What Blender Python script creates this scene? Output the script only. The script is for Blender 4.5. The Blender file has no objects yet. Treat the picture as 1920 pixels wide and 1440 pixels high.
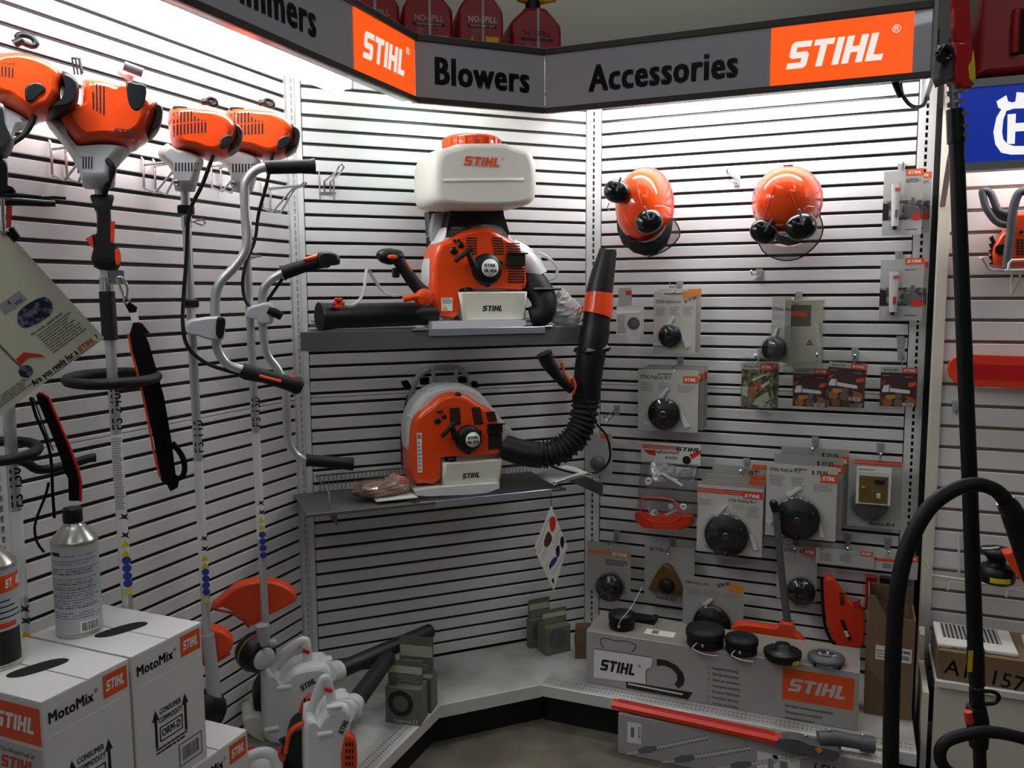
import bpy, math, random
from mathutils import Matrix, Vector
random.seed(7)
sc = bpy.context.scene
COL = sc.collection
PI = math.pi

# ---------------------------------------------------------------- camera
CAM_H = 1.64
cam_d = bpy.data.cameras.new('camera'); cam = bpy.data.objects.new('camera', cam_d); COL.objects.link(cam)
cam_d.sensor_width = 36.0; cam_d.lens = 1563.84 / 1920 * 36.0; cam_d.clip_start = 0.02
cam.matrix_world = Matrix.Translation((0, 0, CAM_H)) @ Matrix.Rotation(PI/2 - 0.1081, 4, 'X') @ Matrix.Rotation(-0.006, 4, 'Z')
sc.camera = cam

# ---------------------------------------------------------------- world and room light
world = bpy.data.worlds.new('store_air'); sc.world = world; world.use_nodes = True
bg = world.node_tree.nodes['Background']
bg.inputs[0].default_value = (0.88, 0.94, 1.0, 1); bg.inputs[1].default_value = 0.055
sc.view_settings.view_transform = 'Standard'; sc.view_settings.look = 'None'
sc.view_settings.exposure = 0.0; sc.view_settings.gamma = 1.0
sc.view_settings.use_curve_mapping = False
sc.cycles.transparent_max_bounces = 32

def ceiling_lamp(loc, size, energy, col=(0.95, 0.98, 1.0), rot=(0, 0, 0)):
    l = bpy.data.lights.new('ceiling_lamp', 'AREA'); l.shape = 'RECTANGLE'; l.size, l.size_y = size
    l.energy = energy; l.color = col
    o = bpy.data.objects.new('ceiling_lamp', l); COL.objects.link(o); o.location = loc; o.rotation_euler = rot
    return o
# rows of fluorescent ceiling fixtures of the shop floor
ceiling_lamp((-1.1, 0.6, 3.9), (0.3, 2.4), 9)
ceiling_lamp((1.3, 0.4, 3.9), (0.3, 2.4), 9)
ceiling_lamp((0.2, -2.2, 3.9), (2.4, 0.3), 20)
ceiling_lamp((0.6, 4.1, 3.9), (2.4, 0.3), 9)

# ---------------------------------------------------------------- materials
def srgb(h):
    h = h.lstrip('#'); out = []
    for i in (0, 2, 4):
        c = int(h[i:i+2], 16) / 255
        out.append(c/12.92 if c <= 0.04045 else ((c + 0.055)/1.055)**2.4)
    return tuple(out) + (1,)
MATS = {}
def mat(name, color, rough=0.5, metal=0.0, var=0.06, scale=14.0, bump=0.0, bscale=120.0, coat=0.0, emit=0.0, alpha=1.0, trans=0.0, sss=0.0, spec=0.5, color2=None, dist=0.002):
    m = bpy.data.materials.new(name); m.use_nodes = True; nt = m.node_tree; N = nt.nodes; L = nt.links
    b = N['Principled BSDF']; c = srgb(color)
    tc = N.new('ShaderNodeTexCoord'); nz = N.new('ShaderNodeTexNoise'); nz.inputs['Scale'].default_value = scale; nz.inputs['Detail'].default_value = 4
    L.new(tc.outputs['Object'], nz.inputs['Vector'])
    mx = N.new('ShaderNodeMix'); mx.data_type = 'RGBA'
    mx.inputs[6].default_value = tuple(max(0, v*(1 - var)) for v in c[:3]) + (1,)
    mx.inputs[7].default_value = srgb(color2) if color2 else tuple(min(1, v*(1 + var)) for v in c[:3]) + (1,)
    if color2:
        rp = N.new('ShaderNodeMapRange'); rp.inputs[1].default_value = 0.45; rp.inputs[2].default_value = 0.68
        L.new(nz.outputs['Fac'], rp.inputs[0]); L.new(rp.outputs[0], mx.inputs[0])
    else:
        L.new(nz.outputs['Fac'], mx.inputs[0])
    L.new(mx.outputs[2], b.inputs['Base Color'])
    b.inputs['Roughness'].default_value = rough; b.inputs['Metallic'].default_value = metal
    b.inputs['Coat Weight'].default_value = coat; b.inputs['Alpha'].default_value = alpha
    b.inputs['Transmission Weight'].default_value = trans; b.inputs['Specular IOR Level'].default_value = spec
    if sss: b.inputs['Subsurface Weight'].default_value = sss; b.inputs['Subsurface Radius'].default_value = (0.02, 0.02, 0.018)
    if emit:
        b.inputs['Emission Color'].default_value = c; b.inputs['Emission Strength'].default_value = emit
    if bump:
        n2 = N.new('ShaderNodeTexNoise'); n2.inputs['Scale'].default_value = bscale; n2.inputs['Detail'].default_value = 3
        L.new(tc.outputs['Object'], n2.inputs['Vector'])
        bp = N.new('ShaderNodeBump'); bp.inputs['Strength'].default_value = bump; bp.inputs['Distance'].default_value = dist
        L.new(n2.outputs['Fac'], bp.inputs['Height']); L.new(bp.outputs['Normal'], b.inputs['Normal'])
    MATS[name] = m
    return m
def clear(name, tint='#ffffff', op=0.16, rough=0.08):
    m = bpy.data.materials.new(name); m.use_nodes = True; nt = m.node_tree; N = nt.nodes; L = nt.links
    N.remove(N['Principled BSDF'])
    t = N.new('ShaderNodeBsdfTransparent'); t.inputs[0].default_value = srgb(tint)
    g = N.new('ShaderNodeBsdfGlossy'); g.inputs['Roughness'].default_value = rough
    nz = N.new('ShaderNodeTexNoise'); nz.inputs['Scale'].default_value = 30
    bp = N.new('ShaderNodeBump'); bp.inputs['Strength'].default_value = 0.5; bp.inputs['Distance'].default_value = 0.004
    tc = N.new('ShaderNodeTexCoord'); L.new(tc.outputs['Object'], nz.inputs['Vector'])
    L.new(nz.outputs['Fac'], bp.inputs['Height']); L.new(bp.outputs['Normal'], g.inputs['Normal'])
    mx = N.new('ShaderNodeMixShader'); mx.inputs[0].default_value = op
    L.new(t.outputs[0], mx.inputs[1]); L.new(g.outputs[0], mx.inputs[2]); L.new(mx.outputs[0], N['Material Output'].inputs[0])
    MATS[name] = m
    return m
def bands(name, c1, c2, axis='Z', freq=400, lo=0.45, hi=0.55, rough=0.5, metal=0.0):
    """two colours in fine stripes along an object axis (print, mesh, ribbing too fine to model)"""
    m = mat(name, c1, rough=rough, metal=metal); nt = m.node_tree; N = nt.nodes; L = nt.links
    w = N.new('ShaderNodeTexWave'); w.bands_direction = axis; w.inputs['Scale'].default_value = freq; w.inputs['Distortion'].default_value = 0
    tc = N.new('ShaderNodeTexCoord'); L.new(tc.outputs['Object'], w.inputs['Vector'])
    mr = N.new('ShaderNodeMapRange'); mr.inputs[1].default_value = lo; mr.inputs[2].default_value = hi
    L.new(w.outputs['Fac'], mr.inputs[0])
    mx = N.new('ShaderNodeMix'); mx.data_type = 'RGBA'; mx.inputs[6].default_value = srgb(c1); mx.inputs[7].default_value = srgb(c2)
    L.new(mr.outputs[0], mx.inputs[0]); L.new(mx.outputs[2], N['Principled BSDF'].inputs['Base Color'])
    return m
mat('slat_white', '#dedddb', 0.42, var=0.03, scale=5)
mat('upright_white', '#e0e1de', 0.45, var=0.03)
bands('slot_dark', '#15120f', '#2b2722', 'X', 18, 0.9, 0.97)
mat('black_hole', '#0a0a0a', 0.8)
mat('cream_board', '#e0dbc9', 0.5, var=0.05, color2='#cfcab8', scale=3)
mat('brown_slot', '#6b5a48', 0.7)
mat('board_white', '#dedbd6', 0.45, var=0.03, scale=4)
mat('deck_white', '#cfcfc8', 0.42, var=0.1, scale=5, color2='#a3a198')
mat('lip_white', '#d0cfc8', 0.4, var=0.1, scale=9)
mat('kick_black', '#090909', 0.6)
mat('floor_concrete', '#6e675a', 0.5, var=0.25, scale=3.5, color2='#8a8270', bump=0.1, bscale=40)
mat('paint_wall', '#a29d90', 0.8, var=0.03, scale=2)
mat('chrome', '#c9c9c9', 0.22, metal=1.0, var=0.04)
mat('wire_dull', '#8d8f90', 0.38, metal=0.9, var=0.05)
mat('aluminium', '#cfd1d3', 0.30, metal=0.65, var=0.05, scale=30)
mat('cast_grey', '#c8cacb', 0.45, var=0.04, scale=30, metal=0.1)
mat('orange', '#ee4a12', 0.28, var=0.04, coat=0.35)
mat('orange_dull', '#e0481a', 0.45, var=0.07)
mat('orange_deep', '#d33c10', 0.4, var=0.06)
mat('helmet_orange', '#ff5014', 0.15, var=0.03, coat=0.6)
mat('helmet_rim', '#f02a10', 0.2, var=0.03, coat=0.5)
mat('red', '#c01418', 0.35, var=0.06, coat=0.2)
mat('can_red', '#a80f16', 0.38, var=0.06)
mat('red_cover', '#e03a1c', 0.42, var=0.06)
mat('black_plastic', '#0f1011', 0.42, var=0.15, spec=0.4)
mat('black_gloss', '#0a0a0b', 0.18, var=0.1, coat=0.4)
mat('black_rubber', '#0d0d0e', 0.6, var=0.2, bump=0.15, spec=0.4)
mat('strap_black', '#0a0909', 0.85, var=0.2, spec=0.2, bump=0.3, bscale=500)
mat('tube_dark', '#1d1f22', 0.5, var=0.08)
mat('grey_plastic', '#9fa2a3', 0.45, var=0.05)
mat('grey_dark', '#54565a', 0.45, var=0.08)
mat('white_plastic', '#dfe1e0', 0.35, var=0.03, coat=0.15)
mat('tank_white', '#f0eee2', 0.38, var=0.03, sss=0.25, scale=4)
mat('tank_cream', '#dcdccb', 0.4, var=0.04, sss=0.2)
mat('paper_white', '#e9e8e2', 0.7, var=0.03)
mat('paper_cream', '#d9d6bd', 0.6, var=0.04, coat=0.1)
mat('card_grey', '#a9a79f', 0.6, var=0.04, coat=0.1)
mat('card_light', '#c6c4bb', 0.6, var=0.04)
mat('box_white', '#dcdad5', 0.55, var=0.03, scale=5)
mat('box_grey', '#a8a5a1', 0.6, var=0.05, scale=7)
mat('lid_grey', '#8d877c', 0.65, var=0.08, scale=6)
mat('box_olive', '#6b6a5c', 0.6, var=0.1, scale=9)
mat('box_olive_light', '#b9b7a0', 0.6, var=0.06)
mat('cardboard', '#7f6548', 0.75, var=0.07, scale=6)
mat('cardboard_in', '#6a543b', 0.8, var=0.08)
mat('ink_black', '#101010', 0.55)
mat('ink_grey', '#6a6a68', 0.6)
mat('ink_faint', '#8f8e88', 0.6)
mat('ink_red', '#d8321c', 0.55)
mat('ink_orange', '#e8541f', 0.5)
mat('ink_amber', '#d98a35', 0.5)
mat('ink_yellow', '#e6c81c', 0.5)
mat('ink_blue', '#1f3a9c', 0.5)
mat('engine_print', '#1c1c3a', 0.5, var=0.5, scale=70, color2='#7f82a8')
mat('ink_brown', '#4d2e2b', 0.5)
mat('ink_wood', '#a5682f', 0.6, var=0.3, scale=60)
mat('ink_green', '#454f33', 0.6, var=0.3, scale=60, color2='#b3a67c')
mat('ink_white', '#efefec', 0.5)
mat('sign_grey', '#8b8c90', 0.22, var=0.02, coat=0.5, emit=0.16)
mat('sign_letter', '#17181b', 0.3)
mat('frame_bronze', '#4a4845', 0.4, metal=0.5, var=0.05)
mat('canopy_under', '#c9c9c6', 0.5)
mat('logo_lit', '#ff5a12', 0.35, emit=0.85)
mat('logo_lit_white', '#fff3ec', 0.35, emit=0.75)
mat('blue_lit', '#1233a8', 0.3, emit=0.5)
mat('blue_white', '#ffffff', 0.4, emit=0.75)
mat('sign_alu', '#8f8f8d', 0.4, metal=0.6)
mat('tube_lit', '#f8fbff', 0.4, emit=28.0)
mat('tube_lit_right', '#fafcff', 0.4, emit=82.0)
mat('tube_lit_cool', '#e2fff6', 0.4, emit=74.0)
mat('tube_lit_warm', '#fff4e4', 0.4, emit=27.0)
bands('stripe_print', '#3c3c3c', '#b9b9b4', 'X', 24)
mat('fixture_white', '#e8e8e6', 0.4)
mat('amber_plastic', '#664d1c', 0.3, var=0.1, coat=0.3)
mat('brass', '#a98a4a', 0.35, metal=0.7)
mat('bag_pink', '#c79a85', 0.35, var=0.2, scale=30, color2='#a87460', bump=1.0, bscale=26, dist=0.01)
mat('foil', '#eceeec', 0.3, var=0.08, bump=0.8, bscale=50, dist=0.006, alpha=0.85, coat=0.4)
mat('can_metal', '#cac7bd', 0.28, metal=0.85, var=0.05)
mat('can_label', '#c2c7cb', 0.35, var=0.06, scale=10, metal=0.25)
mat('visor_mesh', '#3b3b3d', 0.5, alpha=0.62)
mat('label_photo', '#5b5f60', 0.5, var=0.6, scale=45, color2='#b9b7b0')
mat('shelf_grey', '#5e5f5e', 0.45, var=0.12, scale=8)
mat('strip_silver', '#b9bbc9', 0.25, metal=0.6)
mat('visor_black', '#070707', 0.6, var=0.1, spec=0.2)
mat('grey_tape', '#b8b8b4', 0.5)
mat('orange_can', '#d8391c', 0.4)
clear('clear_plastic', '#f8f9f8', 0.085, 0.05)
clear('clear_bag', '#e9ebe9', 0.14, 0.22)
mat('clear_tube', '#e6eae8', 0.12, alpha=0.6, coat=0.5)
clear('clear_amber', '#caa860', 0.2, 0.1)

# ---------------------------------------------------------------- mesh helpers
class MB:
    def __init__(self): self.v = []; self.f = []; self.fm = []; self.sm = []
    def add(self, vs, fs, m=0, smooth=False, M=None):
        b = len(self.v)
        for p in vs:
            p = Vector(p)
            if M is not None: p = M @ p
            self.v.append(p)
        for q in fs:
            self.f.append([b + i for i in q]); self.fm.append(m); self.sm.append(smooth)
        return self
    def box(self, x0, x1, y0, y1, z0, z1, m=0, b=0.0, M=None):
        if b <= 0:
            vs = [(x, y, z) for x in (x0, x1) for y in (y0, y1) for z in (z0, z1)]
            fs = [(0,1,3,2), (4,6,7,5), (0,4,5,1), (2,3,7,6), (0,2,6,4), (1,5,7,3)]
            return self.add(vs, fs, m, False, M)
        b = min(b, abs(x1-x0)*.49, abs(y1-y0)*.49, abs(z1-z0)*.49)
        X = (x0, x1); Y = (y0, y1); Z = (z0, z1); sg = (1, -1); vs = []; ix = {}
        for i in (0, 1):
            for j in (0, 1):
                for k in (0, 1):
                    c = (X[i], Y[j], Z[k]); e = (b*sg[i], b*sg[j], b*sg[k])
                    for a in range(3):
                        p = [c[t] + (e[t] if t != a else 0) for t in range(3)]
                        ix[(i, j, k, a)] = len(vs); vs.append(p)
        g = lambda i, j, k, a: ix[(i, j, k, a)]
        fs = []
        for i in (0, 1): fs.append([g(i,0,0,0), g(i,1,0,0), g(i,1,1,0), g(i,0,1,0)])
        for j in (0, 1): fs.append([g(0,j,0,1), g(1,j,0,1), g(1,j,1,1), g(0,j,1,1)])
        for k in (0, 1): fs.append([g(0,0,k,2), g(1,0,k,2), g(1,1,k,2), g(0,1,k,2)])
        for j in (0, 1):
            for k in (0, 1): fs.append([g(0,j,k,1), g(1,j,k,1), g(1,j,k,2), g(0,j,k,2)])
        for i in (0, 1):
            for k in (0, 1): fs.append([g(i,0,k,0), g(i,1,k,0), g(i,1,k,2), g(i,0,k,2)])
        for i in (0, 1):
            for j in (0, 1): fs.append([g(i,j,0,0), g(i,j,1,0), g(i,j,1,1), g(i,j,0,1)])
        for i in (0, 1):
            for j in (0, 1):
                for k in (0, 1): fs.append([g(i,j,k,0), g(i,j,k,1), g(i,j,k,2)])
        return self.add(vs, fs, m, False, M)
    def ring_loft(self, rings, m=0, caps=True, smooth=True, closed=False, M=None):
        n = len(rings[0]); vs = [p for r in rings for p in r]; fs = []
        R = len(rings)
        for i in range(R if closed else R - 1):
            a = i*n; c = ((i + 1) % R)*n
            for j in range(n): k = (j + 1) % n; fs.append((a + j, a + k, c + k, c + j))
        self.add(vs, fs, m, smooth, M)
        if caps and not closed:
            self.add(rings[0], [list(range(n))[::-1]], m, False, M); self.add(rings[-1], [list(range(n))], m, False, M)
        return self
    def tube(self, path, r, n=10, m=0, sub=0, closed=False, caps=True, M=None, flat=1.0):
        P = [Vector(p) for p in path]; rr = list(r) if isinstance(r, (list, tuple)) else [r]*len(P)
        if sub:
            Q = []; S = []; c = len(P)
            for i in range(c if closed else c - 1):
                if closed: p0, p1, p2, p3 = P[i-1], P[i], P[(i+1) % c], P[(i+2) % c]; r1, r2 = rr[i], rr[(i+1) % c]
                else: p0 = P[max(i-1, 0)]; p1 = P[i]; p2 = P[i+1]; p3 = P[min(i+2, c-1)]; r1, r2 = rr[i], rr[i+1]
                for s in range(sub):
                    t = s/sub
                    Q.append(0.5*((2*p1) + (p2-p0)*t + (2*p0-5*p1+4*p2-p3)*t*t + (3*p1-p0-3*p2+p3)*t**3)); S.append(r1 + (r2-r1)*t)
            if not closed: Q.append(P[-1]); S.append(rr[-1])
            P, rr = Q, S
        c = len(P); T = []
        for i in range(c):
            if closed: d = P[(i+1) % c] - P[i-1]
            else: d = P[min(i+1, c-1)] - P[max(i-1, 0)]
            T.append(d.normalized() if d.length > 1e-9 else Vector((0, 0, 1)))
        up = Vector((0, 0, 1)) if abs(T[0].z) < 0.9 else Vector((0, 1, 0))
        nrm = (up - T[0]*up.dot(T[0])).normalized(); rings = []
        for i in range(c):
            nrm = (nrm - T[i]*nrm.dot(T[i])).normalized(); bi = T[i].cross(nrm)
            rings.append([P[i] + nrm*(rr[i]*math.cos(2*PI*j/n)) + bi*(rr[i]*flat*math.sin(2*PI*j/n)) for j in range(n)])
        return self.ring_loft(rings, m, caps, n > 5, closed, M)
    def cyl(self, p0, p1, r0, r1=None, n=16, m=0, M=None, caps=True):
        return self.tube([p0, p1], [r0, r0 if r1 is None else r1], n, m, M=M, caps=caps)
    def lathe(self, prof, n=24, m=0, M=None, caps=True, smooth=True, arc=None):
        """profile of (r, z) about the z axis"""
        if arc is None:
            rings = [[(r*math.cos(2*PI*j/n), r*math.sin(2*PI*j/n), z) for j in range(n)] for r, z in prof]
            return self.ring_loft(rings, m, caps, smooth, False, M)
        a0, a1 = arc; vs = []; fs = []
        for r, z in prof:
            for j in range(n + 1):
                a = a0 + (a1 - a0)*j/n; vs.append((r*math.cos(a), r*math.sin(a), z))
        for i in range(len(prof) - 1):
            for j in range(n): q = i*(n + 1) + j; fs.append((q, q + 1, q + n + 2, q + n + 1))
        return self.add(vs, fs, m, smooth, M)
    def prism(self, poly, y0, y1, m=0, M=None, smooth=False):
        """polygon in the xz plane drawn out from y0 to y1"""
        n = len(poly); a = [(x, y0, z) for x, z in poly]; b = [(x, y1, z) for x, z in poly]
        self.add(a + b, [(i, (i + 1) % n, n + (i + 1) % n, n + i) for i in range(n)], m, smooth, M)
        self.add(a, [list(range(n))], m, False, M); self.add(b, [list(range(n))[::-1]], m, False, M)
        return self
    def dome_prism(self, poly, y0, y1, inset, steps=3, m=0, M=None, cx=None, cz=None):
        """outline drawn out from y1 (back) to y0 (front) with a rounded front rim"""
        n = len(poly)
        if cx is None: cx = sum(p[0] for p in poly)/n; cz = sum(p[1] for p in poly)/n
        R = max(max(abs(p[0]-cx), abs(p[1]-cz)) for p in poly); rings = [[(x, y1, z) for x, z in poly]]
        for s in range(steps + 1):
            a = s/steps*PI/2; k = 1 - inset/R*(1 - math.cos(a)); y = y0 + inset*(1 - math.sin(a))
            rings.append([(cx + (x-cx)*k, y, cz + (z-cz)*k) for x, z in poly])
        self.ring_loft(rings, m, False, True, False, M)
        self.add(rings[0], [list(range(n))[::-1]], m, False, M); self.add(rings[-1], [list(range(n))], m, True, M)
        return self
    def ball(self, c, r, nu=16, nv=10, m=0, M=None, z0=-1.0, z1=1.0, p=1.0):
        if not isinstance(r, (tuple, list)): r = (r, r, r)
        rings = []
        for i in range(nv + 1):
            t = math.asin(z0) + (math.asin(z1) - math.asin(z0))*i/nv
            cr = max(math.cos(t), 1e-4)**p; sz = math.copysign(abs(math.sin(t))**p, math.sin(t))
            ring = []
            for j in range(nu):
                a = 2*PI*j/nu; ca, sa = math.cos(a), math.sin(a)
                ring.append((c[0] + r[0]*cr*math.copysign(abs(ca)**p, ca), c[1] + r[1]*cr*math.copysign(abs(sa)**p, sa), c[2] + r[2]*sz))
            rings.append(ring)
        return self.ring_loft(rings, m, True, True, False, M)
    def quad(self, x0, x1, z0, z1, y, m=0, M=None):
        return self.add([(x0, y, z0), (x1, y, z0), (x1, y, z1), (x0, y, z1)], [(0, 1, 2, 3)], m, False, M)
    def mesh(self, name, mats):
        me = bpy.data.meshes.new(name); me.from_pydata(self.v, [], self.f)
        if not isinstance(mats, (list, tuple)): mats = [mats]
        for q in mats: me.materials.append(MATS[q])
        me.polygons.foreach_set('material_index', self.fm); me.polygons.foreach_set('use_smooth', self.sm)
        me.update(); return me
    def build(self, name, mats, parent=None, loc=None, rot=None, bevel=0.0, stuff=False):
        o = obj(name, self.mesh(name, mats), parent, loc, rot, bevel)
        if stuff: o['kind'] = 'stuff'
        return o

def obj(name, me, parent=None, loc=None, rot=None, bevel=0.0):
    o = bpy.data.objects.new(name, me); COL.objects.link(o)
    if parent is not None: o.parent = parent
    if loc is not None: o.location = loc
    if rot is not None: o.rotation_euler = rot
    if bevel:
        b = o.modifiers.new('bevel', 'BEVEL'); b.width = bevel; b.segments = 2; b.limit_method = 'ANGLE'
    return o
def tag(o, label=None, cat=None, group=None, kind=None):
    if label: o['label'] = label
    if cat: o['category'] = cat
    if group: o['group'] = group
    if kind: o['kind'] = kind
    return o
WALL = {'L': (-.7819, 3.0902, math.radians(67.5)), 'C': (-.7819, 3.0902, math.radians(22.5)), 'R': (.3159, 3.5449, math.radians(-22.5)),
        'H': (.3159 - .3827*.10, 3.5449 - .9239*.10, math.radians(-22.5)), 'O': (0, 0, 0)}
def at(wall, u, z, d=0.0):
    """point u along a wall, d out from it, z above the floor"""
    ox, oy, a = WALL[wall]
    return Vector((ox + u*math.cos(a) + d*math.sin(a), oy + u*math.sin(a) - d*math.cos(a), z))
def thing(name, label, cat, wall=None, u=0, z=0, d=0, rz=0.0, rx=0.0, ry=0.0, group=None, kind=None):
    o = bpy.data.objects.new(name, None); COL.objects.link(o); o.empty_display_size = 0.05
    if wall: o.location = at(wall, u, z, d); o.rotation_euler = (rx, ry, WALL[wall][2] + rz)
    tag(o, label, cat, group, kind); return o
def copy_tree(root, loc=None, rot=None, label=None):
    r = root.copy(); COL.objects.link(r)
    if loc is not None: r.location = loc
    if rot is not None: r.rotation_euler = rot
    if label: r['label'] = label
    for ch in root.children:
        c = ch.copy(); COL.objects.link(c); c.parent = r
        for g in ch.children:
            e = g.copy(); COL.objects.link(e); e.parent = c
    return r

# lettering ---------------------------------------------------------------
_tc = {}
def text_mesh(s, size, m, bold=0.0, sx=1.0, align='CENTER', shear=0.0):
    key = (s, round(size, 5), m, bold, sx, align, shear)
    if key in _tc: return _tc[key]
    cu = bpy.data.curves.new('t', 'FONT'); cu.body = s; cu.size = size; cu.align_x = align; cu.align_y = 'CENTER'
    cu.shear = shear; cu.resolution_u = 2; cu.space_character = 1.0 + bold*2.2
    t = bpy.data.objects.new('t', cu); COL.objects.link(t)
    dg = bpy.context.evaluated_depsgraph_get(); src = bpy.data.meshes.new_from_object(t.evaluated_get(dg))
    vs = [v.co.copy() for v in src.vertices]; fs = [list(p.vertices) for p in src.polygons]
    bpy.data.objects.remove(t); bpy.data.curves.remove(cu); bpy.data.meshes.remove(src)
    b = MB(); e = bold*size                          # heavier strokes: the outline set down four times, slightly apart
    for dx, dz in (((-e, -e*.5), (e, -e*.5), (-e, e*.5), (e, e*.5)) if bold > 0 else ((0, 0),)): b.add([((p.x + dx)*sx, 0, p.y + dz) for p in vs], fs)
    me = b.mesh('lettering', m); _tc[key] = me; return me
def text(s, size, m, parent, x, z, y, bold=0.02, sx=1.0, align='CENTER', rot=None, name='lettering', shear=0.0):
    return obj(name, text_mesh(s, size, m, bold, sx, align, shear), parent, (x, y, z), rot)
GL = {'S': (.78, [(0,0),(.66,0),(.77,.1),(.77,.5),(.66,.61),(.25,.61),(.25,.78),(.78,.78),(.78,1),(.11,1),(0,.9),(0,.49),(.11,.38),(.51,.38),(.51,.22),(0,.22)]),
      'T': (.76, [(0,.78),(0,1),(.76,1),(.76,.78),(.51,.78),(.51,0),(.25,0),(.25,.78)]),
      'I': (.26, [(0,0),(.26,0),(.26,1),(0,1)]),
      'H': (.78, [(0,0),(.26,0),(.26,.39),(.52,.39),(.52,0),(.78,0),(.78,1),(.52,1),(.52,.61),(.26,.61),(.26,1),(0,1)]),
      'L': (.62, [(0,0),(.62,0),(.62,.22),(.26,.22),(.26,1),(0,1)])}
_lc = {}
def logo_mesh(w, h, m):
    key = (round(w, 4), round(h, 4), m)
    if key in _lc: return _lc[key]
    b = MB(); x = 0; polys = []
    for ch in 'STIHL':
        wd, pl = GL[ch]; polys.append([(px + x, pz) for px, pz in pl]); x += wd + .11
    x -= .11; tot = x + .24
    for pl in polys: b.add([((px + .24*pz - tot/2)*w/tot, 0, (pz - .5)*h) for px, pz in pl], [list(range(len(pl)))])
    _lc[key] = b.mesh('logo_lettering', m); return _lc[key]
def logo(parent, x, z, y, w, h, m, rot=None, reg=None, shear=0):
    o = obj('logo_lettering', logo_mesh(w, h, m), parent, (x, y, z), rot)
    if reg: text('®', h*.42, m, parent, x + w*.57, z + h*.42, y, 0.0)
    return o
def badge(parent, x, z, y, w, h, back='ink_orange', ink='ink_white', k=.8):
    """orange printed badge with white logo lettering"""
    MB().box(x-w/2, x+w/2, y-.0003, y, z-h/2, z+h/2).build('logo_badge', back, parent)
    logo(parent, x, z, y-.0006, w*k, h*.46, ink)
_pr = random.Random(3)
def lines(parent, x0, x1, z0, z1, n, m='ink_grey', y=0.0, name='small_print', fill=.5, rot=None, ragged=.3, words=True):
    b = MB(); st = (z1-z0)/n
    for i in range(n):
        z = z0 + st*(i + .5); x = x0; end = x1 - (x1-x0)*ragged*_pr.random()
        while x < end - 1e-6:
            w = min((x1-x0)*(.08 + .14*_pr.random()), end-x) if words else end-x
            b.quad(x, x + w, z-st*fill/2, z + st*fill/2, 0); x += w + (x1-x0)*.018
    return b.build(name, m, parent, (0, y, 0), rot, stuff=True)
def barcode(parent, x, z, y, w, h, m='ink_black', back='ink_white', rot=None):
    b = MB(); b.quad(x-w/2, x + w/2, z-h/2, z + h/2, 0, 1); c = x-w*.42
    while c < x + w*.42:
        t = w*(.01 + .03*_pr.random()); b.quad(c, c + t, z-h*.38, z + h*.38, -.0004, 0); c += t + w*(.012 + .025*_pr.random())
    return b.build('barcode', [m, back], parent, (0, y, 0), rot, stuff=True)
# ================================================================= the place itself
def struct(o): o['kind'] = 'structure'; return o
struct(MB().box(-5, 5, -3, 5.5, -.05, 0).build('floor', 'floor_concrete'))
struct(MB().box(-6, 6, 4.6, 4.7, 0, 4.2).build('wall_back', 'paint_wall'))
SL = .0508; Z0 = CAM_H + .0372
SLOTS = [Z0 + k*SL for k in range(17, -9, -1)] + [Z0 - (8.777 + m)*SL for m in range(0, 22)]
def slat_wall(name, wall, spans, ups):
    ox, oy, a = WALL[wall]
    u0 = min(s[0] for s in spans + ups); u1 = max(s[1] for s in spans + ups)
    w = struct(MB().box(u0, u1, .012, .03, .02, 2.56).build(name, 'slot_dark', None, (ox, oy, 0), (0, 0, a)))
    edges = []
    for i in range(len(SLOTS) - 1):
        hi, lo = SLOTS[i] - .0056, SLOTS[i + 1] + .0056
        if SLOTS[i] - SLOTS[i + 1] < .045:
            mid = (hi + lo)/2 + .003; edges += [(mid + .0008, hi), (lo, mid - .0008)]
        else: edges.append((lo, hi))
    cache = {}
    for s0, s1 in spans:
        for lo, hi in edges:
            key = (s0, s1, round(hi - lo, 4))
            if key not in cache:
                h = hi - lo
                # folded strip: flat face, lips turned in at the slots
                b = MB(); b.box(s0, s1, 0, .010, -h/2, h/2, b=.0016); cache[key] = b.mesh('slat', 'slat_white')
            obj('slat', cache[key], w, (0, 0, (lo + hi)/2))
    for s0, s1 in ups:
        c = (s0 + s1)/2; b = MB()
        b.box(s0, c-.0045, -.004, .011, .1, 2.5, 0); b.box(c + .0045, s1, -.004, .011, .1, 2.5, 0)
        z = .12
        while z < 2.48:
            b.box(c-.0045, c + .0045, -.004, .011, z, z + .0085, 0); z += .0254
        b.box(s0, s1, .0105, .0118, .1, 2.5, 1)
        b.build('upright', ['upright_white', 'black_hole'], w)
    return w
slat_wall('wall_left', 'L', [(-1.170, -.0447), (-2.40, -1.236)], [(-1.232, -1.174), (-.040, .012)])
slat_wall('wall_center', 'C', [(.030, 1.1856)], [(1.189, 1.196)])
slat_wall('wall_right', 'R', [(.0647, 1.237)], [(.001, .061), (1.240, 1.296)])
# a narrow plain cover between the left and centre panels
struct(MB().box(.006, .027, -.006, .01, .16, 2.5, b=.002).build('trim_1', 'upright_white', None, at('C', 0, 0), (0, 0, WALL['C'][2])))

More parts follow.
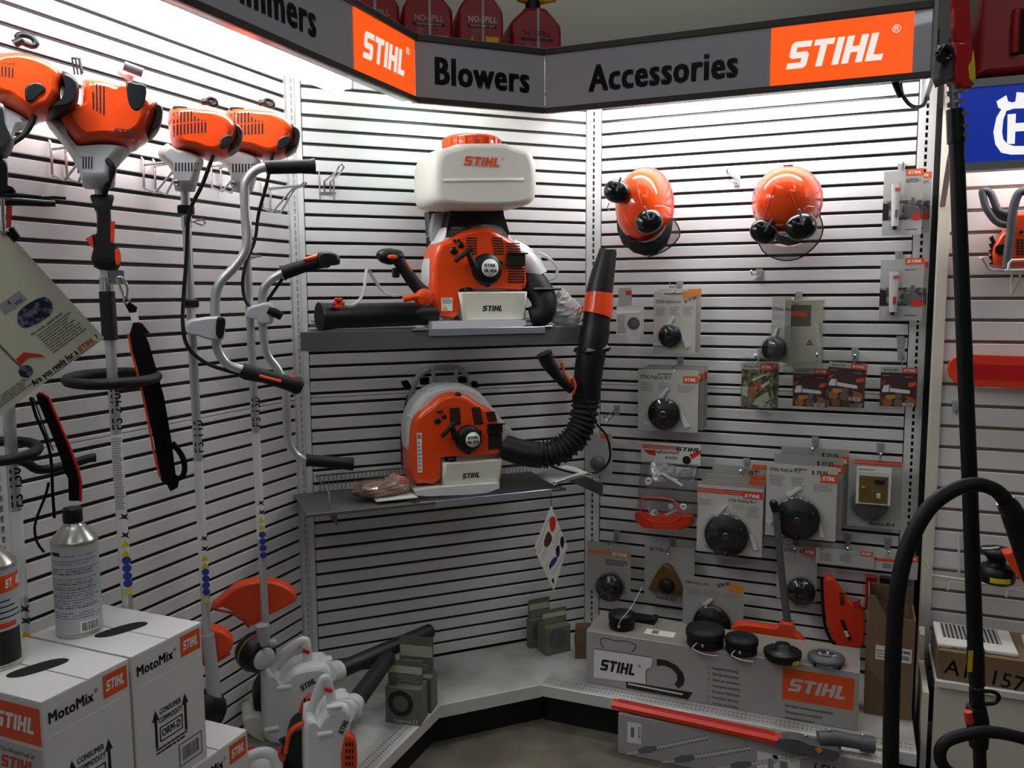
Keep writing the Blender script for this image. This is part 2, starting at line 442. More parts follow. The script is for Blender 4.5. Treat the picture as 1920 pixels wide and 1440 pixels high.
# base decks with folded front lip and black kick plate
DK = .555; ZD = .16
def deck(name, wall, u0, u1):
    o = struct(MB().box(u0, u1, -DK, 0, ZD - .012, ZD, b=.0015).build(name, 'deck_white', None, at(wall, 0, 0), (0, 0, WALL[wall][2])))
    MB().box(u0, u1, -DK - .004, -DK + .008, ZD - .045, ZD + .0005, b=.002).build('front_lip', 'lip_white', o)
    MB().box(u0, u1, -.515, -.50, 0, ZD - .04).build('kick_plate', 'kick_black', o)
    b = MB(); du = .0145; u = u0 + .012
    while u < u1 - .01:
        for d in (DK - .028, DK - .052):
            b.add([(u + .0031*math.cos(2*PI*j/6), -d + .0031*math.sin(2*PI*j/6), ZD + .0005) for j in range(6)], [list(range(6))])
        u += du
    b.build('perforations', 'black_hole', o, stuff=True)
    return o
deck('trim_2', 'L', -2.4, 0.0)
deck('trim_3', 'R', 0.0, 1.29)
fl, fr = at('L', 0, 0, DK), at('R', 0, 0, DK); bl, br = at('C', 0, 0), at('R', 0, 0)
kl, kr = at('L', 0, 0, .50), at('R', 0, 0, .50)
def poly_slab(pts, z0, z1):
    b = MB(); n = len(pts); b.add([(p.x, p.y, z0) for p in pts] + [(p.x, p.y, z1) for p in pts],
        [list(range(n))[::-1], [n + i for i in range(n)]] + [(i, (i + 1) % n, n + (i + 1) % n, n + i) for i in range(n)]); return b
dc = struct(poly_slab([fl, fr, br, bl], ZD - .012, ZD - .0006).build('trim_4', 'deck_white'))
nv = Vector((.3827, -.9239, 0))
poly_slab([fl + nv*.006, fr + nv*.006, fr - nv*.006, fl - nv*.006], ZD - .047, ZD).build('front_lip', 'lip_white', dc)
poly_slab([kl, kr, kr - nv*.012, kl - nv*.012], 0, ZD - .04).build('kick_plate', 'kick_black', dc)

# ---------------------------------------------------------------- lit header signs above the panels
ZS0, ZS1, DS = 2.29, 2.495, .50
def header(name, label, wall, u0, u1, text_s, tx, tw, lg=None, d=DS):
    t = thing(name, label, 'sign', wall, 0, 0, d)
    lg0, lg1 = lg if lg else (u1, u1)
    MB().box(u0, u1, 0, .05, ZS0, ZS1).build('sign_panel', 'sign_grey', t)
    MB().box(u0, u1, -.010, .004, ZS1 - .012, ZS1 + .010, b=.002).build('frame_rail', 'frame_bronze', t)
    MB().box(u0, u1, -.010, .004, ZS0 - .010, ZS0 + .010, b=.002).build('frame_rail', 'frame_bronze', t)
    b = MB(); b.box(u0, u1, .05, .47, ZS1 - .012, ZS1); b.build('canopy_top', 'canopy_under', t)
    if text_s: text(text_s, .126, 'sign_letter', t, tx, (ZS0 + ZS1)/2 - .012, -.0012, .044, tw*.88)
    if lg:
        MB().box(lg0, lg1, -.004, 0, ZS0 + .012, ZS1 - .014).build('logo_panel', 'logo_lit', t)
        logo(t, (lg0 + lg1)/2 - (.01), (ZS0 + ZS1)/2 - .004, -.0052, (lg1 - lg0)*.72, .082, 'logo_lit_white')
        text('®', .034, 'logo_lit_white', t, lg1 - .048, ZS1 - .062, -.0052, 0)
    return t
hl = header('header_sign', 'grey header sign ending in letters mers with lit orange logo', 'L', -1.9, 0.0, 'Trimmers', -.765, .86, (-.37, -.006))
hr = header('header_sign', 'grey header sign reading Accessories with lit orange logo', 'R', 0.0, 1.24, 'Accessories', .42, .86, (.775, 1.190))
hc_u = (fl - fr).length; a0, a1 = at('L', 0, 0, DS), at('R', 0, 0, DS)
hc = thing('header_sign', 'short grey header sign reading Blowers between the two longer ones', 'sign'); hc.location = a0; hc.rotation_euler = (0, 0, math.atan2(a1.y - a0.y, a1.x - a0.x))
wc = (a1 - a0).length
MB().box(.002, wc - .002, 0, .05, ZS0, ZS1).build('sign_panel', 'sign_grey', hc)
MB().box(.006, wc - .006, -.010, .004, ZS1 - .012, ZS1 + .010, b=.002).build('frame_rail', 'frame_bronze', hc)
MB().box(.006, wc - .006, -.010, .004, ZS0 - .010, ZS0 + .010, b=.002).build('frame_rail', 'frame_bronze', hc)
text('Blowers', .126, 'sign_letter', hc, wc*.505, (ZS0 + ZS1)/2 - .005, -.0012, .044, .78)
poly_slab([a0, a1, br, bl], ZS1 - .014, ZS1 - .002).build('canopy_top', 'canopy_under', hc).matrix_parent_inverse = (Matrix.Translation(hc.location) @ Matrix.Rotation(hc.rotation_euler.z, 4, 'Z')).inverted()
# end bracket of the right-hand sign
MB().box(1.241, 1.256, -.012, .42, ZS0 - .012, ZS1 + .012, b=.002).build('end_plate', 'sign_alu', hr)

MB().tube([(1.16, .05, ZS0 - .004), (1.17, .07, ZS0 - .04), (1.20, .12, ZS0 - .065), (1.235, .20, ZS0 - .05), (1.25, .3, ZS0 + .0)], .006, 8, sub=3).build('power_cable', 'black_rubber', hr)
MB().tube([(1.14, .04, ZS0 + .01), (1.165, .06, ZS0 - .045)], [.012, .010], 10).build('cable_plug', 'black_plastic', hr)
struct(MB().box(1.2985, 1.316, -.02, .03, 0, 2.28).build('gap_shadow_strip', 'kick_black', None, at('R', 0, 0), (0, 0, WALL['R'][2])))  # black strip painted in as the shadow between right upright and cream board
# fluorescent fixtures hung behind the signs
def fixture(label, wall, u0, u1, z, d, mt, n=1):
    t = thing('fluorescent_fixture', label, 'light', wall, 0, 0, d, group=None)
    MB().box(u0 - .02, u1 + .02, .028, .075, z + .018, z + .05, b=.004).build('fixture_body', 'fixture_white', t)
    for e in (u0 - .012, u1 + .012): MB().box(e - .008, e + .008, .015, .06, z - .018, z + .03, b=.003).build('lamp_holder', 'fixture_white', t)
    for i in range(n): MB().cyl((u0 + .03*i, .030 + .045*i, z - .012*i), (u1 + .03*i, .030 + .045*i, z - .012*i), .016, n=12).build('lamp_tube', mt, t)
    return t
fixture('long lit fluorescent tube under the sign above the trimmers', 'L', -1.75, -.17, 2.325, .37, 'tube_lit', 2)
fixture('fluorescent tube hidden behind the Accessories sign', 'R', .10, 1.12, 2.38, .25, 'tube_lit_right')
f3 = fixture('short greenish fluorescent tube behind the Blowers sign', 'C', .38, .62, 2.33, .34, 'tube_lit_cool')
# ---------------------------------------------------------------- measured outlines: photo point -> point on an upright plane of the place
_F, _P, _R = 1563.84, .1081, -.006
def sight(x, y):
    dx, dy = x - 960, y - 720; c, s = math.cos(_R), math.sin(_R)
    px, py = c*dx + s*dy, -s*dx + c*dy; u = -py/_F; cp, sp = math.cos(_P), math.sin(_P)
    return Vector((px/_F, cp + u*sp, u*cp - sp))
def U(wall, x, y, d=0.0):
    ox, oy, a = WALL[wall]; n = (-math.sin(a), math.cos(a)); t = (math.cos(a), math.sin(a))
    qx, qy = ox - n[0]*d, oy - n[1]*d; r = sight(x, y)
    s = (qx*n[0] + qy*n[1])/(r.x*n[0] + r.y*n[1])
    return ((r.x*s - qx)*t[0] + (r.y*s - qy)*t[1], r.z*s + CAM_H)
def frame(name, pos, ang): WALL[name] = (pos[0], pos[1], math.radians(ang))
class Tr:
    """traces outlines of one thing standing on plane `wall`; origin at photo point (x, y) at distance d out"""
    def __init__(s, wall, x, y, d): s.w = wall; s.d = d; s.u0, s.z0 = U(wall, x, y, d)
    def p(s, x, y, d=None):
        d = s.d if d is None else d
        u, z = U(s.w, x, y, d); return (u - s.u0, z - s.z0)
    def P(s, pts, d=None): return [s.p(x, y, d) for x, y in pts]
    def v(s, x, y, d=None):
        """3d local point; local y is the depth"""
        d = s.d if d is None else d
        q = s.p(x, y, d); return Vector((q[0], s.d - d, q[1]))
    def k(s, px, d=None):
        """length of px pixels near the origin"""
        return 1.0*px*(s.scale(d))
    def scale(s, d=None):
        d = s.d if d is None else d
        ox, oy, a = WALL[s.w]; yy = oy + s.u0*math.sin(a) - d*math.cos(a); return yy/_F
    def thing(s, name, label, cat, group=None, rz=0, rx=0, ry=0): return thing(name, label, cat, s.w, s.u0, s.z0, s.d, rz, rx, ry, group)
def smooth_poly(pts, n=4):
    c = len(pts); out = []
    for i in range(c):
        p0, p1, p2, p3 = [Vector(pts[(i + j - 1) % c]) for j in range(4)]
        for q in range(n):
            t = q/n; v = 0.5*((2*p1) + (p2-p0)*t + (2*p0-5*p1+4*p2-p3)*t*t + (3*p1-p0-3*p2+p3)*t**3); out.append((v.x, v.y))
    return out
def circ(cx, cz, r, n=28, rz=None): return [(cx + r*math.cos(2*PI*i/n), cz + (rz or r)*math.sin(2*PI*i/n)) for i in range(n)]
def Zs(ox, oy, k, pts): return [(ox + a/k, oy + b/k) for a, b in pts]
RXF = Matrix.Rotation(PI/2, 4, 'X')     # lathe axis z -> pointing to the viewer (-y)
# ================================================================= shelves on the centre panel
def wire_shelf(label, y_left, y_right, x_left, x_right, dfront, strip, fence_h, panel=True, sheet=None):
    u0, z = U('C', x_left, y_left, dfront); u1, z1 = U('C', x_right, y_right, dfront)
    t = thing('wire_shelf', label, 'shelf', 'C', 0, z, 0)
    W0, W1 = max(u0, -.0), u1
    b = MB()                                         # mesh floor
    y = -.03
    while y > -dfront + .01: b.box(W0 + .03, W1, y - .0012, y + .0012, -.004, -.0015); y -= .012
    b.build('shelf_wires', 'wire_dull', t, stuff=True)
    b = MB(); u = W0 + .03
    while u < W1: b.box(u - .0013, u + .0013, -dfront + .004, -.008, -.008, -.004); u += .035
    b.build('cross_wires', 'wire_dull', t, stuff=True)
    if panel: MB().box(u0, W1, -dfront, -dfront + .004, -.062, .002, b=.001).build('front_panel', 'shelf_grey', t)
    else: MB().box(u0, W1, -dfront, -dfront + .004, -.010, .001, b=.001).build('front_edge', 'wire_dull', t)
    if sheet: MB().box(u0 + .002, U('C', sheet, y_left, dfront)[0], -dfront + .004, -.045, -.002, .0005).build('shelf_sheet', 'shelf_grey', t)
    s0 = U('C', strip[0], strip[2], dfront)[0]; s1 = U('C', strip[1], strip[2], dfront)[0]
    MB().box(s0, s1, -dfront - .006, -dfront - .001, -.022, .003, b=.001).build('price_strip', 'strip_silver', t)
    MB().tube([(s0 - .06, -dfront - .004, .002), (s0, -dfront - .004, .002)], .004, 8).build('strip_end', 'chrome', t)
    MB().tube([(s1, -dfront - .004, .002), (s1 + .03, -dfront - .004, .002)], .004, 8).build('strip_end', 'chrome', t)
    b = MB()                                         # low fence at the back
    b.tube([(W0 + .03, -dfront + .03, -.002), (W0 + .03, -dfront + .03, fence_h), (W0 + .035, -.03, fence_h), (W1, -.03, fence_h)], .003, 8)
    b.tube([(W0 + .03, -.03, fence_h*.4), (W1, -.03, fence_h*.4)], .0018, 6)
    u = W0 + .05
    while u < W1: b.tube([(u, -.03, 0), (u, -.03, fence_h)], .0014, 5); u += .016
    b.build('wire_fence', 'wire_dull', t, stuff=True)
    for u in (.05, 1.08): MB().prism([(u - .002, -.002), (u + .002, -.002), (u + .002, -.05), (u - .002, -.05)], -dfront + .01, 0).build('bracket', 'shelf_grey', t)
    return t, z
sh1, ZSH1 = wire_shelf('upper wire shelf with grey front panel under the white-tank sprayer', 624, 612, 563, 1088, .33, (803, 1021, 616), .028)
sh2, ZSH2 = wire_shelf('lower wire shelf with grey front panel under the backpack blower', 966, 912, 574, 1062, .36, (815, 1035, 930), .06, False, 775)

def vents(b, T, rows, d, m=0):
    for x0, x1, y, h in rows:
        q0, q1 = T.p(x0, y, d), T.p(x1, y + h, d); yy = T.d - d
        b.box(q0[0], q1[0], yy - .0006, yy + .004, q1[1], q0[1], m)

def backpack_engine(T, t, k, ox, oy, D, shroud, starter, sr, disc, dr, name_txt, ventrows, tank, cap, tank_lab, knob, pull, badge_px):
    """orange shroud with louvres, recoil starter, choke knobs and translucent fuel tank of a backpack machine"""
    sh = MB().dome_prism(smooth_poly(T.P(Zs(ox, oy, k, shroud), D), 3), T.d - D, T.d - D + .13, .028, 4).build('engine_shroud', 'orange', t)
    b = MB(); vents(b, T, [(ox + a/k, ox + c/k, oy + e/k, 2.4) for a, c, e in ventrows], D + .0015); b.build('cooling_louvres', 'black_hole', sh, stuff=True)
    # recoil starter
    c = T.v(*Zs(ox, oy, k, [starter])[0], D); R = T.k(sr/k)
    st = MB().lathe([(R, -.02), (R, .012), (R*.9, .020), (R*.5, .024), (R*.01, .024)], 32, M=Matrix.Translation(c) @ RXF).build('starter_cover', 'black_plastic', t)
    b = MB()
    for a in (.5, PI - .5, -PI/2): b.lathe([(R*.13, 0), (R*.13, .016), (.001, .016)], 10, M=Matrix.Translation(c + Vector((R*1.02*math.cos(a), 0, R*1.02*math.sin(a)))) @ RXF)
    b.build('screw_boss', 'black_plastic', st, stuff=True)
    dd = T.v(*Zs(ox, oy, k, [disc])[0], D); r2 = T.k(dr/k)
    MB().lathe([(r2, -.002), (r2, .0008), (.0005, .0008)], 32, M=Matrix.Translation((dd.x, c.y - .0245, dd.z)) @ RXF).build('name_plate', 'ink_white', st)
    logo(st, dd.x, dd.z + r2*.28, c.y - .0262, r2*1.5, r2*.36, 'ink_black')
    text(name_txt, r2*.50, 'ink_black', st, dd.x, dd.z - r2*.33, c.y - .0262, .04)
    # pull handle
    q = T.P(Zs(ox, oy, k, pull), D); b = MB()
    b.tube([(q[0][0], T.d - D - .03, q[0][1]), (q[1][0], T.d - D - .03, q[1][1])], .0085, 10); b.tube([((q[0][0]*.25 + q[1][0]*.75), T.d - D - .028, (q[0][1]*.25 + q[1][1]*.75)), (q[2][0], T.d - D - .012, q[2][1])], [.009, .013], 10)
    b.build('pull_handle', 'black_rubber', t)
    b = MB()
    for (a, e, r) in knob: v = T.v(ox + a/k, oy + e/k, D); b.lathe([(T.k(r/k), -.004), (T.k(r/k), .005), (T.k(r/k)*.6, .007), (.0005, .007)], 14, M=Matrix.Translation(v) @ RXF)
    b.build('choke_knob', 'black_gloss', t, stuff=True)
    # fuel tank
    ft = MB().dome_prism(T.P(Zs(ox, oy, k, tank), D + .012), T.d - D - .012, T.d - D + .11, .014, 3).build('fuel_tank', 'tank_cream', t)
    z_ = T.v(*Zs(ox, oy, k, [tank_lab[:2]])[0], D + .012); logo(ft, z_.x, z_.z, z_.y - .0008, T.k(tank_lab[2]/k), T.k(tank_lab[3]/k), 'ink_black')
    q = T.v(*Zs(ox, oy, k, [cap[:2]])[0], D + .004)
    MB().lathe([(T.k(cap[2]/k), 0), (T.k(cap[2]/k), T.k(cap[3]/k)), (T.k(cap[2]/k)*.8, T.k(cap[3]/k)*1.1), (.001, T.k(cap[3]/k)*1.1)], 18, M=Matrix.Translation(q + Vector((0, .03, 0)))).build('tank_cap', 'black_plastic', ft)
    # black switch box at the right of the shroud
    q0, q1 = T.P(Zs(ox, oy, k, badge_px), D); b = MB(); yy = T.d - D
    b.box(q0[0], q1[0], yy - .014, yy + .004, q1[1], q0[1], 0, b=.003); b.box(q0[0] - .002, q1[0] + .008, yy - .018, yy - .012, q0[1] - .004, q0[1] + .001, 0)
    b.build('filter_latch', 'black_plastic', t)

# ---------------------------------------------------------------- mist blower with white tank
T = Tr('C', 900, 614, .30); K, OX, OY = 3.2727, 740, 220
sr = T.thing('mist_blower', 'backpack mist blower with big white tank on the upper wire shelf', 'sprayer')
Z = lambda pts: Zs(OX, OY, K, pts)
tank = smooth_poly(T.P(Z([(125,300),(150,240),(200,214),(300,196),(335,182),(490,180),(645,182),(690,206),(800,230),(836,272),(852,345),(854,440),(848,500),(832,534),(790,556),(690,572),(500,574),(340,572),(200,562),(146,542),(124,490),(119,400)]), .235), 2)
_cx = sum(p[0] for p in tank)/len(tank); tank = [(_cx - .004 + (x - _cx)*.90, z) for x, z in tank]
def tank_body(poly, y0, y1, cz):
    n = len(poly); cx = sum(p[0] for p in poly)/n; rings = []
    for s in range(19):
        a = -PI/2 + PI*s/18; kk = 1 - .20*(1 - math.cos(a))**1.6; y = (y0 + y1)/2 + (y1 - y0)/2*math.sin(a)
        rings.append([(cx + (x - cx)*kk, y, cz + (z - cz)*kk) for x, z in poly])
    return rings
cz = T.p(*Z([(490, 390)])[0], .27)[1]
b = MB(); rg = tank_body(tank, -.06, .19, cz); b.ring_loft(rg, 0, True, True); tk = b.build('spray_tank', 'tank_white', sr)
# moulded waist groove
q0, q1 = T.p(*Z([(190, 405)])[0], .27), T.p(*Z([(790, 405)])[0], .27)
MB().tube([(q0[0], -.035, q0[1]), (q0[0] + .04, -.061, q0[1]), (q1[0] - .04, -.061, q1[1]), (q1[0], -.035, q1[1])], .006, 8, flat=.5).build('moulded_rib', 'tank_white', tk)
g = T.v(*Z([(518, 280)])[0], .33); logo(tk, g.x, g.z, -.0640, T.k(236/K, .33), T.k(54/K, .33), 'ink_orange'); text('®', .014, 'ink_orange', tk, g.x + T.k(128/K, .33), g.z + .012, -.0640, 0)
c = T.v(*Z([(473, 190)])[0], .22); R = T.k(172/K, .22)
cap = MB(); cap.lathe([(R*.96, -.012), (R, .0), (R*.99, .026), (R*.92, .036), (R*.3, .040), (.001, .040)], 40, M=Matrix.Translation(c)).build('tank_lid', 'orange', tk)
b = MB()
for i in range(22): a = 2*PI*i/22; b.box(-.004, .004, R - .004, R + .004, .0, .028, 0, .001, M=Matrix.Translation(c) @ Matrix.Rotation(a, 4, 'Z'))
b.build('lid_ribs', 'orange_dull', tk, stuff=True)
MB().prism(T.P(Z([(345, 545), (660, 545), (668, 600), (700, 705), (690, 740), (310, 740), (325, 650), (340, 600)]), .22), .075, .18).build('tank_mount', 'black_plastic', sr)
MB().prism(T.P(Z([(205, 578), (330, 570), (330, 660), (320, 700), (280, 720), (215, 722)]), .10), .19, .25).build('back_frame', 'grey_dark', sr)
MB().prism(T.P(Z([(240, 590), (335, 580), (330, 700), (230, 760), (222, 700)]), .14), .15, .19).build('back_plate', 'grey_plastic', sr)
MB().prism(T.P(Z([(222, 730), (320, 700), (330, 780), (240, 900), (215, 1000), (222, 820)]), .10), .19, .26).build('back_pad', 'black_plastic', sr)
# fan housing and outlet
MB().dome_prism(smooth_poly(T.P(Z([(335, 655), (420, 660), (480, 640), (560, 640), (660, 655), (720, 740), (820, 850), (932, 978), (900, 1010), (820, 1045), (700, 1200), (400, 1220), (260, 1200), (215, 1060), (207, 940), (230, 830), (280, 740)]), .22), 2), .075, .17, .02, 3).build('fan_housing', 'white_plastic', sr)
backpack_engine(T, sr, K, OX, OY, .26,
    [(335,748),(392,718),(440,690),(520,672),(600,680),(660,714),(740,760),(782,800),(802,880),(818,1050),(640,1052),(470,1055),(400,1062),(378,1100),(378,1228),(310,1228),(240,1220),(232,1000),(242,850),(272,775)],
    (563, 932), 97, (571, 925), 55, 'SR 450',
    [(440, 505, y) for y in (737, 753, 769, 785, 801, 817, 833)] + [(598 + i*2, 662 + i*2, 737 + i*16) for i in range(7)] + [(682 + i*2, 766 + i*3, 770 + i*16) for i in range(4)] + [(696, 800, 925 + i*16) for i in range(6)],
    [(393, 1072), (820, 1068), (806, 1246), (430, 1250)], (455, 1068, 42, 25), (602, 1172, 140, 34),
    [(405, 785, 20), (362, 820, 24), (366, 757, 10), (390, 753, 10)], [(355, 885), (455, 808), (485, 925)], [(685, 832), (795, 915)])
q = T.P(Z([(285, 1108), (355, 1188)]), .26)
sticker = MB().box(q[0][0], q[1][0], .0385, .0393, q[1][1], q[0][1]).build('warning_sticker', 'ink_white', sr)
MB().prism([(q[0][0] + .004, q[1][1] + .004), (q[0][0] + .026, q[1][1] + .004), (q[0][0] + .015, q[1][1] + .022)], .0378, .0384).build('warning_sign', 'ink_yellow', sticker)
lines(sticker, q[0][0] + .004, q[1][0] - .002, (q[0][1]*.55 + q[1][1]*.45), q[0][1] - .002, 5, 'ink_faint', .0380)
q = T.P(Z([(222, 945), (252, 1130)]), .25)
sk = MB().box(q[0][0] + .006, q[1][0] + .006, .052, .053, q[1][1], q[0][1]).build('warning_sticker', 'ink_white', sr); lines(sk, q[0][0] + .009, q[1][0] + .003, q[1][1] + .004, q[0][1] - .004, 8, 'ink_blue', .0515)
MB().prism(T.P(Z([(230, 1252), (805, 1246), (805, 1272), (770, 1298), (232, 1304)]), .30), 0, .22).build('base_plate', 'white_plastic', sr)
# black outlet elbow on the right
e = [T.v(*Z([a])[0], dd) for a, dd in [((800, 960), .19), ((870, 1040), .23), ((915, 1120), .26), ((905, 1205), .27), ((840, 1235), .26)]]
MB().tube(e, [.05, .052, .050, .045, .044], 18, sub=4).build('outlet_elbow', 'black_rubber', sr)
e = [T.v(*Z([a])[0], dd) for a, dd in [((700, 860), .17), ((800, 900), .19), ((868, 990), .21)]]
MB().tube(e, [.075, .062, .05], 20, sub=3).build('outlet_cone', 'white_plastic', sr)
e = [T.v(*Z([a])[0], dd) for a, dd in [((815, 832), .22), ((880, 832), .23), ((950, 868), .24), ((996, 925), .24), ((985, 980), .24), ((935, 1000), .23)]]
MB().tube(e, .0065, 8, sub=4).build('clear_hose', 'clear_tube', sr)
# spray tube to the left with control handle
K2, X2, Y2 = 6.4, 560, 440; Z2 = lambda pts: Zs(X2, Y2, K2, pts)
a0, a1 = T.v(*Z2([(245, 985)])[0], .30), T.v(*Z2([(1630, 945)])[0], .22)
ax = (a1 - a0)
st = MB().tube([a0, a0 + ax*.02, a0 + ax*.10, a0 + ax*.12, a0 + ax*.5, a1], [.049, .0465, .0455, .042, .043, .041], 24).build('spray_tube', 'black_plastic', sr)
dn = ax.normalized()
MB().cyl(a0 - dn*.0006, a0 + dn*.002, .043, n=24).build('tube_mouth', 'black_hole', st)
c = T.v(*Z2([(478, 825)])[0], .33); b = MB()
for i in range(6):
    a = 2*PI*i/6; b.lathe([(.008, -.005), (.008, .006), (.004, .008)], 10, M=Matrix.Translation(c + Vector((.013*math.cos(a), 0, .013*math.sin(a)))) @ RXF)
b.lathe([(.012, -.006), (.012, .004), (.006, .004)], 14, M=Matrix.Translation(c) @ RXF); b.build('dosing_knob', 'red_cover', sr)
e = [T.v(*Z2([a])[0], dd) for a, dd in [((550, 840), .32), ((640, 845), .32), ((740, 770), .31), ((790, 620), .30), ((800, 500), .29), ((815, 425), .28), ((850, 440), .26), ((920, 560), .25), ((1020, 680), .25), ((1120, 725), .26), ((1210, 725), .27)]]
MB().tube(e, .0058, 8, sub=4).build('clear_hose', 'clear_tube', sr)
hd = MB().tube([T.v(*Z2([(1500, 700)])[0], .27), T.v(*Z2([(1400, 600)])[0], .28), T.v(*Z2([(1260, 400)])[0], .29), T.v(*Z2([(1180, 280)])[0], .29)], [.026, .024, .022, .024], 14, sub=3, flat=.8).build('control_handle', 'black_rubber', sr)
MB().tube([T.v(*Z2([(955, 262)])[0], .30), T.v(*Z2([(1000, 255)])[0], .295), T.v(*Z2([(1090, 262)])[0], .29), T.v(*Z2([(1200, 262)])[0], .285), T.v(*Z2([(1228, 262)])[0], .28)], [.012, .024, .029, .024, .012], 16, sub=3).build('handle_head', 'black_plastic', hd)
v = T.v(*Z2([(1128, 268)])[0], .335); MB().ball(v, (.018, .006, .008)).build('throttle_switch', 'orange', hd)
MB().tube([T.v(*Z2([(1275, 320)])[0], .30), T.v(*Z2([(1345, 435)])[0], .295)], .006, 8).build('trigger', 'orange', hd)
MB().box(-.012, .012, -.012, .012, -.022, .012, b=.004).build('lever_block', 'black_plastic', hd, T.v(*Z2([(1165, 440)])[0], .29))
b = MB(); v = T.v(*Z2([(1500, 750)])[0], .30); b.lathe([(.030, -.03), (.030, .012), (.024, .018), (.004, .018)], 20, M=Matrix.Translation(v) @ RXF)
b.tube([v, T.v(*Z2([(1400, 745)])[0], .31), T.v(*Z2([(1255, 772)])[0], .31)], [.018, .011, .012], 12); b.build('tube_clamp', 'orange', sr)

# ---------------------------------------------------------------- backpack blower on the lower shelf
T = Tr('C', 860, 928, .30); K, OX, OY = 3.2, 560, 660
br_ = T.thing('backpack_blower', 'orange and white backpack blower with black upward tube on the lower shelf', 'blower')
Z = lambda pts: Zs(OX, OY, K, pts)
b = MB(); pth = [T.v(*Z([a])[0], .11) for a in [(700, 830), (655, 700), (645, 560), (655, 400), (680, 230), (720, 145), (800, 97), (880, 92), (960, 97), (1005, 145), (1022, 215)]]
b.tube(pth, .011, 10, sub=3); fr_ = b.build('carry_frame', 'grey_plastic', br_)
b = MB(); b.tube([T.v(*Z([a])[0], .12) for a in [(800, 97), (812, 150), (830, 178), (930, 172), (945, 140), (950, 97)]], .008, 8, sub=2); b.build('carry_handle', 'grey_plastic', fr_)
MB().prism(T.P(Z([(690, 250), (780, 232), (960, 190), (1010, 200), (1020, 230), (900, 300), (700, 400), (665, 330)]), .09), .20, .235).build('back_plate', 'grey_plastic', br_)
MB().prism(T.P(Z([(665, 265), (780, 228), (770, 300), (700, 420), (660, 560), (655, 700), (630, 690), (625, 520), (640, 380)]), .08), .22, .26).build('back_pad', 'black_plastic', br_)
for a in [((620, 180), (650, 170), (670, 210), (640, 225)), ((1035, 185), (1060, 175), (1075, 205), (1050, 215)), ((735, 155), (775, 150), (775, 190), (735, 195)), ((965, 150), (1000, 145), (1000, 180), (965, 185))]:
    MB().prism(T.P(Z(a), .10), .18, .22).build('strap_buckle', 'strap_black', br_)
hs = smooth_poly(T.P(Z([(930, 193), (1010, 200), (1090, 240), (1160, 320), (1230, 410), (1312, 500), (1290, 525), (1240, 552), (1180, 700), (1000, 780), (820, 780), (720, 720), (670, 620), (652, 480), (672, 360), (740, 260), (830, 205)]), .23), 2)
MB().dome_prism(hs, .065, .16, .025, 3).build('fan_housing', 'white_plastic', br_)
b = MB()
for a in [(665, 385), (668, 585), (790, 232), (965, 195)]: b.lathe([(.006, -.02), (.006, .01), (.002, .012)], 10, M=Matrix.Translation(T.v(*Z([a])[0], .22)) @ RXF)
b.build('screw_boss', 'white_plastic', br_, stuff=True)
backpack_engine(T, br_, K, OX, OY, .27,
    [(690,440),(722,372),(790,322),(850,266),(930,245),(1010,256),(1100,312),(1172,352),(1202,402),(1224,550),(1228,614),(1100,624),(960,634),(850,642),(838,690),(836,790),(760,796),(700,790),(684,700),(682,540)],
    (1015, 518), 84, (1032, 520), 47, 'BR 450',
    [(905 + i, 968 + i, 337 + i*15) for i in range(7)] + [(1036 + i*3, 1090 + i*3, 334 + i*15) for i in range(7)] + [(1124 + i*4, 1178 + i*4, 360 + i*15) for i in range(4)] + [(1138, 1220, 496 + i*15) for i in range(6)],
    [(870, 668), (980, 664), (1228, 642), (1214, 786), (960, 812), (872, 806)], (926, 660, 36, 25), (1036, 740, 118, 32),
    [(872, 388, 15), (832, 413, 20), (836, 358, 9), (856, 356, 9)], [(842, 500), (925, 412), (935, 515)], [(1130, 432), (1218, 485)])
MB().lathe([(.012, 0), (.012, .006), (.002, .007)], 14, M=Matrix.Translation(T.v(*Z([(955, 258)])[0], .26)) @ RXF).build('shroud_screw', 'black_plastic', br_)
q = T.P(Z([(686, 485), (728, 720)]), .262)
sk = MB().box(q[0][0] + .012, q[1][0] + .006, .0286, .0294, q[1][1], q[0][1]).build('warning_sticker', 'ink_white', br_); lines(sk, q[0][0] + .015, q[1][0] + .003, q[1][1] + .004, q[0][1] - .03, 8, 'ink_faint', .0282)
lines(sk, q[0][0] + .015, q[1][0] + .003, q[0][1] - .022, q[0][1] - .006, 2, 'ink_blue', .0282, fill=.8)
MB().prism(T.P(Z([(700, 832), (860, 812), (1205, 786), (1205, 818), (1110, 852), (780, 866), (708, 862)]), .30), 0, .2).build('base_plate', 'white_plastic', br_)
# tube: elbow, pleated bend, straight tube, orange ring, nozzle
pp = [((945, 838), .24, .047), ((985, 850), .28, .050), ((1018, 853), .31, .051)]
MB().tube([T.v(x, y, d) for x, y, d in [p[:2] + (p[1],) for p in pp]] if False else [T.v(a[0], a[1], d) for a, d, r in pp], [r for a, d, r in pp], 20, sub=4).build('tube_elbow', 'black_plastic', br_)
pp = [((1015, 853), .31), ((1048, 845), .33), ((1078, 820), .345), ((1094, 785), .35), ((1098, 745), .35)]
ctl = [T.v(a[0], a[1], d) for a, d in pp]; Q = []
for i in range(len(ctl) - 1):
    p0, p1, p2, p3 = ctl[max(i-1, 0)], ctl[i], ctl[i+1], ctl[min(i+2, len(ctl)-1)]
    for s in range(16):
        t = s/16; Q.append(0.5*((2*p1) + (p2-p0)*t + (2*p0-5*p1+4*p2-p3)*t*t + (3*p1-p0-3*p2+p3)*t**3))
Q.append(ctl[-1])
MB().tube(Q, [.0450 + (.0095 if (i % 4) in (0, 1) else 0) for i in range(len(Q))], 22).build('pleated_hose', 'black_rubber', br_)
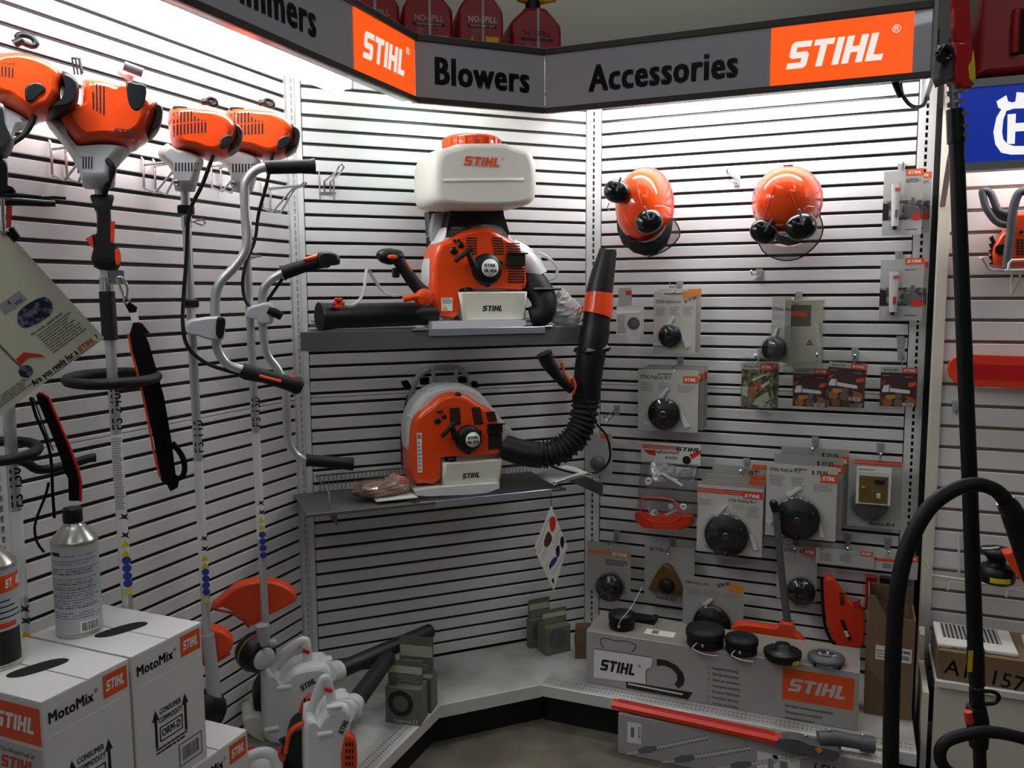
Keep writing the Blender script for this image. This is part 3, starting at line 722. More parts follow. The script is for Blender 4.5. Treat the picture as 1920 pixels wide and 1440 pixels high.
bt = MB().tube([T.v(1098, 755, .35), T.v(1104, 690, .355), T.v(1116, 620, .36), T.v(1117, 612, .36), T.v(1120, 580, .36)], [.052, .0545, .0555, .0515, .051], 24).build('blower_tube', 'black_plastic', br_)
MB().tube([T.v(1118, 590, .36), T.v(1121, 578, .36), T.v(1124, 548, .36)], [.0570, .0570, .0515], 24).build('tube_ring', 'orange', bt)
MB().tube([T.v(1123, 552, .36), T.v(1130, 515, .36), T.v(1140, 470, .36)], [.051, .045, .0335], 24).build('blower_nozzle', 'black_plastic', bt)
MB().cyl(T.v(1140, 470.5, .36), T.v(1140, 468, .36), .0315, n=24).build('nozzle_mouth', 'black_hole', bt)
MB().box(-.056, .056, -.056, .056, -.012, .012, b=.01).build('tube_clamp', 'black_plastic', bt, T.v(1110, 655, .355), (0, -.12, 0))
hd = MB().tube([T.v(1020, 662, .40), T.v(1028, 680, .40), T.v(1048, 708, .40), T.v(1072, 728, .39)], [.030, .027, .019, .022], 14, sub=3).build('control_handle', 'black_rubber', br_)
MB().tube([T.v(1053, 680, .405), T.v(1058, 700, .41), T.v(1070, 718, .41)], [.006, .005, .004], 8).build('trigger', 'orange', hd)
MB().tube([T.v(1074, 708, .405), T.v(1078, 722, .405), T.v(1074, 738, .405)], [.006, .008, .006], 8).build('handle_clamp', 'orange', hd)
text('STIHL', .014, 'ink_orange', hd, *[(lambda q: (q.x, q.z, q.y - .026))(T.v(1032, 672, .40))][0], .02, 1, 'CENTER', (0, 1.3, 0))
MB().tube([T.v(x, y, d) for x, y, d in [(1098, 745, .42), (1115, 790, .42), (1136, 815, .40), (1144, 845, .38), (1140, 868, .36), (1118, 886, .34), (1085, 888, .34), (1050, 880, .36), (1022, 868, .37)]], .0045, 8, sub=4).build('throttle_cable', 'black_rubber', br_)

# ---------------------------------------------------------------- loose things on the two shelves
def crumple(name, m, par, c, r, seed, nu=20, nv=12, amp=.25):
    rnd = random.Random(seed); ph = [(rnd.uniform(0, 6.3), rnd.randint(2, 5), rnd.randint(1, 4)) for _ in range(5)]; rings = []
    for i in range(nv + 1):
        t = -PI/2 + PI*i/nv; ring = []
        for j in range(nu):
            a = 2*PI*j/nu; k = 1 + amp*sum(math.sin(n_*a + p_ + m_*t*2) for p_, n_, m_ in ph)/5
            ring.append((c[0] + r[0]*k*math.cos(t)*math.cos(a), c[1] + r[1]*k*math.cos(t)*math.sin(a), c[2] + r[2]*math.sin(t)*(k if t > 0 else 1)))
        rings.append(ring)
    return MB().ring_loft(rings, 0, True, False).build(name, m, par)
T = Tr('C', 1062, 610, .26); t = T.thing('plastic_bag', 'crumpled white plastic bag on the upper shelf right of the sprayer', 'bag')
crumple('bag_body', 'foil', t, (0, .03, .055), (.075, .05, .058), 5, amp=.35); crumple('bag_fold', 'foil', t, (-.02, .02, .085), (.045, .035, .045), 8, amp=.4); crumple('bag_fold', 'foil', t, (.03, .01, .04), (.04, .03, .045), 11, amp=.4)
MB().tube([T.v(1000, 543, .30), T.v(1052, 542, .30)], [.008, .004], 10).build('tie_rod', 'black_plastic', t)
T = Tr('C', 715, 936, .28); t = T.thing('parts_bag', 'pinkish clear bag of parts lying on the lower shelf left of the blower', 'bag')
crumple('bag_body', 'bag_pink', t, (.0, .04, .030), (.095, .06, .032), 3, amp=.3); crumple('bag_end', 'bag_pink', t, (.06, .035, .040), (.055, .045, .036), 4, amp=.3); crumple('clear_wrap', 'clear_bag', t, (.015, .035, .034), (.115, .07, .040), 9, amp=.2)
lines(t, .065, .105, .05, .075, 3, 'ink_red', -.012, 'printed_mark', .5)
T = Tr('C', 745, 938, .33); t = T.thing('paper_sheet', 'cream paper sheet under the bag of parts on the lower shelf', 'paper')
r4 = rect(T, 706, 936, 782, 933) if False else (T.p(706, 936)[0], T.p(784, 934)[0]); MB().box(r4[0], r4[1], .0, .14, .0012, .003).build('sheet', 'paper_cream', t); MB().box(r4[0] + .01, r4[1] - .005, .01, .13, .0032, .0045).build('sheet', 'paper_white', t)
T = Tr('C', 1065, 900, .30); t = T.thing('leaflet_stack', 'loose white leaflets drooping over the right end of the lower shelf', 'paper')
for i, (a, dz) in enumerate(((.06, .003), (-.05, .008), (.12, .013))):
    b = MB(); n = 6; w = .10; vs = []
    for k in range(n + 1):
        x = -.10 + .21*k/n; z = .045 - .10*max(0, k/n - .55)**1.6*1.6 - .045*(1 - k/n)*.8 + dz
        vs += [(x, -.07, z - .006), (x, .07, z)]
    b.add(vs, [(2*k, 2*k + 2, 2*k + 3, 2*k + 1) for k in range(n)], 0, True); b.add([(x, y, z - .0012) for x, y, z in vs], [(2*k + 1, 2*k + 3, 2*k + 2, 2*k) for k in range(n)], 0, True); b.build('leaflet', 'paper_white', t, None, (0, 0, a))
# leaflet hung from the lower shelf
T = Tr('C', 1032, 945, .38); t = T.thing('hanging_leaflet', 'white diamond-hung product leaflet below the right of the lower shelf', 'card', rz=.30)
Dq = lambda *q: [(900 + a/3.789, 940 + b/3.789) for a, b in q]
crn = T.P(Dq((508, 30), (652, 335), (530, 640), (358, 325))); MB().prism(crn, 0, .001).build('leaflet_sheet', 'paper_white', t)
MB().tube([T.v(1034, 928, .38), T.v(1034, 948, .38)], .0012, 6).build('hanging_cord', 'strap_black', t)
for pts, m in (([(490, 130), (520, 108), (545, 130), (540, 200), (505, 215)], 'ink_red'), ([(445, 280), (480, 210), (515, 260), (490, 310), (455, 320)], 'ink_brown'), ([(590, 265), (610, 258), (622, 300), (605, 345), (585, 310)], 'ink_black'), ([(545, 345), (575, 315), (580, 380), (560, 405)], 'ink_black'), ([(500, 430), (545, 395), (560, 420), (510, 470)], 'ink_blue'), ([(490, 450), (505, 440), (505, 475), (492, 480)], 'ink_black'), ([(510, 560), (530, 550), (528, 590)], 'ink_black'), ([(360, 320), (375, 340), (368, 345)], 'ink_red')):
    MB().prism(smooth_poly(T.P(Dq(*pts)), 2), -.0006, -.0002).build('product_picture', m, t)
b = MB()
for (x0, y0), (x1, y1) in (((385, 340), (480, 130)), ((400, 360), (430, 300)), ((420, 390), (470, 320)), ((520, 300), (590, 200)), ((520, 520), (640, 360)), ((540, 330), (575, 250)), ((430, 410), (465, 360)), ((460, 470), (480, 440))):
    p0, p1 = Vector(T.p(*Dq((x0, y0))[0])), Vector(T.p(*Dq((x1, y1))[0])); n_ = Vector((-(p1 - p0).y, (p1 - p0).x)).normalized()*.0013
    b.add([(p.x, -.0004, p.y) for p in (p0 - n_, p1 - n_, p1 + n_, p0 + n_)], [(0, 1, 2, 3)])
b.build('small_print', 'ink_faint', t, stuff=True)
# foil-packed part behind the blower tube at the right corner
T = Tr('R', 1130, 838, .08); t = T.thing('blister_pack', 'grey pack with orange corner half hidden by the blower cable', 'blister pack')
r4 = (T.p(1100, 830)[0], T.p(1148, 830)[0], T.p(1120, 890)[1], T.p(1120, 812)[1]); MB().box(*r4[:2], 0, .0012, *r4[2:]).build('backing_card', 'card_grey', t); a = T.p(1134, 818); MB().box(a[0] - .018, a[0] + .02, -.0008, 0, a[1] - .009, a[1] + .009).build('logo_badge', 'ink_orange', t)
a = T.p(1122, 868); MB().lathe([(.03, 0), (.03, .02), (.02, .03), (.0005, .03)], 20, M=Matrix.Translation((a[0], -.001, a[1])) @ RXF).build('cutting_head', 'grey_dark', t)
# ================================================================= string trimmers hanging on the left panel
DT = .20
def trim_frame(key, u, ang):
    p = at('L', u, 0, DT); frame(key, (p.x, p.y), ang)
p_ = at('L', -1.262, 0, .115); frame('tB', (p_.x, p_.y), 31); trim_frame('tC', -1.030, 26); trim_frame('tD', -.752, 21); trim_frame('tE', -.510, 17)
Zq = lambda pts, dx=0, dy=0: [((a/4 + dx), (b/4 + dy)) for a, b in pts]
def slab(T, pts, d, depth, name, m, par, inset=.012, n=2, back=None):
    """rounded body with the given outline, its front at distance d and `depth` thick"""
    return MB().dome_prism(smooth_poly(T.P(pts, d), n), T.d - d, T.d - d + depth, inset, 3).build(name, m, par)
def body(T, pts, d, depth, name, m, par, n=2, squash=.35):
    """bulging body rounded at front and back"""
    pl = smooth_poly(T.P(pts, d), n); cx = sum(p[0] for p in pl)/len(pl); cz = sum(p[1] for p in pl)/len(pl); rings = []
    for s in range(15):
        a = -PI/2 + PI*s/14; k = 1 - squash*(1 - math.cos(a)); y = T.d - d + depth*(.5 + .5*math.sin(a))
        rings.append([(cx + (x - cx)*k, y, cz + (z - cz)*k) for x, z in pl])
    o = MB().ring_loft(rings, 0, True, True).build(name, m, par)
    BODY[o.name] = (pl, cx, cz, T.d - d, depth, squash); return o
BODY = {}
def on_body(o, x, z):
    """depth of the front skin of a bulging body above the outline point (x, z)"""
    pl, cx, cz, y0, depth, sq = BODY[o.name]; dx, dz = x - cx, z - cz; r = 0.0; n = len(pl)
    for i in range(n):
        ax, az = pl[i][0] - cx, pl[i][1] - cz; bx, bz = pl[(i+1) % n][0] - cx, pl[(i+1) % n][1] - cz
        ex, ez = bx - ax, bz - az; det = dx*ez - dz*ex
        if abs(det) < 1e-12: continue
        t = (ax*ez - az*ex)/det; s_ = (ax*dz - az*dx)/det
        if t > 0 and -1e-6 <= s_ <= 1 + 1e-6: r = max(r, 1/t)
    c = min(1, max(0, 1 - (1 - min(r, 1))/sq)); return y0 + depth*(.5 - .5*math.sin(math.acos(c)))
def slots(T, quads, d, name, m, par, th=.003):
    b = MB()
    host = par if par.name in BODY else None
    for q in quads:
        pp = T.P(q, d)
        if host is None: b.prism(pp, T.d - d - .0008, T.d - d + th)
        else:
            n = len(pp); f = [(x, on_body(host, x, z) - .0007, z) for x, z in pp]; g_ = [(x, y + .004, z) for x, y, z in f]
            b.add(f + g_, [list(range(n))] + [(i, (i + 1) % n, n + (i + 1) % n, n + i) for i in range(n)])
    return b.build(name, m, par, stuff=True)
def grid_slots(x0, y0, x1, y1, nx, ny, skew=0, gap=.45):
    out = []; w = (x1-x0)/nx; h = (y1-y0)/ny
    for i in range(nx):
        for j in range(ny):
            a = x0 + w*i; e = y0 + h*j + skew*i
            out.append([(a, e + h*.06), (a + w*gap, e + h*.06), (a + w*gap, e + h*.94), (a, e + h*.94)])
    return out
def shaft(T, par, top, bot, r, txt, ty, lab, name='shaft'):
    t0, t1 = T.v(*top, 0), T.v(*bot, 0)
    sh = MB().cyl(t0, t1, r, n=18).build(name, 'aluminium', par)
    def on(y, e=0):
        f = (y - top[1])/(bot[1] - top[1]); return t0 + (t1 - t0)*f
    for y0, y1, m in lab: MB().cyl(on(y0), on(y1), r + .0006, n=18).build('sticker', m, sh)
    if txt:
        c = on(ty); text(txt, .034, 'ink_black', sh, c.x + r*.45, c.z, c.y - r*.96, .012, 1, 'CENTER', (0, -PI/2, 0))
    return sh, on
def warning_marks(T, sh, on, r, ys, y_person=None):
    for y, kind in ys:
        c = on(y); s = r*.85; M = Matrix.Translation((c.x + r*.35, c.y - r - .0012, c.z))
        if kind == 't': MB().prism([(-s, -s*.8), (s, -s*.8), (0, s*.9)], 0, .0006, M=M).build('warning_sign', 'ink_yellow', sh)
        elif kind == 'c': MB().prism(circ(0, 0, s, 14), 0, .0006, M=M).build('warning_sign', 'ink_blue', sh)
        else:
            MB().prism([(-s, -s*.3), (-s*.3, s*.2), (-s*.6, s), (s*.2, s*.5), (s, s*.9), (s*.6, 0), (s, -s*.7), (0, -s*.2)], 0, .0006, M=M).build('warning_sign', 'ink_black', sh)
def loop_ring(T, c, rx, ry, r, name, par, tilt=0, m='black_rubber'):
    pts = []
    for i in range(20):
        a = 2*PI*i/20; pts.append(Vector((c.x + rx*math.cos(a), c.y + ry*math.sin(a), c.z + tilt*math.sin(a))))
    return MB().tube(pts, r, 10, closed=True).build(name, m, par)

# --- FS 240 R: large engine, pistol control grip, loop handle
T = Tr('tC', 190, 345, 0)
tc_ = T.thing('string_trimmer', 'largest orange trimmer with FS 240R on its shaft and a straight pistol grip', 'trimmer', 'trimmers hanging on the left panel')
E_ = lambda *p: Zq(p)
eng = body(T, E_((600, 562), (640, 547), (720, 552), (800, 566), (870, 592), (925, 590), (965, 562), (1045, 592), (1120, 680), (1185, 742), (1195, 850), (1170, 930), (1120, 1012), (1060, 1050), (1000, 1086), (800, 1068), (690, 1074), (575, 1088), (505, 1042), (440, 960), (410, 900), (415, 835), (480, 800), (580, 770), (600, 680)), .10, .20, 'engine_cover', 'orange', tc_)
slots(T, [Zq(q) for q in grid_slots(692, 615, 800, 740, 4, 1, 8)] + [Zq(q) for q in grid_slots(695, 705, 800, 830, 4, 1, 14)], .099, 'cooling_slots', 'black_hole', eng, .02)
slots(T, [Zq(q) for q in grid_slots(420, 845, 600, 890, 9, 1, -8)], .085, 'cooling_slots', 'black_hole', eng, .03)
slab(T, E_((945, 605), (1020, 620), (1098, 642), (1088, 755), (1050, 825), (1010, 832), (975, 800), (952, 730)), .102, .05, 'filter_cover', 'black_plastic', eng, .006)
body(T, E_((1165, 735), (1228, 775), (1226, 880), (1190, 962), (1120, 1012), (1150, 930), (1180, 840)), .085, .15, 'starter_end', 'black_plastic', eng)
body(T, E_((325, 842), (400, 848), (440, 950), (520, 1046), (575, 1086), (800, 1070), (985, 1088), (940, 1160), (880, 1230), (868, 1330), (842, 1386), (632, 1386), (610, 1320), (560, 1200), (500, 1095), (400, 965), (345, 900)), .075, .15, 'clutch_housing', 'cast_grey', tc_); ch_ = [o for o in tc_.children if o.name.startswith('clutch_housing')][0]
slots(T, [Zq(q) for q in grid_slots(575, 1168, 705, 1272, 6, 1, 0)], .078, 'cooling_slots', 'black_hole', ch_, .03)
MB().tube([T.v(*E_((915, 530))[0], .02), T.v(*E_((950, 560))[0], .03), T.v(*E_((1000, 590))[0], .03)], .012, 10).build('starter_housing', 'grey_plastic', eng)
MB().tube([T.v(*E_((930, 492))[0], .06), T.v(*E_((1070, 548))[0], .06)], .011, 10).build('starter_grip', 'grey_dark', eng)
for x in (540, 565, 590): MB().tube([T.v(*E_((x, 435))[0], .02), T.v(*E_((x + 20, 560))[0], .02)], .0022, 6).build('guard_bar', 'black_plastic', eng)
MB().tube([T.v(*E_((535, 435))[0], .02), T.v(*E_((598, 440))[0], .02), T.v(*E_((618, 550))[0], .02)], .003, 6).build('guard_bar', 'black_plastic', eng)
v = T.v(*E_((945, 990))[0], .10); logo(eng, v.x, v.z, min(on_body(eng, v.x - .025, v.z), on_body(eng, v.x + .025, v.z)) - .003, .052, .012, 'ink_black')
sh, on = shaft(T, tc_, (187, 340), (254, 1368), .0128, 'FS 240R', 745, [(795, 1085, 'paper_white')], 'shaft')
lines(sh, -.012 + on(880).x, .012 + on(880).x, on(935).z, on(800).z, 30, 'ink_faint', on(870).y - .0140, fill=.4)
warning_marks(T, sh, on, .0128, [(950, 'p'), (985, 'p'), (1000, 't'), (1018, 't'), (1032, 'c'), (1047, 'c'), (1062, 'c'), (1076, 'c'), (1090, 't')])
G_ = lambda *p: [(a/4, 340 + b/4) for a, b in p]
hg = body(T, G_((690, 88), (850, 90), (846, 130), (832, 170), (836, 300), (838, 478), (900, 512), (910, 600), (880, 668), (800, 676), (705, 640), (682, 570), (702, 490), (684, 402), (724, 382), (720, 180), (680, 122)), .032, .06, 'control_handle', 'black_rubber', tc_)
MB().prism(T.P(G_((640, 432), (690, 404), (706, 512)), .02), -.026, -.008).build('trigger_lock', 'orange_dull', hg)
MB().prism(T.P(G_((822, 300), (863, 302), (856, 478), (830, 480)), .02), -.028, -.01).build('trigger', 'orange_dull', hg)
slab(T, G_((862, 512), (890, 515), (908, 560), (900, 620), (868, 622)), .036, .02, 'stop_switch', 'orange', hg, .003)
MB().cyl(on(340 + 678/4), on(340 + 778/4), .016, n=16).build('shaft_clamp', 'chrome', tc_)
MB().cyl(on(340 + 778/4), on(340 + 1128/4), .0185, n=18).build('foam_sleeve', 'black_rubber', tc_)
c = on(690); loop_ring(T, Vector((c.x, c.y - .03, c.z)), .10, .10, .0135, 'loop_handle', tc_, .005)
MB().tube([T.v(200, 300, .07), T.v(212, 315, .075), T.v(204, 340, .05), T.v(196, 362, .02)], .007, 8, sub=3).build('throttle_cable', 'black_rubber', tc_)
MB().box(-.02, .02, -.003, .003, -.018, .018, b=.002).build('carry_ring', 'chrome', tc_, T.v(217, 520, .02))

# harness hung on that trimmer
T = Tr('tC', 225, 522, .06)
ha = T.thing('harness', 'black shoulder harness with orange edge clipped to the largest trimmer', 'harness')
b = MB(); pts = [T.v(*p, .06) for p in G_((880, 730), (905, 720), (935, 745), (955, 800), (950, 850), (930, 860), (905, 800))]
b.tube(pts, .0032, 8, closed=True, sub=3); b.build('snap_hook', 'chrome', ha)
MB().tube([T.v(*p, .06) for p in G_((935, 860), (930, 900), (950, 920), (970, 890), (940, 860))], .003, 8, closed=True, sub=2).build('snap_swivel', 'chrome', ha)
MB().prism(T.P(G_((920, 895), (975, 905), (1030, 945), (1020, 985), (970, 985)), .055), 0, .012).build('strap_loop', 'strap_black', ha)
MB().prism(T.P(G_((972, 985), (1030, 975), (1045, 1050), (990, 1062)), .063), 0, .016).build('paper_tag', 'paper_white', ha)
J_ = lambda *p: [(a/4, 680 + b/4) for a, b in p]
pad = slab(T, G_((1000, 1062), (1050, 1058), (1090, 1150), (1120, 1220)) + J_((1160, 0), (1230, 250), (1290, 600), (1320, 850), (1350, 870), (1335, 940), (1280, 970), (1255, 925), (1210, 890), (1150, 560), (1060, 200), (1010, 0)) + G_((970, 1160),), .06, .022, 'shoulder_pad', 'strap_black', ha, .006, 1)
MB().tube([T.v(*p, .062) for p in G_((962, 1140), (985, 1280)) + J_((1010, 0), (1060, 190), (1110, 430), (1150, 650), (1200, 860))], .0045, 8, flat=.6).build('orange_edging', 'orange_dull', pad)
MB().tube([T.v(*p, .05) for p in J_((1290, 600), (1360, 690), (1385, 780), (1370, 850), (1330, 870))], .007, 8, sub=3, flat=.3).build('webbing_loop', 'strap_black', ha)
MB().tube([T.v(*p, .05) for p in G_((1050, 1070), (1110, 1140), (1060, 1130))], .005, 6, flat=.4).build('webbing_loop', 'strap_black', ha)

# --- two trimmers with bicycle handlebars, same engine
def bike_trimmer(key, dx, dy, label, stop, txt, ty, shaft_top, shaft_bot, lab, marks):
    T = Tr(key, *shaft_top, 0); t = T.thing('string_trimmer', label, 'trimmer', 'trimmers hanging on the left panel')
    e = lambda *p: Zq(p, dx, dy)
    eng = body(T, e((1252, 855), (1262, 795), (1300, 772), (1420, 777), (1500, 786), (1620, 802), (1730, 850), (1785, 920), (1800, 1000), (1775, 1090), (1720, 1140), (1620, 1172), (1520, 1145), (1430, 1112), (1315, 1092), (1275, 1010)), .085, .17, 'engine_cover', 'orange', t)
    slots(T, [Zq(q, dx, dy) for q in grid_slots(1298, 838, 1560, 1020, 10, 2, -2, .5)], .083, 'cooling_slots', 'black_hole', eng, .02)
    slab(T, e((1300, 795), (1400, 800), (1395, 825), (1310, 822)), .07, .05, 'exhaust_opening', 'black_hole', eng, .002)
    body(T, e((1765, 900), (1815, 940), (1830, 1000), (1800, 1100), (1710, 1146), (1760, 1080), (1790, 1000)), .07, .13, 'starter_end', 'black_plastic', eng)
    slab(T, e((1650, 1050), (1690, 1015), (1740, 1010), (1748, 1060), (1700, 1105), (1655, 1112)), .087, .03, 'primer_recess', 'black_plastic', eng, .004)
    ch_ = body(T, e((1185, 1105), (1250, 1052), (1310, 1092), (1430, 1118), (1530, 1180), (1505, 1260), (1470, 1400), (1440, 1418), (1312, 1410), (1300, 1300), (1250, 1200), (1190, 1158)), .06, .12, 'clutch_housing', 'cast_grey', t)
    slots(T, [Zq(q, dx, dy) for q in grid_slots(1290, 1215, 1505, 1290, 9, 1, 0, .45)], .061, 'cooling_slots', 'black_hole', ch_, .03)
    MB().lathe([(.008, 0), (.008, .008), (.004, .008), (.004, .002)], 12, M=Matrix.Translation(T.v(*e((1322, 1375))[0], .055)) @ RXF).build('clamp_screw', 'chrome', t)
    MB().tube([T.v(*e((1515, 765))[0], .04), T.v(*e((1560, 760))[0], .045), T.v(*e((1620, 785))[0], .045)], .009, 8).build('starter_grip', 'black_plastic', eng)
    MB().tube([T.v(*e(p)[0], .05) for p in ((1560, 760), (1570, 735), (1610, 745), (1625, 780), (1590, 790))], .005, 8, closed=True, sub=2).build('hanging_ring', 'black_plastic', eng)
    sh, on = shaft(T, t, shaft_top, shaft_bot, .0122, txt, ty, lab)
    warning_marks(T, sh, on, .0122, marks)
    return T, t, sh, on, e
T, td, sh, on, e = bike_trimmer('tD', 0, 0, 'orange trimmer with upright silver handlebar nearer the large trimmer', None, 'FS 110', 805, (346, 340), (388, 1190), [(852, 1085, 'paper_white')],
    [(1000, 'p'), (1020, 'p'), (1037, 't'), (1051, 't'), (1064, 'c'), (1077, 'c'), (1090, 'c'), (1103, 'c'), (1118, 't')])
H_ = lambda *p: [(320 + a/4, 300 + b/4) for a, b in p]; N_ = lambda *p: [(320 + a/4, 640 + b/4) for a, b in p]
bar = H_((720, 52), (640, 75), (575, 140), (555, 220), (562, 400), (578, 540), (560, 680), (480, 800), (385, 900), (340, 1000), (335, 1180), (345, 1330)) + N_((345, 30), (370, 100), (430, 175), (540, 215))
MB().tube([T.v(x, y, .07) for x, y in bar], .0125, 14, sub=4).build('handlebar', 'aluminium', td)
b = MB(); b.tube([T.v(*p, .07) for p in H_((712, 62), (740, 55), (1040, 48), (1080, 48))], [.021, .0185, .019, .0225], 16); b.build('rubber_grip', 'black_rubber', td)
gr = MB(); gr.tube([T.v(*p, .07) for p in N_((530, 215), (570, 232), (700, 262), (880, 312), (960, 335), (985, 345))], [.020, .022, .019, .021, .026, .018], 16); gp = gr.build('control_grip', 'black_rubber', td)
MB().tube([T.v(*p, .094) for p in N_((665, 258), (828, 302))], .0042, 8).build('trigger', 'orange', gp)
MB().tube([T.v(*p, .075) for p in N_((920, 285), (922, 262))], .009, 10).build('stop_switch', 'orange', gp)
slab(T, H_((110, 1255), (130, 1205), (210, 1190), (300, 1178), (400, 1180), (410, 1260), (395, 1345), (300, 1352), (200, 1320), (130, 1310)), .10, .09, 'bar_clamp', 'cast_grey', td, .01)
slab(T, H_((345, 1200), (370, 1175), (410, 1190), (412, 1240), (398, 1310), (370, 1342), (340, 1310)), .125, .03, 'clamp_knob', 'black_plastic', td, .006)
MB().tube([T.v(x, y, d) for x, y, d in [(400, 290, .08), (380, 345, .06), (355, 400, .04), (350, 480, .035), (344, 560, .035), (343, 610, .04), (352, 650, .05), (385, 680, .06), (430, 696, .065), (455, 700, .07)]], .0052, 8, sub=4).build('throttle_cable', 'black_rubber', td)
for y in (391, 559): c = on(y); MB().box(c.x - .022, c.x + .022, c.y - .022, c.y + .02, c.z - .012, c.z + .012, b=.004).build('cable_clip', 'black_plastic', td)
c = on(412); b = MB(); b.cyl((c.x, c.y, c.z - .014), (c.x, c.y, c.z + .014), .0145, n=14); b.tube([(c.x + .015, c.y, c.z), (c.x + .04, c.y, c.z + .008), (c.x + .05, c.y, c.z), (c.x + .04, c.y, c.z - .008)], .0035, 6, closed=True); b.build('carry_ring', 'chrome', td)

T, te, sh, on, e = bike_trimmer('tE', 107, 2, 'orange trimmer with silver handlebar next to the centre panel', None, 'FS 130', 758, (455, 325), (500, 1215), [(797, 1000, 'paper_white')],
    [(930, 'p'), (948, 'p'), (962, 't'), (976, 't'), (990, 'c'), (1003, 'c'), (1016, 'c'), (1030, 'c')])
bar = H_((845, 845), (770, 885), (710, 945), (688, 1020), (690, 1230)) + [(495, 640)] + N_((730, 110), (800, 205), (850, 310), (868, 450), (872, 640), (890, 770), (950, 860), (1030, 893))
MB().tube([T.v(x, y, .06) for x, y in bar], .0125, 14, sub=4).build('handlebar', 'aluminium', te)
gr = MB(); gr.tube([T.v(*p, .06) for p in H_((835, 850), (860, 842), (1000, 795), (1100, 765), (1180, 745))], [.024, .021, .019, .021, .024], 16); gp = gr.build('control_grip', 'black_rubber', te)
body(T, H_((1100, 700), (1140, 684), (1215, 690), (1270, 718), (1274, 780), (1200, 790), (1120, 795), (1090, 760)), .095, .06, 'grip_head', 'black_plastic', gp)
MB().tube([T.v(*p, .075) for p in H_((1000, 748), (1060, 735), (1105, 722))], [.006, .008, .009], 8).build('trigger_lock', 'orange', gp)
MB().prism(T.P(H_((1160, 780), (1205, 782), (1185, 812)), .06), -.006, .006).build('trigger', 'orange', gp)
MB().tube([T.v(*p, .06) for p in N_((1015, 893), (1040, 893), (1290, 915), (1330, 918), (1370, 920))], [.021, .0185, .0185, .020, .021], 16).build('rubber_grip', 'black_rubber', te)
slab(T, H_((555, 1155), (580, 1105), (650, 1085), (730, 1065), (775, 1100), (775, 1205), (740, 1232), (655, 1228), (650, 1195), (600, 1190), (560, 1175)), .09, .085, 'bar_clamp', 'cast_grey', te, .01)
MB().tube([T.v(*p, .10) for p in H_((730, 1125), (780, 1145), (835, 1175))], [.011, .014, .012], 10, flat=.6).build('clamp_knob', 'black_plastic', te)
MB().tube([T.v(x, y, d) for x, y, d in [(512, 285, .07), (500, 345, .05), (485, 400, .03), (478, 450, .03), (462, 490, .03), (455, 530, .035), (459, 560, .04), (468, 575, .05)]], .005, 8, sub=4).build('throttle_cable', 'black_rubber', te)
MB().tube([T.v(x, y, d) for x, y, d in [(530, 522, .05), (512, 548, .04), (500, 566, .05)]], .005, 8).build('throttle_cable', 'black_rubber', te)
c = on(470); b = MB(); b.cyl((c.x, c.y, c.z - .014), (c.x, c.y, c.z + .014), .0145, n=14); b.tube([(c.x + .014, c.y, c.z + .006), (c.x + .036, c.y, c.z + .006), (c.x + .044, c.y, c.z - .002), (c.x + .016, c.y, c.z - .008)], .0035, 6, closed=True); b.build('carry_ring', 'chrome', te)
# cutting heads with orange deflectors
def deflector(T, t, pts, lip, d):
    n = len(pts); fr = [T.v(x, y, d + .02) for x, y in pts]
    b = MB(); b.dome_prism(smooth_poly(T.P(pts, d), 3), T.d - d, T.d - d + .05, .012, 3); o = b.build('deflector', 'orange_dull', t)
    MB().tube([T.v(x, y, d - .01) for x, y in lip], .004, 6).build('deflector_rim', 'orange_deep', o)
Q_ = lambda *p: [(360 + a/3.5556, 1040 + b/3.5556) for a, b in p]
deflector(T, te, Q_((125, 360), (230, 265), (310, 210), (430, 182), (560, 188), (650, 228), (695, 270), (690, 315), (640, 345), (540, 395), (470, 420), (455, 450), (380, 480), (350, 440), (270, 385), (190, 350)), Q_((125, 360), (270, 390), (350, 445), (380, 485)), -.02)
c = T.v(*Q_((430, 655))[0], .03); tilt = Matrix.Translation(c) @ Matrix.Rotation(.55, 4, 'Z') @ Matrix.Rotation(PI/2 + .15, 4, 'X')
hd = MB(); hd.lathe([(.03, -.04), (.056, -.035), (.060, -.02), (.060, .005), (.056, .012), (.052, .03), (.04, .04), (.002, .042)], 28, M=tilt); cut = hd.build('cutting_head', 'black_plastic', te)
MB().lathe([(.0605, -.010), (.0610, -.006), (.0605, -.002)], 28, M=tilt, caps=False).build('spool_line', 'brass', cut)
MB().lathe([(.036, .041), (.034, .050), (.02, .056), (.002, .058)], 24, M=tilt).build('gear_cover', 'cast_grey', cut)
MB().tube([T.v(*p, .08) for p in Q_((470, 470), (475, 530), (490, 600))], [.02, .019, .016], 12).build('gear_head', 'grey_plastic', te)
MB().ball(T.v(*Q_((540, 590))[0], .09), .014).build('gear_knob', 'grey_plastic', te)
T = Tr('tD', 346, 340, 0)
deflector(T, td, [(380, 1250), (372, 1200), (388, 1183), (410, 1182), (428, 1192), (438, 1208), (430, 1225), (397, 1245)], [(400, 1245), (432, 1225)], -.02)
MB().tube([T.v(390, 1190, .0), T.v(398, 1260, .01), T.v(402, 1320, .03)], [.018, .018, .022], 12).build('gear_head', 'grey_plastic', td)
MB().lathe([(.05, -.03), (.056, 0), (.05, .03), (.002, .035)], 20, M=Matrix.Translation(T.v(388, 1330, .02)) @ RXF).build('cutting_head', 'black_plastic', td)

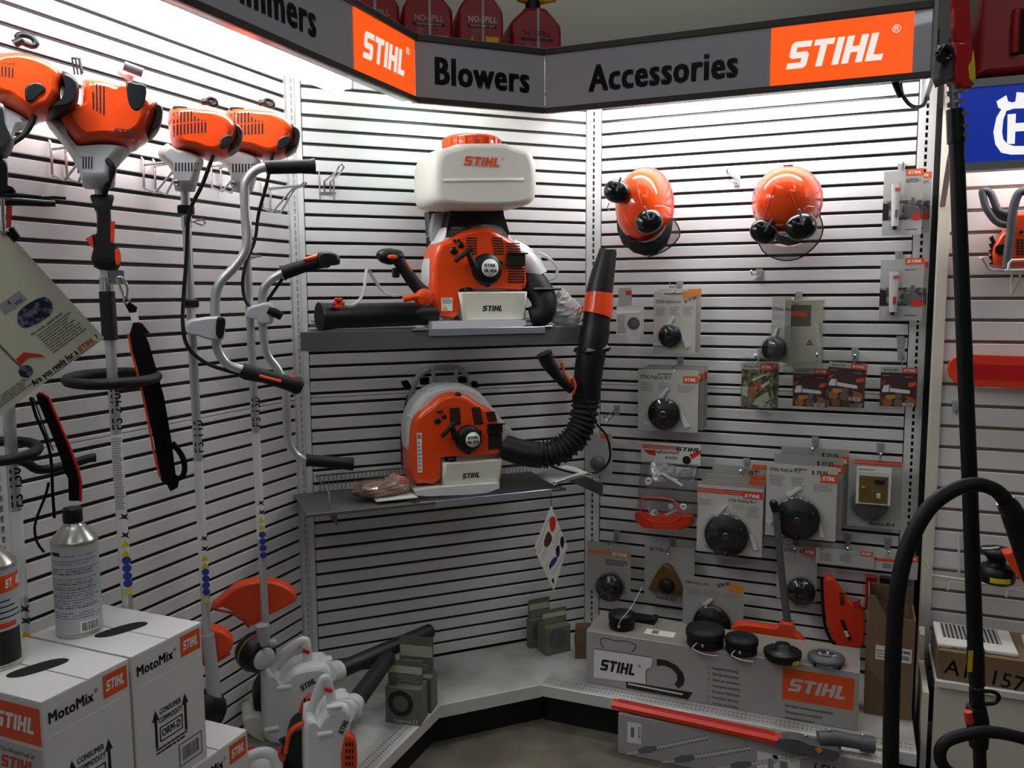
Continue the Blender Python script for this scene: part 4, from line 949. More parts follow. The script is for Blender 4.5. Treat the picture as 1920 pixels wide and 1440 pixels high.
# --- trimmer at the left edge with FS 130 shaft
T = Tr('tB', 20, 345, 0)
tb = T.thing('string_trimmer', 'leftmost orange trimmer half out of view behind the hanging price card', 'trimmer', 'trimmers hanging on the left panel')
eng = body(T, E_((-160, 420), (-60, 350), (0, 346), (100, 340), (200, 360), (290, 386), (400, 440), (468, 500), (480, 560), (466, 640), (470, 700), (440, 762), (400, 830), (300, 862), (250, 880), (100, 792), (0, 722), (-120, 680)), .09, .17, 'engine_cover', 'orange', tb)
slots(T, [Zq(q) for q in grid_slots(15, 385, 120, 480, 4, 1, 4)] + [Zq(q) for q in grid_slots(10, 490, 115, 575, 4, 1, 4)], .092, 'cooling_slots', 'black_hole', eng, .03)
slab(T, E_((185, 690), (200, 640), (270, 615), (330, 640), (340, 680), (290, 710), (250, 755), (200, 760)), .095, .03, 'primer_recess', 'black_plastic', eng, .004)
body(T, E_((470, 492), (560, 540), (605, 605), (602, 720), (560, 792), (480, 832), (345, 842), (400, 800), (460, 740), (488, 640), (476, 570)), .08, .14, 'filter_cover', 'black_plastic', eng)
MB().tube([T.v(*E_(p)[0], .05) for p in ((130, 275), (170, 258), (240, 280), (272, 330), (235, 345), (160, 310))], .007, 8, closed=True, sub=2).build('hanging_ring', 'black_plastic', eng)
MB().tube([T.v(*E_((105, 330))[0], .05), T.v(*E_((170, 300))[0], .05)], .009, 8).build('starter_grip', 'black_plastic', eng)
body(T, E_((-60, 780), (90, 800), (230, 885), (140, 900), (90, 1040), (60, 1140), (-60, 1140)), .05, .12, 'clutch_housing', 'cast_grey', tb)
MB().tube([T.v(*E_(p)[0], .06) for p in ((255, 860), (235, 930), (180, 1010), (110, 1060), (60, 1100))], .006, 8, sub=3).build('throttle_cable', 'black_rubber', tb)
sh, on = shaft(T, tb, (-12, 345), (60, 1420), .0135, 'FS 130', 893, [(938, 1100, 'paper_white')])
warning_marks(T, sh, on, .0135, [(1125, 'p'), (1148, 'p'), (1172, 't'), (1190, 't')])
c = T.v(5, 845, .03); loop_ring(T, Vector((c.x - .015, c.y, c.z)), .085, .08, .012, 'loop_handle', tb, .01)
MB().tube([T.v(x, y, .03) for x, y in [(20, 858), (50, 868), (70, 880), (100, 878), (140, 868), (165, 860), (180, 858)]], .0105, 10, sub=3).build('barrier_bar', 'black_rubber', tb)

T = Tr('tB', 60, 740, .12)
hb = T.thing('harness', 'black padded harness with thin red edge hanging behind the price card', 'harness')
pad = slab(T, J_((300, 225), (360, 260), (430, 430), (520, 640), (580, 800), (602, 900), (600, 1040), (520, 1040), (515, 880), (490, 830), (440, 680), (380, 520), (300, 330), (270, 250)), .12, .02, 'shoulder_pad', 'strap_black', hb, .005, 1)
MB().tube([T.v(*p, .122) for p in J_((310, 225), (365, 262), (435, 430), (525, 640), (584, 800), (606, 900), (604, 1040))], .003, 6).build('red_edging', 'red', pad)
MB().tube([T.v(*p, .11) for p in J_((230, 260), (270, 400), (340, 560), (380, 700), (390, 850), (395, 980), (408, 1160))], .013, 8, flat=.25, sub=2).build('webbing_strap', 'strap_black', hb)
MB().tube([T.v(*p, .11) for p in J_((365, 900), (340, 1000), (280, 1150), (260, 1250), (280, 1350), (330, 1420))], .007, 8, flat=.4, sub=3).build('webbing_strap', 'strap_black', hb)
MB().tube([T.v(*p, .10) for p in J_((250, 260), (300, 400), (360, 560), (400, 660))], .0018, 6).build('drawn_cord', 'chrome', hb)

# --- dark machine cut off by the left edge, seen only by its control block
T = Tr('tB', 5, 300, .30)
ta = T.thing('pole_tool', 'dark power tool with orange lever cut off by the left picture edge', 'power tool')
body(T, E_((-120, 760), (0, 735), (35, 780), (50, 900), (98, 1010), (104, 1060), (60, 1140), (0, 1170), (-120, 1150)), .32, .12, 'engine_block', 'grey_dark', ta)
body(T, E_((-60, 1180), (40, 1170), (62, 1280), (60, 1400), (100, 1420), (130, 1440), (60, 1470), (-60, 1460)), .31, .06, 'handle_block', 'black_plastic', ta)
MB().tube([T.v(*p, .30) for p in G_((-40, 102), (120, 108), (310, 122))], [.009, .008, .006], 8).build('guide_arm', 'black_plastic', ta)
MB().tube([T.v(*p, .31) for p in G_((-40, 148), (150, 152), (330, 165), (415, 168))], [.009, .008, .007, .006], 8).build('guide_arm', 'black_plastic', ta)
MB().tube([T.v(*p, .30) for p in G_((310, 122), (400, 118), (495, 125))], .0035, 6).build('guide_pin', 'black_plastic', ta)
MB().prism(T.P(G_((45, 160), (92, 165), (85, 345), (45, 350)), .30), -.012, .012).build('trigger', 'orange_dull', ta)
MB().tube([T.v(*p, .33) for p in G_((20, 130), (22, 240), (28, 330), (30, 380))], .004, 6).build('bead_chain', 'chrome', ta)
MB().tube([T.v(*p, .30) for p in G_((80, 350), (130, 420), (120, 445), (60, 380))], .006, 6).build('lever_foot', 'black_plastic', ta)

# ---------------------------------------------------------------- wire display hooks on the left and centre panels
def wire_hook(label, wall, x, y, reach, grp='double wire hooks beside the trimmer engines'):
    u, z = U(wall, x, y, 0); t = thing('wire_hook', label, 'hook', wall, u, z, 0, group=grp)
    for s in (-.021, .021): MB().tube([(s, -.004, .012), (s, -.010, .004), (s, -.008, -.075)], .0036, 8).build('upright_wire', 'chrome', t)
    MB().tube([(-.021, -.009, -.075), (-.021, -reach*.3, -.09), (0, -reach*.75, -.012), (0, -reach, -.004)], .0036, 8).build('brace_wire', 'chrome', t)
    MB().tube([(.021, -.009, -.075), (.021, -reach*.3, -.09), (.010, -reach*.75, -.012), (.010, -reach, -.004)], .0036, 8).build('brace_wire', 'chrome', t)
    for s in (-.014, .014): MB().tube([(s*1.5, -.008, -.01), (s, -.02, -.008), (s*.5, -reach, -.004), (s*.5, -reach - .012, .006)], .0036, 8).build('arm_wire', 'chrome', t)
    return t
wire_hook('double wire hook left of the largest trimmer engine housing', 'L', 104, 275, .16)
wire_hook('double wire hook between the largest trimmer and the FS 110', 'L', 274, 305, .16)
wire_hook('double wire hook left of the trimmer beside the centre panel', 'L', 400, 308, .16)
wire_hook('double wire hook by the handlebar grip at the panel corner', 'L', 495, 350, .16)
u, z = U('C', 612, 345, 0); t = thing('wire_hook', 'empty double wire hook on the centre panel left of the sprayer', 'hook', 'C', u, z, 0)
for s in (-.026, .026): MB().tube([(s, -.006, .045), (s, -.006, -.06)], .0034, 8).build('upright_wire', 'chrome', t)
MB().tube([(-.028, -.008, -.032), (.032, -.008, -.032)], .0034, 8).build('cross_wire', 'chrome', t)
b = MB(); b.tube([(-.010, -.008, -.035), (-.010, -.012, .008), (.018, -.10, .030), (.022, -.13, .045), (.030, -.135, .056), (.040, -.13, .045), (.034, -.10, .030), (.012, -.012, .008), (.012, -.008, -.035)], .0036, 8); b.build('arm_wire', 'chrome', t)

# ---------------------------------------------------------------- big hanging price card at the left edge
frame('card', at('L', -1.33, 0, .36)[:2], 33)
T = Tr('card', 8, 436, 0); ang = -math.radians(37)
pc = T.thing('price_card', 'large cream laminated product card hanging tilted at the left edge', 'card')
ca, sa = math.cos(-ang), math.sin(-ang)
def cp(x, z): return (x*ca - z*sa, x*sa + z*ca)        # card axes (x along the lower edge, z up the side)
def to_card(px, py): q = T.p(px, py); return (q[0]*ca + q[1]*sa, -q[0]*sa + q[1]*ca)
brc, blc, trc = to_card(196, 634), to_card(27, 761), to_card(12, 432)
x1, z0, z1 = brc[0], brc[1], trc[1] + .012; x0 = x1 - .30
rot = (0, ang, 0)
MB().box(x0, x1, -.0006, .0006, z0, z1).build('card_sheet', 'paper_cream', pc, None, rot)
def ct(s, size, m, x, z, bold=.015, sx=1, al='CENTER'): o = text(s, size, m, pc, 0, 0, -.0012, bold, sx, al, rot); q = cp(x, z); o.location = (q[0], -.0014, q[1]); return o
W_ = x1 - x0; Hh = z1 - z0
ct('Are you ready for a', .0175, 'ink_black', x1 - .112, z0 + .012, .042, .68); 
lo = logo(pc, 0, 0, 0, .040, .0105, 'ink_red', rot); q = cp(x1 - .036, z0 + .012); lo.location = (q[0], -.0014, q[1]); ct('?', .0145, 'ink_black', x1 - .010, z0 + .012, .02)
lines(pc, x1 - .13, x1 - .005, z0 + .002, z0 + .0055, 1, 'ink_grey', -.0014, rot=rot)
lines(pc, x1 - .245, x1 - .15, z0 + .012, z0 + .032, 5, 'ink_grey', -.0014, rot=rot)
lines(pc, x1 - .095, x1 - .01, z0 + .035, z0 + .085, 9, 'ink_grey', -.0014, rot=rot, fill=.4)
ct('No tools, quick hitch', .008, 'ink_black', x1 - .065, z0 + .090, .02)
b = MB(); b.prism(smooth_poly([(x1 - .095, z0 + .105), (x1 - .05, z0 + .10), (x1 - .03, z0 + .115), (x1 - .032, z0 + .135), (x1 - .06, z0 + .142), (x1 - .09, z0 + .14), (x1 - .105, z0 + .12)], 2), -.0013, -.0009); b.build('engine_picture', 'engine_print', pc, None, rot)
b = MB(); b.prism([(x1 - .11, z0 + .15), (x1 - .06, z0 + .15), (x1 - .06, z0 + .172), (x1 - .11, z0 + .172)], -.0013, -.0009); b.build('emblem_patch', 'grey_plastic', pc, None, rot)
ct('4', .014, 'ink_red', x1 - .09, z0 + .163, .03); ct('MIX', .009, 'ink_blue', x1 - .075, z0 + .155, .03)
# little product picture: shaft, guard and head
b = MB(); b.prism([(x1 - .160, z0 + .05), (x1 - .156, z0 + .05), (x1 - .156, z0 + .235), (x1 - .160, z0 + .235)], -.0013, -.0009); b.build('tool_picture', 'ink_grey', pc, None, rot)
MB().prism([(x1 - .158, z0 + .055), (x1 - .135, z0 + .058), (x1 - .112, z0 + .040), (x1 - .114, z0 + .050), (x1 - .135, z0 + .072), (x1 - .154, z0 + .070)], -.0014, -.001).build('guard_picture', 'ink_red', pc, None, rot)
MB().prism(circ(x1 - .157, z0 + .040, .013, 14), -.0015, -.001).build('head_picture', 'engine_print', pc, None, rot)
lines(pc, x1 - .295, x1 - .235, z0 + .05, z0 + .11, 8, 'ink_grey', -.0014, rot=rot, fill=.4); lines(pc, x1 - .26, x1 - .2, z0 + .20, z0 + .25, 5, 'ink_faint', -.0014, rot=rot, fill=.3)
MB().lathe([(.007, -.001), (.007, .001), (.003, .001)], 14, M=Matrix.Translation((0, -.001, 0)) @ RXF).build('eyelet', 'chrome', pc)
# ================================================================= cartons of fuel on the left deck
BW, BD, BH = .212, .318, .345
def motomix(label, u0, d, z, side=False):
    """white carton; local x along its front, y into the depth"""
    t = thing('fuel_carton', label, 'carton', 'L', u0, z, d, group='white fuel cartons on the left deck')
    MB().box(0, BW, 0, BD, 0, BH - .001, b=.0015).build('carton_body', 'box_white', t)
    for x0, x1 in ((0, BW*.493), (BW*.507, BW)): MB().box(x0, x1, .0, BD, BH - .001, BH + .0015, b=.0008).build('top_flap', 'box_white', t)
    # hand slot across the seam
    b = MB(); b.add([(BW*.5 + .056*math.cos(a), BD*.45 + .030*math.sin(a)*(1 + .15*math.cos(2*a)) - .018*math.cos(a), BH + .0019) for a in [2*PI*i/24 for i in range(24)]], [list(range(24))]); b.build('hand_slot', 'black_hole', t)
    MB().box(BW*.494, BW*.506, .002, BD - .002, BH - .0005, BH + .0002).build('flap_seam', 'ink_brown', t)
    z1 = BH
    text('MotoMix', .033, 'ink_black', t, .012, z1 - .040, -.0008, .030, .82, 'LEFT'); text('®', .012, 'ink_black', t, .125, z1 - .032, -.0008, 0)
    badge(t, BW - .038, z1 - .034, -.0005, .062, .050)
    MB().box(.010, BW - .008, -.0004, .0002, z1 - .078, z1 - .076).build('printed_rule', 'paper_white', t)
    for x in (.058, .148): MB().prism([(x - .0035, z1 - .24), (x + .0035, z1 - .24), (x + .0035, z1 - .175), (x + .010, z1 - .175), (x, z1 - .150), (x - .010, z1 - .175), (x - .0035, z1 - .175)], -.0008, -.0003).build('up_arrow', 'ink_black', t)
    text('CONSUMER', .0185, 'ink_black', t, .103, z1 - .160, -.0008, .026, .64); text('COMMODITY', .0185, 'ink_black', t, .103, z1 - .180, -.0008, .026, .61)
    b = MB()
    for a in ((.068, .138, z1 - .198, z1 - .195), (.068, .138, z1 - .231, z1 - .228), (.068, .071, z1 - .231, z1 - .195), (.135, .138, z1 - .231, z1 - .195)): b.quad(a[0], a[1], a[2], a[3], -.0008)
    b.build('printed_frame', 'ink_black', t)
    text('ORM-D', .025, 'ink_black', t, .103, z1 - .213, -.0008, .030, .68)
    lines(t, .055, .155, z1 - .258, z1 - .240, 2, 'ink_black', -.0008, fill=.5)
    b = MB()
    for a in ((.122, .196, z1 - .268, z1 - .266), (.122, .196, z1 - .322, z1 - .320), (.122, .124, z1 - .322, z1 - .266), (.194, .196, z1 - .322, z1 - .266)): b.quad(a[0], a[1], a[2], a[3], -.0008)
    b.build('printed_frame', 'ink_black', t); barcode(t, .159, z1 - .294, -.0007, .062, .044, back='box_white')
    lines(t, .02, .09, z1 - .325, z1 - .310, 2, 'ink_black', -.0008)
    if side:                                        # short side facing left-front
        r = (0, 0, -PI/2)
        MB().box(-.0006, 0, .006, .150, z1 - .092, z1 - .014).build('logo_badge', 'ink_orange', t)
        obj('logo_lettering', logo_mesh(.118, .034, 'ink_white'), t, (-.0010, .078, z1 - .053), r)
        MB().box(-.0006, 0, .006, .150, z1 - .22, z1 - .10).build('picture_patch', 'grey_tape', t)
        obj('lettering', text_mesh('The Wood Fuel of', .014, 'ink_grey', .01, .9, 'CENTER'), t, (-.0010, .078, z1 - .118), r)
        obj('logo_lettering', logo_mesh(.10, .026, 'ink_red'), t, (-.0010, .078, z1 - .143), r)
        obj('lettering', text_mesh('TIMBERSPORTS', .026, 'ink_grey', .012, .62, 'CENTER'), t, (-.0010, .078, z1 - .172), r)
    return t
UA, DA = -1.4755, .4585
motomix('white fuel carton at the left with two printed sides showing', UA, DA, .16 + BH + .0005, True)
motomix('white upper fuel carton with a full consumer commodity mark and barcode', UA + .219, DA, .16 + BH + .0005)
motomix('lowest white fuel carton, only its top and logo corner showing', UA + .219*2 + .119 - .215 + .018, DA + .004, .16)
motomix('white fuel carton underneath the upper ones, cut off by the frame', UA + .219*1 - .08, DA, .16)

def metal_can(label, px, py, r, h, front):
    rr = sight(px, py); s = (.16 + 2*BH + .0025 - CAM_H)/rr.z; pos = rr*s
    t = thing('fuel_can', label, 'can', group='metal fuel cans on the cartons'); t.location = (pos.x, pos.y + r*.9, .16 + 2*BH + .0025); t.rotation_euler = (0, 0, math.atan2(pos.x, pos.y)*-1)
    MB().lathe([(r*.97, 0), (r, .002), (r, .006), (r*.985, .008), (r*.985, h - .006), (r*1.005, h - .003), (r*1.005, h + .001), (r*.97, h + .004), (r*.50, h + .034), (r*.40, h + .038), (r*.40, h + .044)], 40).build('can_body', 'can_metal', t)
    MB().lathe([(r*.9865, .009), (r*.9865, h - .007)], 40, caps=False).build('can_label', 'can_label', t)
    c = MB().lathe([(r*.40, h + .042), (r*.42, h + .044), (r*.42, h + .072), (r*.38, h + .076), (.001, h + .076)], 24).build('screw_cap', 'black_plastic', t)
    # print wrapped on the label
    def wrap(fn_rows, m, name):
        b = MB()
        for a0, a1, z0, z1 in fn_rows:
            n = max(1, int((a1 - a0)/.12))
            for i in range(n):
                p, q = a0 + (a1-a0)*i/n, a0 + (a1-a0)*(i + 1)/n; R = r*.9885
                b.add([(R*math.sin(p), -R*math.cos(p), z0), (R*math.sin(q), -R*math.cos(q), z0), (R*math.sin(q), -R*math.cos(q), z1), (R*math.sin(p), -R*math.cos(p), z1)], [(0, 1, 2, 3)])
        return b.build(name, m, t, stuff=True)
    rows = []
    if front:
        z = h - .028
        wrap([(-1.2, -.7, h - .026, h - .018)], 'ink_black', 'product_name')
        while z > .045:
            a = -1.25; end = 1.2 - _pr.random()*.5
            hh = .0022 if _pr.random() < .8 else .0036
            while a < end: w = .08 + .2*_pr.random(); rows.append((a, min(a + w, end), z, z + hh)); a += w + .035
            z -= .0062 if _pr.random() < .85 else .012
        wrap(rows, 'ink_grey', 'small_print')
        wrap([(.0, .9, .012, .038)], 'ink_white', 'barcode_field')
        bars = []; a = .1
        while a < .82: w = .012 + .03*_pr.random(); bars.append((a, a + w, .015, .035)); a += w + .015 + .03*_pr.random()
        b = wrap(bars, 'ink_black', 'barcode'); b.scale = (1.001, 1.001, 1)
    else:
        wrap([(.0, 1.45, h - .055, h - .018)], 'ink_orange', 'logo_badge')
        o = obj('logo_lettering', logo_mesh(.05, .018, 'ink_white'), t, (r*.93*math.sin(.95), -r*1.01*math.cos(.95) - .002, h - .036), (0, 0, .95))
        z = h - .075
        while z > .11:
            rows.append((.1, .6 + _pr.random()*.7, z, z + .0032)); z -= .012
        wrap(rows, 'ink_black', 'small_print'); wrap([(-.2, 1.15, .012, .085)], 'ink_black', 'warning_block'); b = wrap([(1.2, 1.45, .018, .04)], 'ink_yellow', 'yellow_mark')
        b = wrap([(-.1, .9, .09, .102)], 'ink_red', 'red_print')
    return t
metal_can('grey printed metal fuel can with black cap on the upper carton', 131, 1197, .0505, .222, True)
metal_can('metal fuel can with orange logo cut off by the left edge', -30, 1262, .0505, .222, False)

# ================================================================= handheld blowers on the left deck
frame('b1', (-.66, 2.66), 20); frame('b2', (-.555, 2.40), 16); frame('b3', (-.70, 2.38), 20)
Vz = lambda *p: [(380 + a/5.143, 1160 + b/5.143) for a, b in p]
def hand_blower(key, ref, label, bodyp, handle, hr, collar, lug, tube, tr, engine, tankp, fan, txt, lever):
    T = Tr(key, *ref, 0); t = T.thing('handheld_blower', label, 'blower', 'white handheld blowers on the left deck')
    bd = slab(T, Vz(*bodyp), .05, .11, 'fan_housing', 'white_plastic', t, .03)
    MB().tube([T.v(*p, .0) for p in Vz(*handle)], hr, 14, sub=4, flat=1.5).build('handle', 'white_plastic', t)
    p = T.v(*Vz(handle[-3])[0], .0)
    MB().box(-.012, .012, -.012, .012, -.006, .006, b=.002).build('stop_switch', 'red', t, p + Vector((-.004, -.004, hr)), (0, .4, 0))
    c0, c1 = [T.v(*p, d) for p, d in zip(Vz(*collar), (0, -.06))]
    cl = MB(); cl.tube([c0 + (c0 - c1)*.6, c0, c0 + (c1 - c0)*.55, c1], [tr*1.35, tr*1.42, tr*1.38, tr*1.16], 24); cl.build('tube_collar', 'white_plastic', t)
    q = T.v(*Vz(lug)[0], .0); MB().box(-.022, .022, -.015, .015, -.006, .008, b=.004).build('collar_lug', 'white_plastic', t, q)
    MB().tube([c1 + (c0 - c1)*.3, Vector(tube)], [tr, tr*.96], 24).build('blower_tube', 'tube_dark', t)
    e = slab(T, Vz(*engine), -.06, .10, 'engine_block', 'black_plastic', t, .02)
    if tankp: slab(T, Vz(*tankp), -.03, .10, 'fuel_tank', 'tank_cream', t, .015)
    fc = slab(T, Vz(*fan), .064, .03, 'intake_grille', 'orange_dull', t, .01)
    b = MB(); xs = [p[0] for p in fan]; ys = [p[1] for p in fan]; x0, x1, y0, y1 = min(xs), max(xs), min(ys), max(ys)
    for i in range(3):
        for j in range(6):
            cx = x0 + (x1-x0)*(.28 + .2*i); cy = y0 + (y1-y0)*(.18 + .125*j)
            q0, q1 = T.P(Vz((cx - 9, cy - 16), (cx + 9, cy + 16)), .064); b.box(q0[0], q1[0], -.0648, -.06, q1[1], q0[1])
    b.build('grille_slots', 'black_hole', fc, stuff=True)
    (tx, ty), tw, th, ta = txt; q = T.v(*Vz((tx, ty))[0], .052); o = logo(bd, q.x, q.z, q.y - .0012, T.k(tw/5.143), T.k(th/5.143), 'ink_black', (0, ta, 0))
    if lever: MB().tube([T.v(*p, .02) for p in Vz(*lever)], .011, 10, sub=2, flat=.6).build('engine_cover', 'orange_dull', t)
    for a in ((785, 665), (665, 1065)) if key == 'b1' else ((1180, 1110), (1270, 850)):
        q = T.v(*Vz(a)[0], .05); MB().cyl(q + Vector((-.022, 0, 0)), q + Vector((.022, 0, 0)), .008, n=10).build('housing_boss', 'white_plastic', t)
    return T, t
T, hb1 = hand_blower('b1', (560, 1400), 'white handheld blower standing behind the other with tube along the wall',
    [(585, 540), (650, 528), (700, 600), (755, 645), (800, 590), (880, 512), (960, 478), (1100, 455), (1200, 455), (1262, 520), (1262, 640), (1230, 800), (1180, 1000), (1080, 1180), (900, 1235), (720, 1235), (610, 1190), (585, 1050), (580, 800)],
    [(622, 600), (640, 530), (700, 430), (800, 325), (900, 245), (985, 215), (1008, 330), (1016, 440), (1030, 520)], .0105,
    [(1240, 520), (1320, 500)], (1185, 395), tuple(Vector((-.345, 3.0, .345))), .027,
    [(500, 760), (540, 680), (590, 650), (600, 980), (520, 940), (490, 850)], [(400, 950), (500, 930), (600, 970), (600, 1180), (640, 1230), (480, 1150), (395, 1060)],
    [(935, 985), (940, 880), (975, 790), (1040, 740), (1100, 760), (1120, 900), (1080, 1000)], ((1017, 632), 168, 60, -.45), [(985, 1000), (900, 1030), (840, 1090)])
T, hb2 = hand_blower('b2', (620, 1500), 'white handheld blower in front with round orange intake grille',
    [(985, 985), (1085, 985), (1110, 1030), (1190, 905), (1300, 850), (1400, 832), (1455, 940), (1440, 1050), (1390, 1180), (1350, 1360), (1370, 1560), (1300, 1720), (1100, 1740), (985, 1700), (970, 1350)],
    [(1020, 1040), (1030, 940), (1070, 820), (1120, 680), (1160, 590), (1195, 585), (1225, 700), (1245, 830), (1250, 900)], .0095,
    [(1390, 880), (1455, 830)], (1345, 760), tuple(Vector((-.455, 2.83, .335))), .027,
    [(830, 1200), (880, 1090), (975, 1070), (990, 1400), (980, 1600), (850, 1650), (800, 1440)], None,
    [(1345, 1440), (1350, 1250), (1385, 1130), (1420, 1125), (1480, 1180), (1492, 1330), (1485, 1500), (1440, 1620), (1380, 1600)], ((1358, 1040), 160, 56, -1.1), [(800, 1290), (815, 1180), (850, 1090), (920, 1030), (985, 1000)])
# tubes were aimed in world coordinates: turn them into each blower's own axes
for t in (hb1, hb2):
    for o in list(t.children):
        if o.name.startswith('blower_tube'): bpy.data.objects.remove(o)
def aim_tube(t, T, px, tgt, r):
    Mi = (Matrix.Translation(t.location) @ Matrix.Rotation(t.rotation_euler.z, 4, 'Z')).inverted()
    c = T.v(*Vz(px)[0], -.02); e = Mi @ Vector(tgt)
    MB().tube([c, e], [r, r*.94], 24).build('blower_tube', 'tube_dark', t)
    MB().cyl(c + (e - c).normalized()*-.03, c + (e - c).normalized()*.012, r*1.30, r*1.15, n=24).build('tube_collar', 'white_plastic', t)
aim_tube(hb1, Tr('b1', 560, 1400, 0), (1300, 505), (-.315, 3.03, .375), .029)
aim_tube(hb2, Tr('b2', 620, 1500, 0), (1450, 835), (-.44, 2.80, .375), .029)
T = Tr('b3', 460, 1450, 0); hb3 = T.thing('handheld_blower', 'white handheld blower lying low beside the cartons, only its handle showing', 'blower', 'white handheld blowers on the left deck')
MB().tube([T.v(*p, .02) for p in Vz((400, 1420), (430, 1350), (500, 1310), (570, 1292), (640, 1298), (700, 1350), (720, 1430), (700, 1560))], .0135, 12, sub=3, flat=1.3).build('handle', 'white_plastic', hb3)
MB().box(-.02, .02, -.015, .015, -.012, .012, b=.004).build('stop_switch', 'red', hb3, T.v(*Vz((450, 1290))[0], .0))
slab(T, Vz((420, 1500), (560, 1460), (720, 1480), (760, 1600), (640, 1720), (440, 1700)), .02, .12, 'fan_housing', 'white_plastic', hb3, .02)
slab(T, Vz((700, 1440), (820, 1450), (860, 1560), (760, 1600)), .0, .1, 'engine_block', 'black_plastic', hb3, .02)
slab(T, Vz((735, 1290), (800, 1300), (805, 1370), (750, 1390), (720, 1350)), .03, .03, 'fuel_cap', 'red', hb3, .006)
MB().tube([T.v(*p, .03) for p in Vz((765, 1160), (790, 1210), (785, 1290))], .011, 10).build('primer_bulb', 'black_gloss', hb3)

# ================================================================= small grey spool cartons on the decks
def spool_carton(label, pos, ang, w, h, dpt, hdr, txt, grp):
    t = thing('spool_carton', label, 'carton', group=grp); t.location = pos; t.rotation_euler = (0, 0, ang)
    MB().box(-w/2, w/2, 0, dpt, 0, h, b=.0012).build('carton_body', 'box_olive', t)
    MB().box(-w/2, w/2, dpt*.45, dpt*.45 + .002, h, h + hdr).build('hanging_header', 'box_olive', t)
    MB().box(-w/2 + .004, w/2 - .004, dpt*.45 - .0006, dpt*.45, h + hdr*.45, h + hdr*.75).build('price_strip', 'box_olive_light', t)
    MB().prism(circ(-w*.06, h*.57, w*.36, 26), -.0012, -.0002).build('spool_picture', 'ink_black' if txt else 'grey_dark', t)
    MB().prism(circ(-w*.06, h*.57, w*.22, 22), -.0018, -.0013).build('spool_picture', 'grey_dark', t)
    MB().box(-w/2, w/2, -.0006, 0, 0, h*.17).build('name_band', 'box_olive', t)
    if txt: text(txt, .0215, 'ink_white', t, w*.08, h*.085, -.0012, .02, .85)
    lines(t, -w*.4, w*.4, h + hdr*.08, h + hdr*.4, 3, 'ink_faint', dpt*.45 - .0008)
    return t
spool_carton('olive spool carton reading Autocut 11 at the deck edge', (-.384, 2.743, ZD + .0005), math.radians(-13), .128, .130, .075, .085, 'Autocut 11', 'olive spool cartons at the deck edge')
spool_carton('olive spool carton behind the one reading Autocut 11', (-.355, 2.830, ZD + .0005), math.radians(-13), .128, .130, .07, .135, '', 'olive spool cartons at the deck edge')
spool_carton('grey spool carton with cut-out ring by the right panel corner', (.185, 3.305, ZD + .0005), math.radians(26), .115, .115, .08, .065, '', 'grey spool cartons in the back corner')
spool_carton('grey spool carton tucked behind its twin in the back corner', (.115, 3.375, ZD + .0005), math.radians(26), .10, .12, .035, .085, '', 'grey spool cartons in the back corner')
t = thing('paper_bag', 'dark brown paper bag slumped in the back corner beside the long carton', 'bag'); t.location = (.285, 3.28, ZD)
MB().ring_loft([[(-.035, -.025, 0), (.03, -.03, 0), (.035, .03, 0), (-.03, .03, 0)], [(-.03, -.028, .06), (.034, -.025, .06), (.03, .028, .06), (-.034, .03, .06)], [(-.034, -.02, .12), (.028, -.022, .13), (.032, .02, .12), (-.03, .022, .13)]], 0, True, False).build('bag_body', 'cardboard_in', t)
MB().box(-.03, .03, -.022, -.018, .125, .15).build('folded_top', 'cardboard', t)
